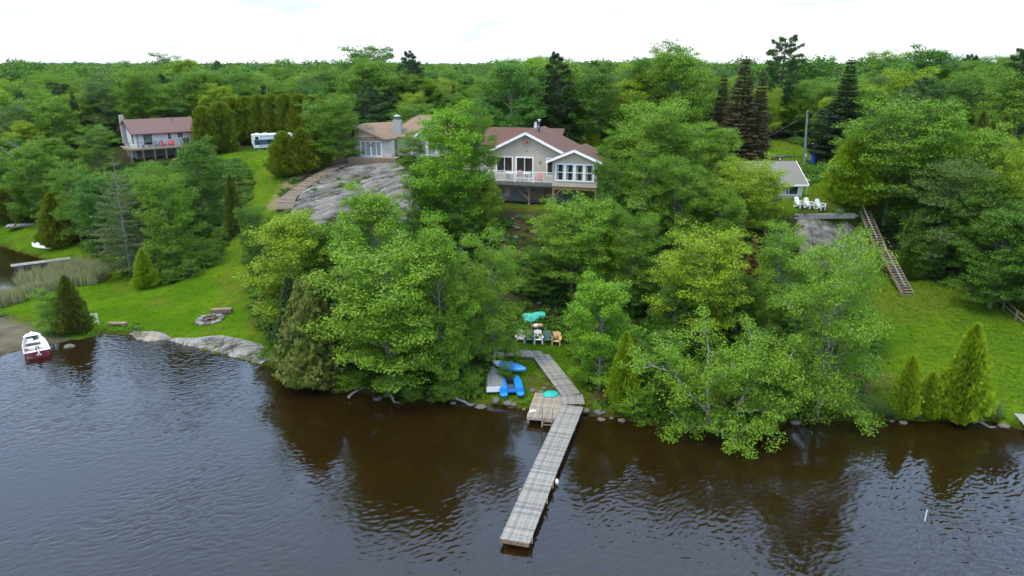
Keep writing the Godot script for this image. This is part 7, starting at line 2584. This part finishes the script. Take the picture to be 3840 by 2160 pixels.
	boxp("top", Vector3(0, 0.72, 0), Vector3(1.9, 0.07, 0.5), M.wood_orange, sb, Basis(Vector3.BACK, 0.2))
	for x in [-0.6, 0.6]:
		for z in [-0.22, 0.22]:
			barp("leg", Vector3(x, 0, z * 1.4), Vector3(x, 0.72 + x * 0.2, z * 0.7), 0.08, 0.08, M.wood_orange, sb)


func flight(s: Node3D, a: Vector3, b: Vector3, n: int) -> void:
	var d := b - a
	var fwd := Vector3(d.x, 0, d.z).normalized()
	var side := Vector3.UP.cross(fwd).normalized()
	var bs := Basis(side, Vector3.UP, fwd)
	for q in [-0.5, 0.5]:
		barp("stringer", a + side * q - Vector3.UP * 0.10, b + side * q - Vector3.UP * 0.10, 0.06, 0.26, M.wood_tan, s)
	for k in n:
		var c := a + d * ((k + 0.4) / n)
		var t := MB.new()
		t.board(c + Vector3.UP * 0.03, Vector3(0.96, 0.045, 0.25), 0.008, bs)
		part("tread", t, M.wood_tan if k % 3 else M.wood_grey, s)
	for f in [0.02, 0.5, 0.93]:
		var p: Vector3 = a + d * f + side * 0.55
		boxp("rail_post", p + Vector3.UP * 0.40, Vector3(0.08, 1.1, 0.08), M.wood_brown, s)
		boxp("support_post", a + d * f - side * 0.5 - Vector3.UP * 0.6, Vector3(0.09, 1.1, 0.09), M.wood_brown, s)
	barp("handrail", a + d * 0.0 + side * 0.55 + Vector3.UP * 0.95, a + d * 0.97 + side * 0.55 + Vector3.UP * 0.95, 0.06, 0.12, M.dock_3, s)


func rocks() -> void:
	rng.seed = 47
	rock_sheet("rock_slope", [-27.0, -86.5, -26.9, -93.7, -25.2, -98.0, -21.5, -100.6, -16.0, -99.5, -12.5, -92.0, -10.0, -79.5, -10.4, -74.0, -17.2, -77.0, -22.0, -78.5, -25.9, -82.5], 0.22, "broad bare grey rock slope below the tan bungalow", 0.5, 0.2, 0.9, 0.38)
	rock_sheet("rock_outcrop", [28.2, -68.4, 32.0, -68.75, 35.2, -69.2, 35.3, -67.6, 34.4, -66.0, 32.0, -65.2, 28.8, -65.0, 27.7, -66.6], 0.5, "steep grey rock face under the timber retaining wall", 0.2, 0.17, 1.1, 0.45)
	rock_sheet("shore_slab", [-32.6, -57.3, -30.2, -57.0, -28.9, -55.9, -29.8, -54.9, -31.8, -55.8], 0.24, "small pale rock slab sloping into the lake below the fire pit", 0.35, 0.12, 1.35, 0.18)
	rock_sheet("shore_slab", [-28.4, -55.7, -24.5, -55.9, -20.6, -53.9, -18.9, -51.5, -20.2, -50.7, -23.2, -52.3, -27.2, -54.6], 0.26, "long pale rock slab sloping into the lake beside the cedar", 0.42, 0.13, 1.35, 0.22)
	# loose boulders along the waterline
	var kinds := []
	for k in 5:
		kinds.append(blob_rock(k + 30, 0.75))
	var spots := [[-36.5, -54.4, 1.05, "rounded boulder in the shallows beside the red hulled boat"], [-2.1, -43.6, 0.7, "grey boulder in the water before the aluminium boat"], [4.95, -42.6, 0.45, "pale round stone on the bank where the dock starts"]]
	for r in spots:
		boulder(kinds[rng.randi() % 5], r[0], r[1], r[2], r[3], "")
	for r in [[-1.0, -44.0], [-0.3, -43.7], [0.3, -43.5], [0.7, -43.2], [-3.0, -44.2], [-4.1, -44.0], [-0.6, -43.2], [0.5, -42.6], [5.6, -42.4], [6.1, -42.3], [6.6, -42.0], [7.1, -41.6], [5.9, -41.8], [15.6, -40.7], [16.4, -40.9], [17.2, -41.0], [18.2, -41.2], [24.6, -41.5], [25.2, -41.4], [31.5, -41.0], [-41.7, -53.2], [-41.1, -52.6], [-43.0, -54.0], [1.9, -44.9], [1.5, -45.2], [3.3, -45.6], [2.4, -45.7]]:
		boulder(kinds[rng.randi() % 5], r[0] + rnd(-0.15, 0.15), r[1] + rnd(-0.15, 0.15), rnd(0.30, 0.62), "small grey stone among the stones along the waterline", "stones along the waterline")
	for k in 16:
		boulder(kinds[rng.randi() % 5], rnd(-0.8, 3.8), rnd(-66.6, -63.8), rnd(0.25, 0.6), "rubble stone on the bare earth below the deck posts", "rubble below the deck")
	for k in 8:
		boulder(kinds[rng.randi() % 5], rnd(0.6, 2.4), rnd(-60.0, -57.2), rnd(0.3, 0.6), "rubble stone on the slope above the swim mat", "rubble above the swim mat")
	boulder(kinds[1], -11.6, -36.4, 1.7, "submerged yellowish boulder showing through the lake", "")
	boulder(kinds[3], -12.6, -34.8, 1.5, "smaller submerged boulder beyond the yellowish one", "")
	boulder(kinds[2], 26.0, -52.0, 0.16, "tiny pale stone in the middle of the sloping lawn", "")


func boulder(m: Mesh, x: float, z: float, size: float, label: String, group: String) -> void:
	var g := ground_y(x, z)
	var o := put("boulder", m, M.boulder, null, Transform3D(Basis(Vector3.UP, rng.randf() * TAU).scaled(Vector3(size * rnd(0.9, 1.35), size * rnd(0.8, 1.1), size)), Vector3(x, g + size * 0.10, z)))
	tag(o, label, "rock", group)


# the old birch that leans out over the lake: drawn limb by limb
func leaning_birch() -> void:
	rng.seed = 48
	var at := on_ground(12.4, -40.8)
	var t := thing("birch_tree", at, 0.0, "old white birch with crooked limbs leaning out over the lake", "tree")
	var tk := MB.new()
	var cr := MB.new()
	var spots := []
	var limbs := [
		[[Vector3(0, -0.3, 0), Vector3(-0.2, 0.5, 0.9), Vector3(-0.3, 1.5, 1.3), Vector3(-0.5, 3.2, 1.2), Vector3(-0.4, 5.2, 0.6), Vector3(-0.6, 6.8, 0.2)], 0.20],
		[[Vector3(-0.25, 0.7, 1.0), Vector3(0.5, 0.9, 1.2), Vector3(1.6, 1.4, 1.0), Vector3(2.1, 2.6, 0.6), Vector3(2.4, 4.4, 0.2), Vector3(2.3, 6.3, -0.2)], 0.17],
		[[Vector3(-0.3, 1.5, 1.3), Vector3(-1.4, 2.6, 1.4), Vector3(-2.5, 4.0, 1.0), Vector3(-3.2, 5.6, 0.6)], 0.10],
		[[Vector3(2.1, 2.6, 0.6), Vector3(3.4, 3.6, 0.9), Vector3(4.4, 4.6, 0.8), Vector3(5.0, 5.6, 0.4)], 0.10],
		[[Vector3(-0.2, 0.5, 0.9), Vector3(-1.2, 0.25, 1.3), Vector3(-1.9, 0.7, 1.2), Vector3(-2.6, 1.6, 0.9)], 0.12],
		[[Vector3(-0.2, 0.6, 1.0), Vector3(0.4, 0.5, 1.9), Vector3(0.9, 0.2, 2.7), Vector3(1.2, -0.1, 3.3)], 0.07],
		[[Vector3(0.4, 0.8, 1.2), Vector3(1.5, 0.8, 2.0), Vector3(2.6, 0.9, 2.6), Vector3(3.4, 0.7, 3.0)], 0.07],
		[[Vector3(1.6, 1.4, 1.0), Vector3(2.8, 1.8, 1.6), Vector3(3.9, 2.2, 1.8), Vector3(4.8, 2.2, 1.7)], 0.08],
		[[Vector3(-0.5, 3.2, 1.2), Vector3(0.4, 4.2, 1.8), Vector3(0.9, 5.0, 1.8)], 0.06],
		[[Vector3(-2.5, 4.0, 1.0), Vector3(-3.8, 4.4, 0.9), Vector3(-4.8, 4.2, 0.8)], 0.06],
	]
	for l in limbs:
		var p: Array = l[0]
		var radii := []
		for k in p.size():
			radii.append(l[1] * (1.0 - 0.85 * k / (p.size() - 1.0)))
		tk.tube(p, radii, 7, false)
		for k in range(1, p.size()):
			for q in 5:
				var f := rng.randf()
				var b: Vector3 = (p[k - 1] as Vector3).lerp(p[k], f)
				if l[1] > 0.15 and k < 3:
					continue
				var off := Vector3(rnd(-1, 1), rnd(-0.35, 0.9), rnd(-1, 1)).normalized() * rnd(0.5, 1.35)
				spots.append([b + off, rnd(0.42, 0.66)])
				tk.tube([b, b + off * 0.5 + Vector3(0, 0.06, 0), b + off], [0.022, 0.014, 0.006], 4, false)
				if q < 3:
					spots.append([b + off * 1.35 - Vector3(0, 0.35, 0), rnd(0.36, 0.55)])
		spots.append([p[-1], 0.65])
	for k in 90:
		var an := rng.randf() * TAU
		var r := sqrt(rng.randf()) * 3.9
		spots.append([Vector3(0.6 + cos(an) * r * 1.15, rnd(3.0, 6.6) - absf(r) * 0.35, 0.6 + sin(an) * r * 0.55), rnd(0.45, 0.65)])
	for s in spots:
		clump(cr, s[0], s[1], int(105 * rnd(0.7, 1.3)), 0.128, 0.09, 1.0, 0.5, tone(0.13))
	part("trunk", tk, M.bark_white, t)
	part("crown", cr, M.leaf_light, t)


func dead_wood() -> void:
	rng.seed = 49
	var s := thing("dead_snag", on_ground(-72.2, -105.6), 0.0, "bleached dead tree with bare forked limbs in the woods", "tree")
	var m := MB.new()
	m.tube([Vector3(0, -0.3, 0), Vector3(0.1, 3.0, 0), Vector3(0.0, 6.0, 0), Vector3(-0.2, 8.8, 0.1)], [0.32, 0.26, 0.2, 0.1], 7)
	for k in 12:
		var y := rnd(4.0, 8.4)
		var an := rng.randf() * TAU
		var r := rnd(1.2, 3.6)
		m.tube([Vector3(0, y, 0), Vector3(cos(an) * r * 0.5, y + r * 0.3, sin(an) * r * 0.3), Vector3(cos(an) * r, y + r * 0.75, sin(an) * r * 0.5)], [0.10, 0.06, 0.012], 5)
	part("trunk", m, M.bark_grey, s)
	# bleached trunks fallen to the water below the shore maples
	for f in [[-8.4, -44.8, 0.5, 2.2, "bleached white fallen branch reaching into the lake under the maples"], [-11.0, -45.6, 2.9, 2.8, "thin pale fallen branch along the bank under the drooping cedar"], [-3.3, -44.0, 1.1, 1.6, "short weathered stump lying at the waterline by the aluminium boat"], [14.8, -40.6, 1.5, 3.0, "grey driftwood log at the waterline behind the leaning birch"], [30.2, -41.0, 0.8, 1.6, "thin bare branch in the water by the cone shaped cedar"]]:
		var t := thing("fallen_branch", on_ground(f[0], f[1], 0.12), f[2], f[4], "branch")
		var b := MB.new()
		var L: float = f[3]
		b.tube([Vector3(0, 0.25, -L * 0.4), Vector3(0.1, 0.12, 0.0), Vector3(0.0, -0.02, L * 0.3), Vector3(0.15, -0.12, L * 0.6)], [0.10, 0.09, 0.08, 0.05], 7)
		b.tube([Vector3(0.0, 0.0, L * 0.2), Vector3(0.3, 0.0, L * 0.45), Vector3(0.42, -0.1, L * 0.55)], [0.06, 0.05, 0.03], 6)
		b.tube([Vector3(0.05, 0.2, -L * 0.2), Vector3(-0.4, 0.4, 0.0), Vector3(-0.7, 0.45, 0.3)], [0.04, 0.025, 0.01], 5)
		part("wood", b, M.bark_white if f[4].contains("white") else M.bark_grey, t)


func scatter(called: String, mesh: Mesh, m: Material, spots: Array, label: String, category: String) -> void:
	var mm := MultiMesh.new()
	mm.transform_format = MultiMesh.TRANSFORM_3D
	mm.use_colors = true
	mm.mesh = mesh
	mm.instance_count = spots.size()
	for k in spots.size():
		mm.set_instance_transform(k, spots[k])
		mm.set_instance_color(k, tone(0.2))
	var o := MultiMeshInstance3D.new()
	o.multimesh = mm
	o.material_override = m
	o.name = numbered(called)
	add_child(o)
	tag(o, label, category, "", "stuff")


func ground_cover() -> void:
	rng.seed = 50
	var lawns := [poly_of(LAWN_LEFT), poly_of(LAWN_CENTRE), poly_of(LAWN_RIGHT), poly_of(LAWN_COTTAGE), poly_of(LAWN_BACK), poly_of(UNDER_HOUSE), poly_of(SAND)]
	var bare := [poly_of([-27.0, -86.5, -26.9, -93.7, -25.2, -98.0, -21.5, -100.6, -16.0, -99.5, -12.5, -92.0, -10.0, -79.5, -10.4, -74.0, -17.2, -77.0, -22.0, -78.5, -25.9, -82.5]), poly_of([28.2, -68.4, 32.0, -68.75, 35.2, -69.2, 35.3, -67.6, 34.4, -66.0, 32.0, -65.2, 28.8, -65.0, 27.7, -66.6])]
	# seedlings and ferns under the trees
	var herb := MB.new()
	for k in 7:
		clump(herb, Vector3(rnd(-0.35, 0.35), rnd(0.12, 0.42), rnd(-0.35, 0.35)), 0.28, 16, 0.17, 0.10, 0.6, 0.15, tone(0.15))
	var spots := []
	var tries := 0
	while spots.size() < 9500 and tries < 30000:
		tries += 1
		var p := Vector2(rnd(-80.0, 52.0), rnd(-118.0, -41.0))
		if shore_distance(p.x, p.y) < 0.5:
			continue
		var clear := false
		for l in lawns:
			if Geometry2D.is_point_in_polygon(p, l):
				clear = true
		if clear or sd(bare[0], p) < 0.0 and rng.randf() < 0.97 or sd(bare[1], p) < 0.3:
			continue
		if p.x > -31.0 and p.x < -6.0 and p.y < -96.0 or p.x < -29.0 and p.y < -114.0 or absf(p.x + 4.5) < 0.8 and p.y < -59.0 and p.y > -67.0:
			continue
		if p.x > -5.5 and p.x < 10.0 and p.y < -66.0 and p.y > -84.0 or p.x > 20.0 and p.x < 31.0 and p.y < -70.0 and p.y > -79.0:
			continue
		if path_distance([-27.6, -85.2, -28.2, -89.0, -27.9, -93.0, -26.6, -96.8], p) < 1.4:
			continue
		var s := rnd(0.6, 1.5)
		spots.append(Transform3D(Basis(Vector3.UP, rng.randf() * TAU).scaled(Vector3(s, s * rnd(0.7, 1.2), s)), on_ground(p.x, p.y)))
	scatter("undergrowth", herb.mesh(), M.leaf_dark, spots, "ferns and seedlings covering the ground under the trees", "undergrowth")
	# long grass fringe along the banks
	var tuft := MB.new()
	for k in 16:
		var an := rng.randf() * TAU
		var d := (Vector3.UP + Vector3(cos(an), 0, sin(an)) * rnd(0.2, 0.7)).normalized()
		tuft.leaf(Vector3(rnd(-0.06, 0.06), 0, rnd(-0.06, 0.06)), d, d.cross(Vector3(sin(an), 0.1, -cos(an))).normalized(), rnd(0.18, 0.40), 0.03, tone(0.15))
	var fringe := []
	for k in range(4, 72, 2):
		if k + 3 >= LAKE.size():
			break
		var a := Vector2(LAKE[k], LAKE[k + 1])
		var b := Vector2(LAKE[k + 2], LAKE[k + 3])
		if a.x < -37.0 or a.x > 34.0 or a.distance_to(b) > 8.0:
			continue
		for q in int(a.distance_to(b) * 9.0):
			var p := a.lerp(b, rng.randf()) + Vector2(rnd(-0.2, 0.2), -rnd(0.05, 0.9))
			if p.x > -31.0 and p.x < -18.5 and rng.randf() < 0.8:
				continue
			fringe.append(Transform3D(Basis(Vector3.UP, rng.randf() * TAU).scaled(Vector3.ONE * rnd(0.6, 1.2)), on_ground(p.x, p.y)))
	scatter("bank_grass", tuft.mesh(), M.leaf_light, fringe, "long grass fringing the lake banks", "grass")
	# the mown grass itself
	var blade := MB.new()
	for k in 9:
		var an := rng.randf() * TAU
		var d := (Vector3.UP + Vector3(cos(an), 0, sin(an)) * rnd(0.3, 1.3)).normalized()
		blade.leaf(Vector3(rnd(-0.14, 0.14), 0, rnd(-0.14, 0.14)), d, d.cross(Vector3(sin(an), 0.1, -cos(an))).normalized(), rnd(0.07, 0.16), 0.035, tone(0.25))
	var turf := []
	for k in 5:
		var n := [22000, 2600, 12000, 4000, 2500][k] as int
		var box := Rect2(lawns[k][0], Vector2.ZERO)
		for q in lawns[k]:
			box = box.expand(q)
		for q in n:
			var p := Vector2(rnd(box.position.x, box.end.x), rnd(box.position.y, box.end.y))
			if not Geometry2D.is_point_in_polygon(p, lawns[k]) or shore_distance(p.x, p.y) < 0.2:
				continue
			if k == 0 and path_distance(DIRT_PATH, p) < 1.0 or Geometry2D.is_point_in_polygon(p, lawns[6]):
				continue
			turf.append(Transform3D(Basis(Vector3.UP, rng.randf() * TAU).scaled(Vector3.ONE * rnd(0.7, 1.3)), on_ground(p.x, p.y)))
	scatter("lawn_grass", blade.mesh(), M.leaf_grass, turf, "short mown grass of the lawns", "grass")
	# reeds in the inlet
	var reed := MB.new()
	for k in 9:
		var an := rng.randf() * TAU
		var d := (Vector3.UP + Vector3(cos(an), 0, sin(an)) * rnd(0.03, 0.22)).normalized()
		reed.leaf(Vector3(rnd(-0.2, 0.2), -0.1, rnd(-0.2, 0.2)), d, d.cross(Vector3(sin(an), 0, -cos(an))).normalized(), rnd(0.9, 1.7), 0.045, Color(1.0, 0.95, 0.85) if k % 3 else Color(1.5, 1.25, 1.1))
	var beds := [poly_of([-52.5, -78.2, -50.0, -79.0, -45.5, -76.2, -43.6, -73.6, -43.6, -71.2, -46.5, -69.8, -50.5, -73.0]), poly_of([-53.5, -66.0, -49.0, -68.2, -47.0, -70.4, -45.8, -69.8, -47.2, -65.8, -48.6, -63.0, -53.0, -62.4]), poly_of([-55.0, -74.8, -50.0, -78.0, -48.0, -72.0, -50.0, -69.0])]
	var rs := []
	for q in 3:
		var n := [1500, 1300, 130][q] as int
		var got := 0
		while got < n:
			var p := Vector2(rnd(-56.0, -43.0), rnd(-80.0, -62.0))
			if Geometry2D.is_point_in_polygon(p, beds[q]):
				got += 1
				rs.append(Transform3D(Basis(Vector3.UP, rng.randf() * TAU).scaled(Vector3(1, rnd(0.7, 1.1), 1)), Vector3(p.x, maxf(ground_y(p.x, p.y), -0.25), p.y)))
	scatter("reeds", reed.mesh(), M.reed, rs, "pale reeds filling the edge of the inlet", "reeds")
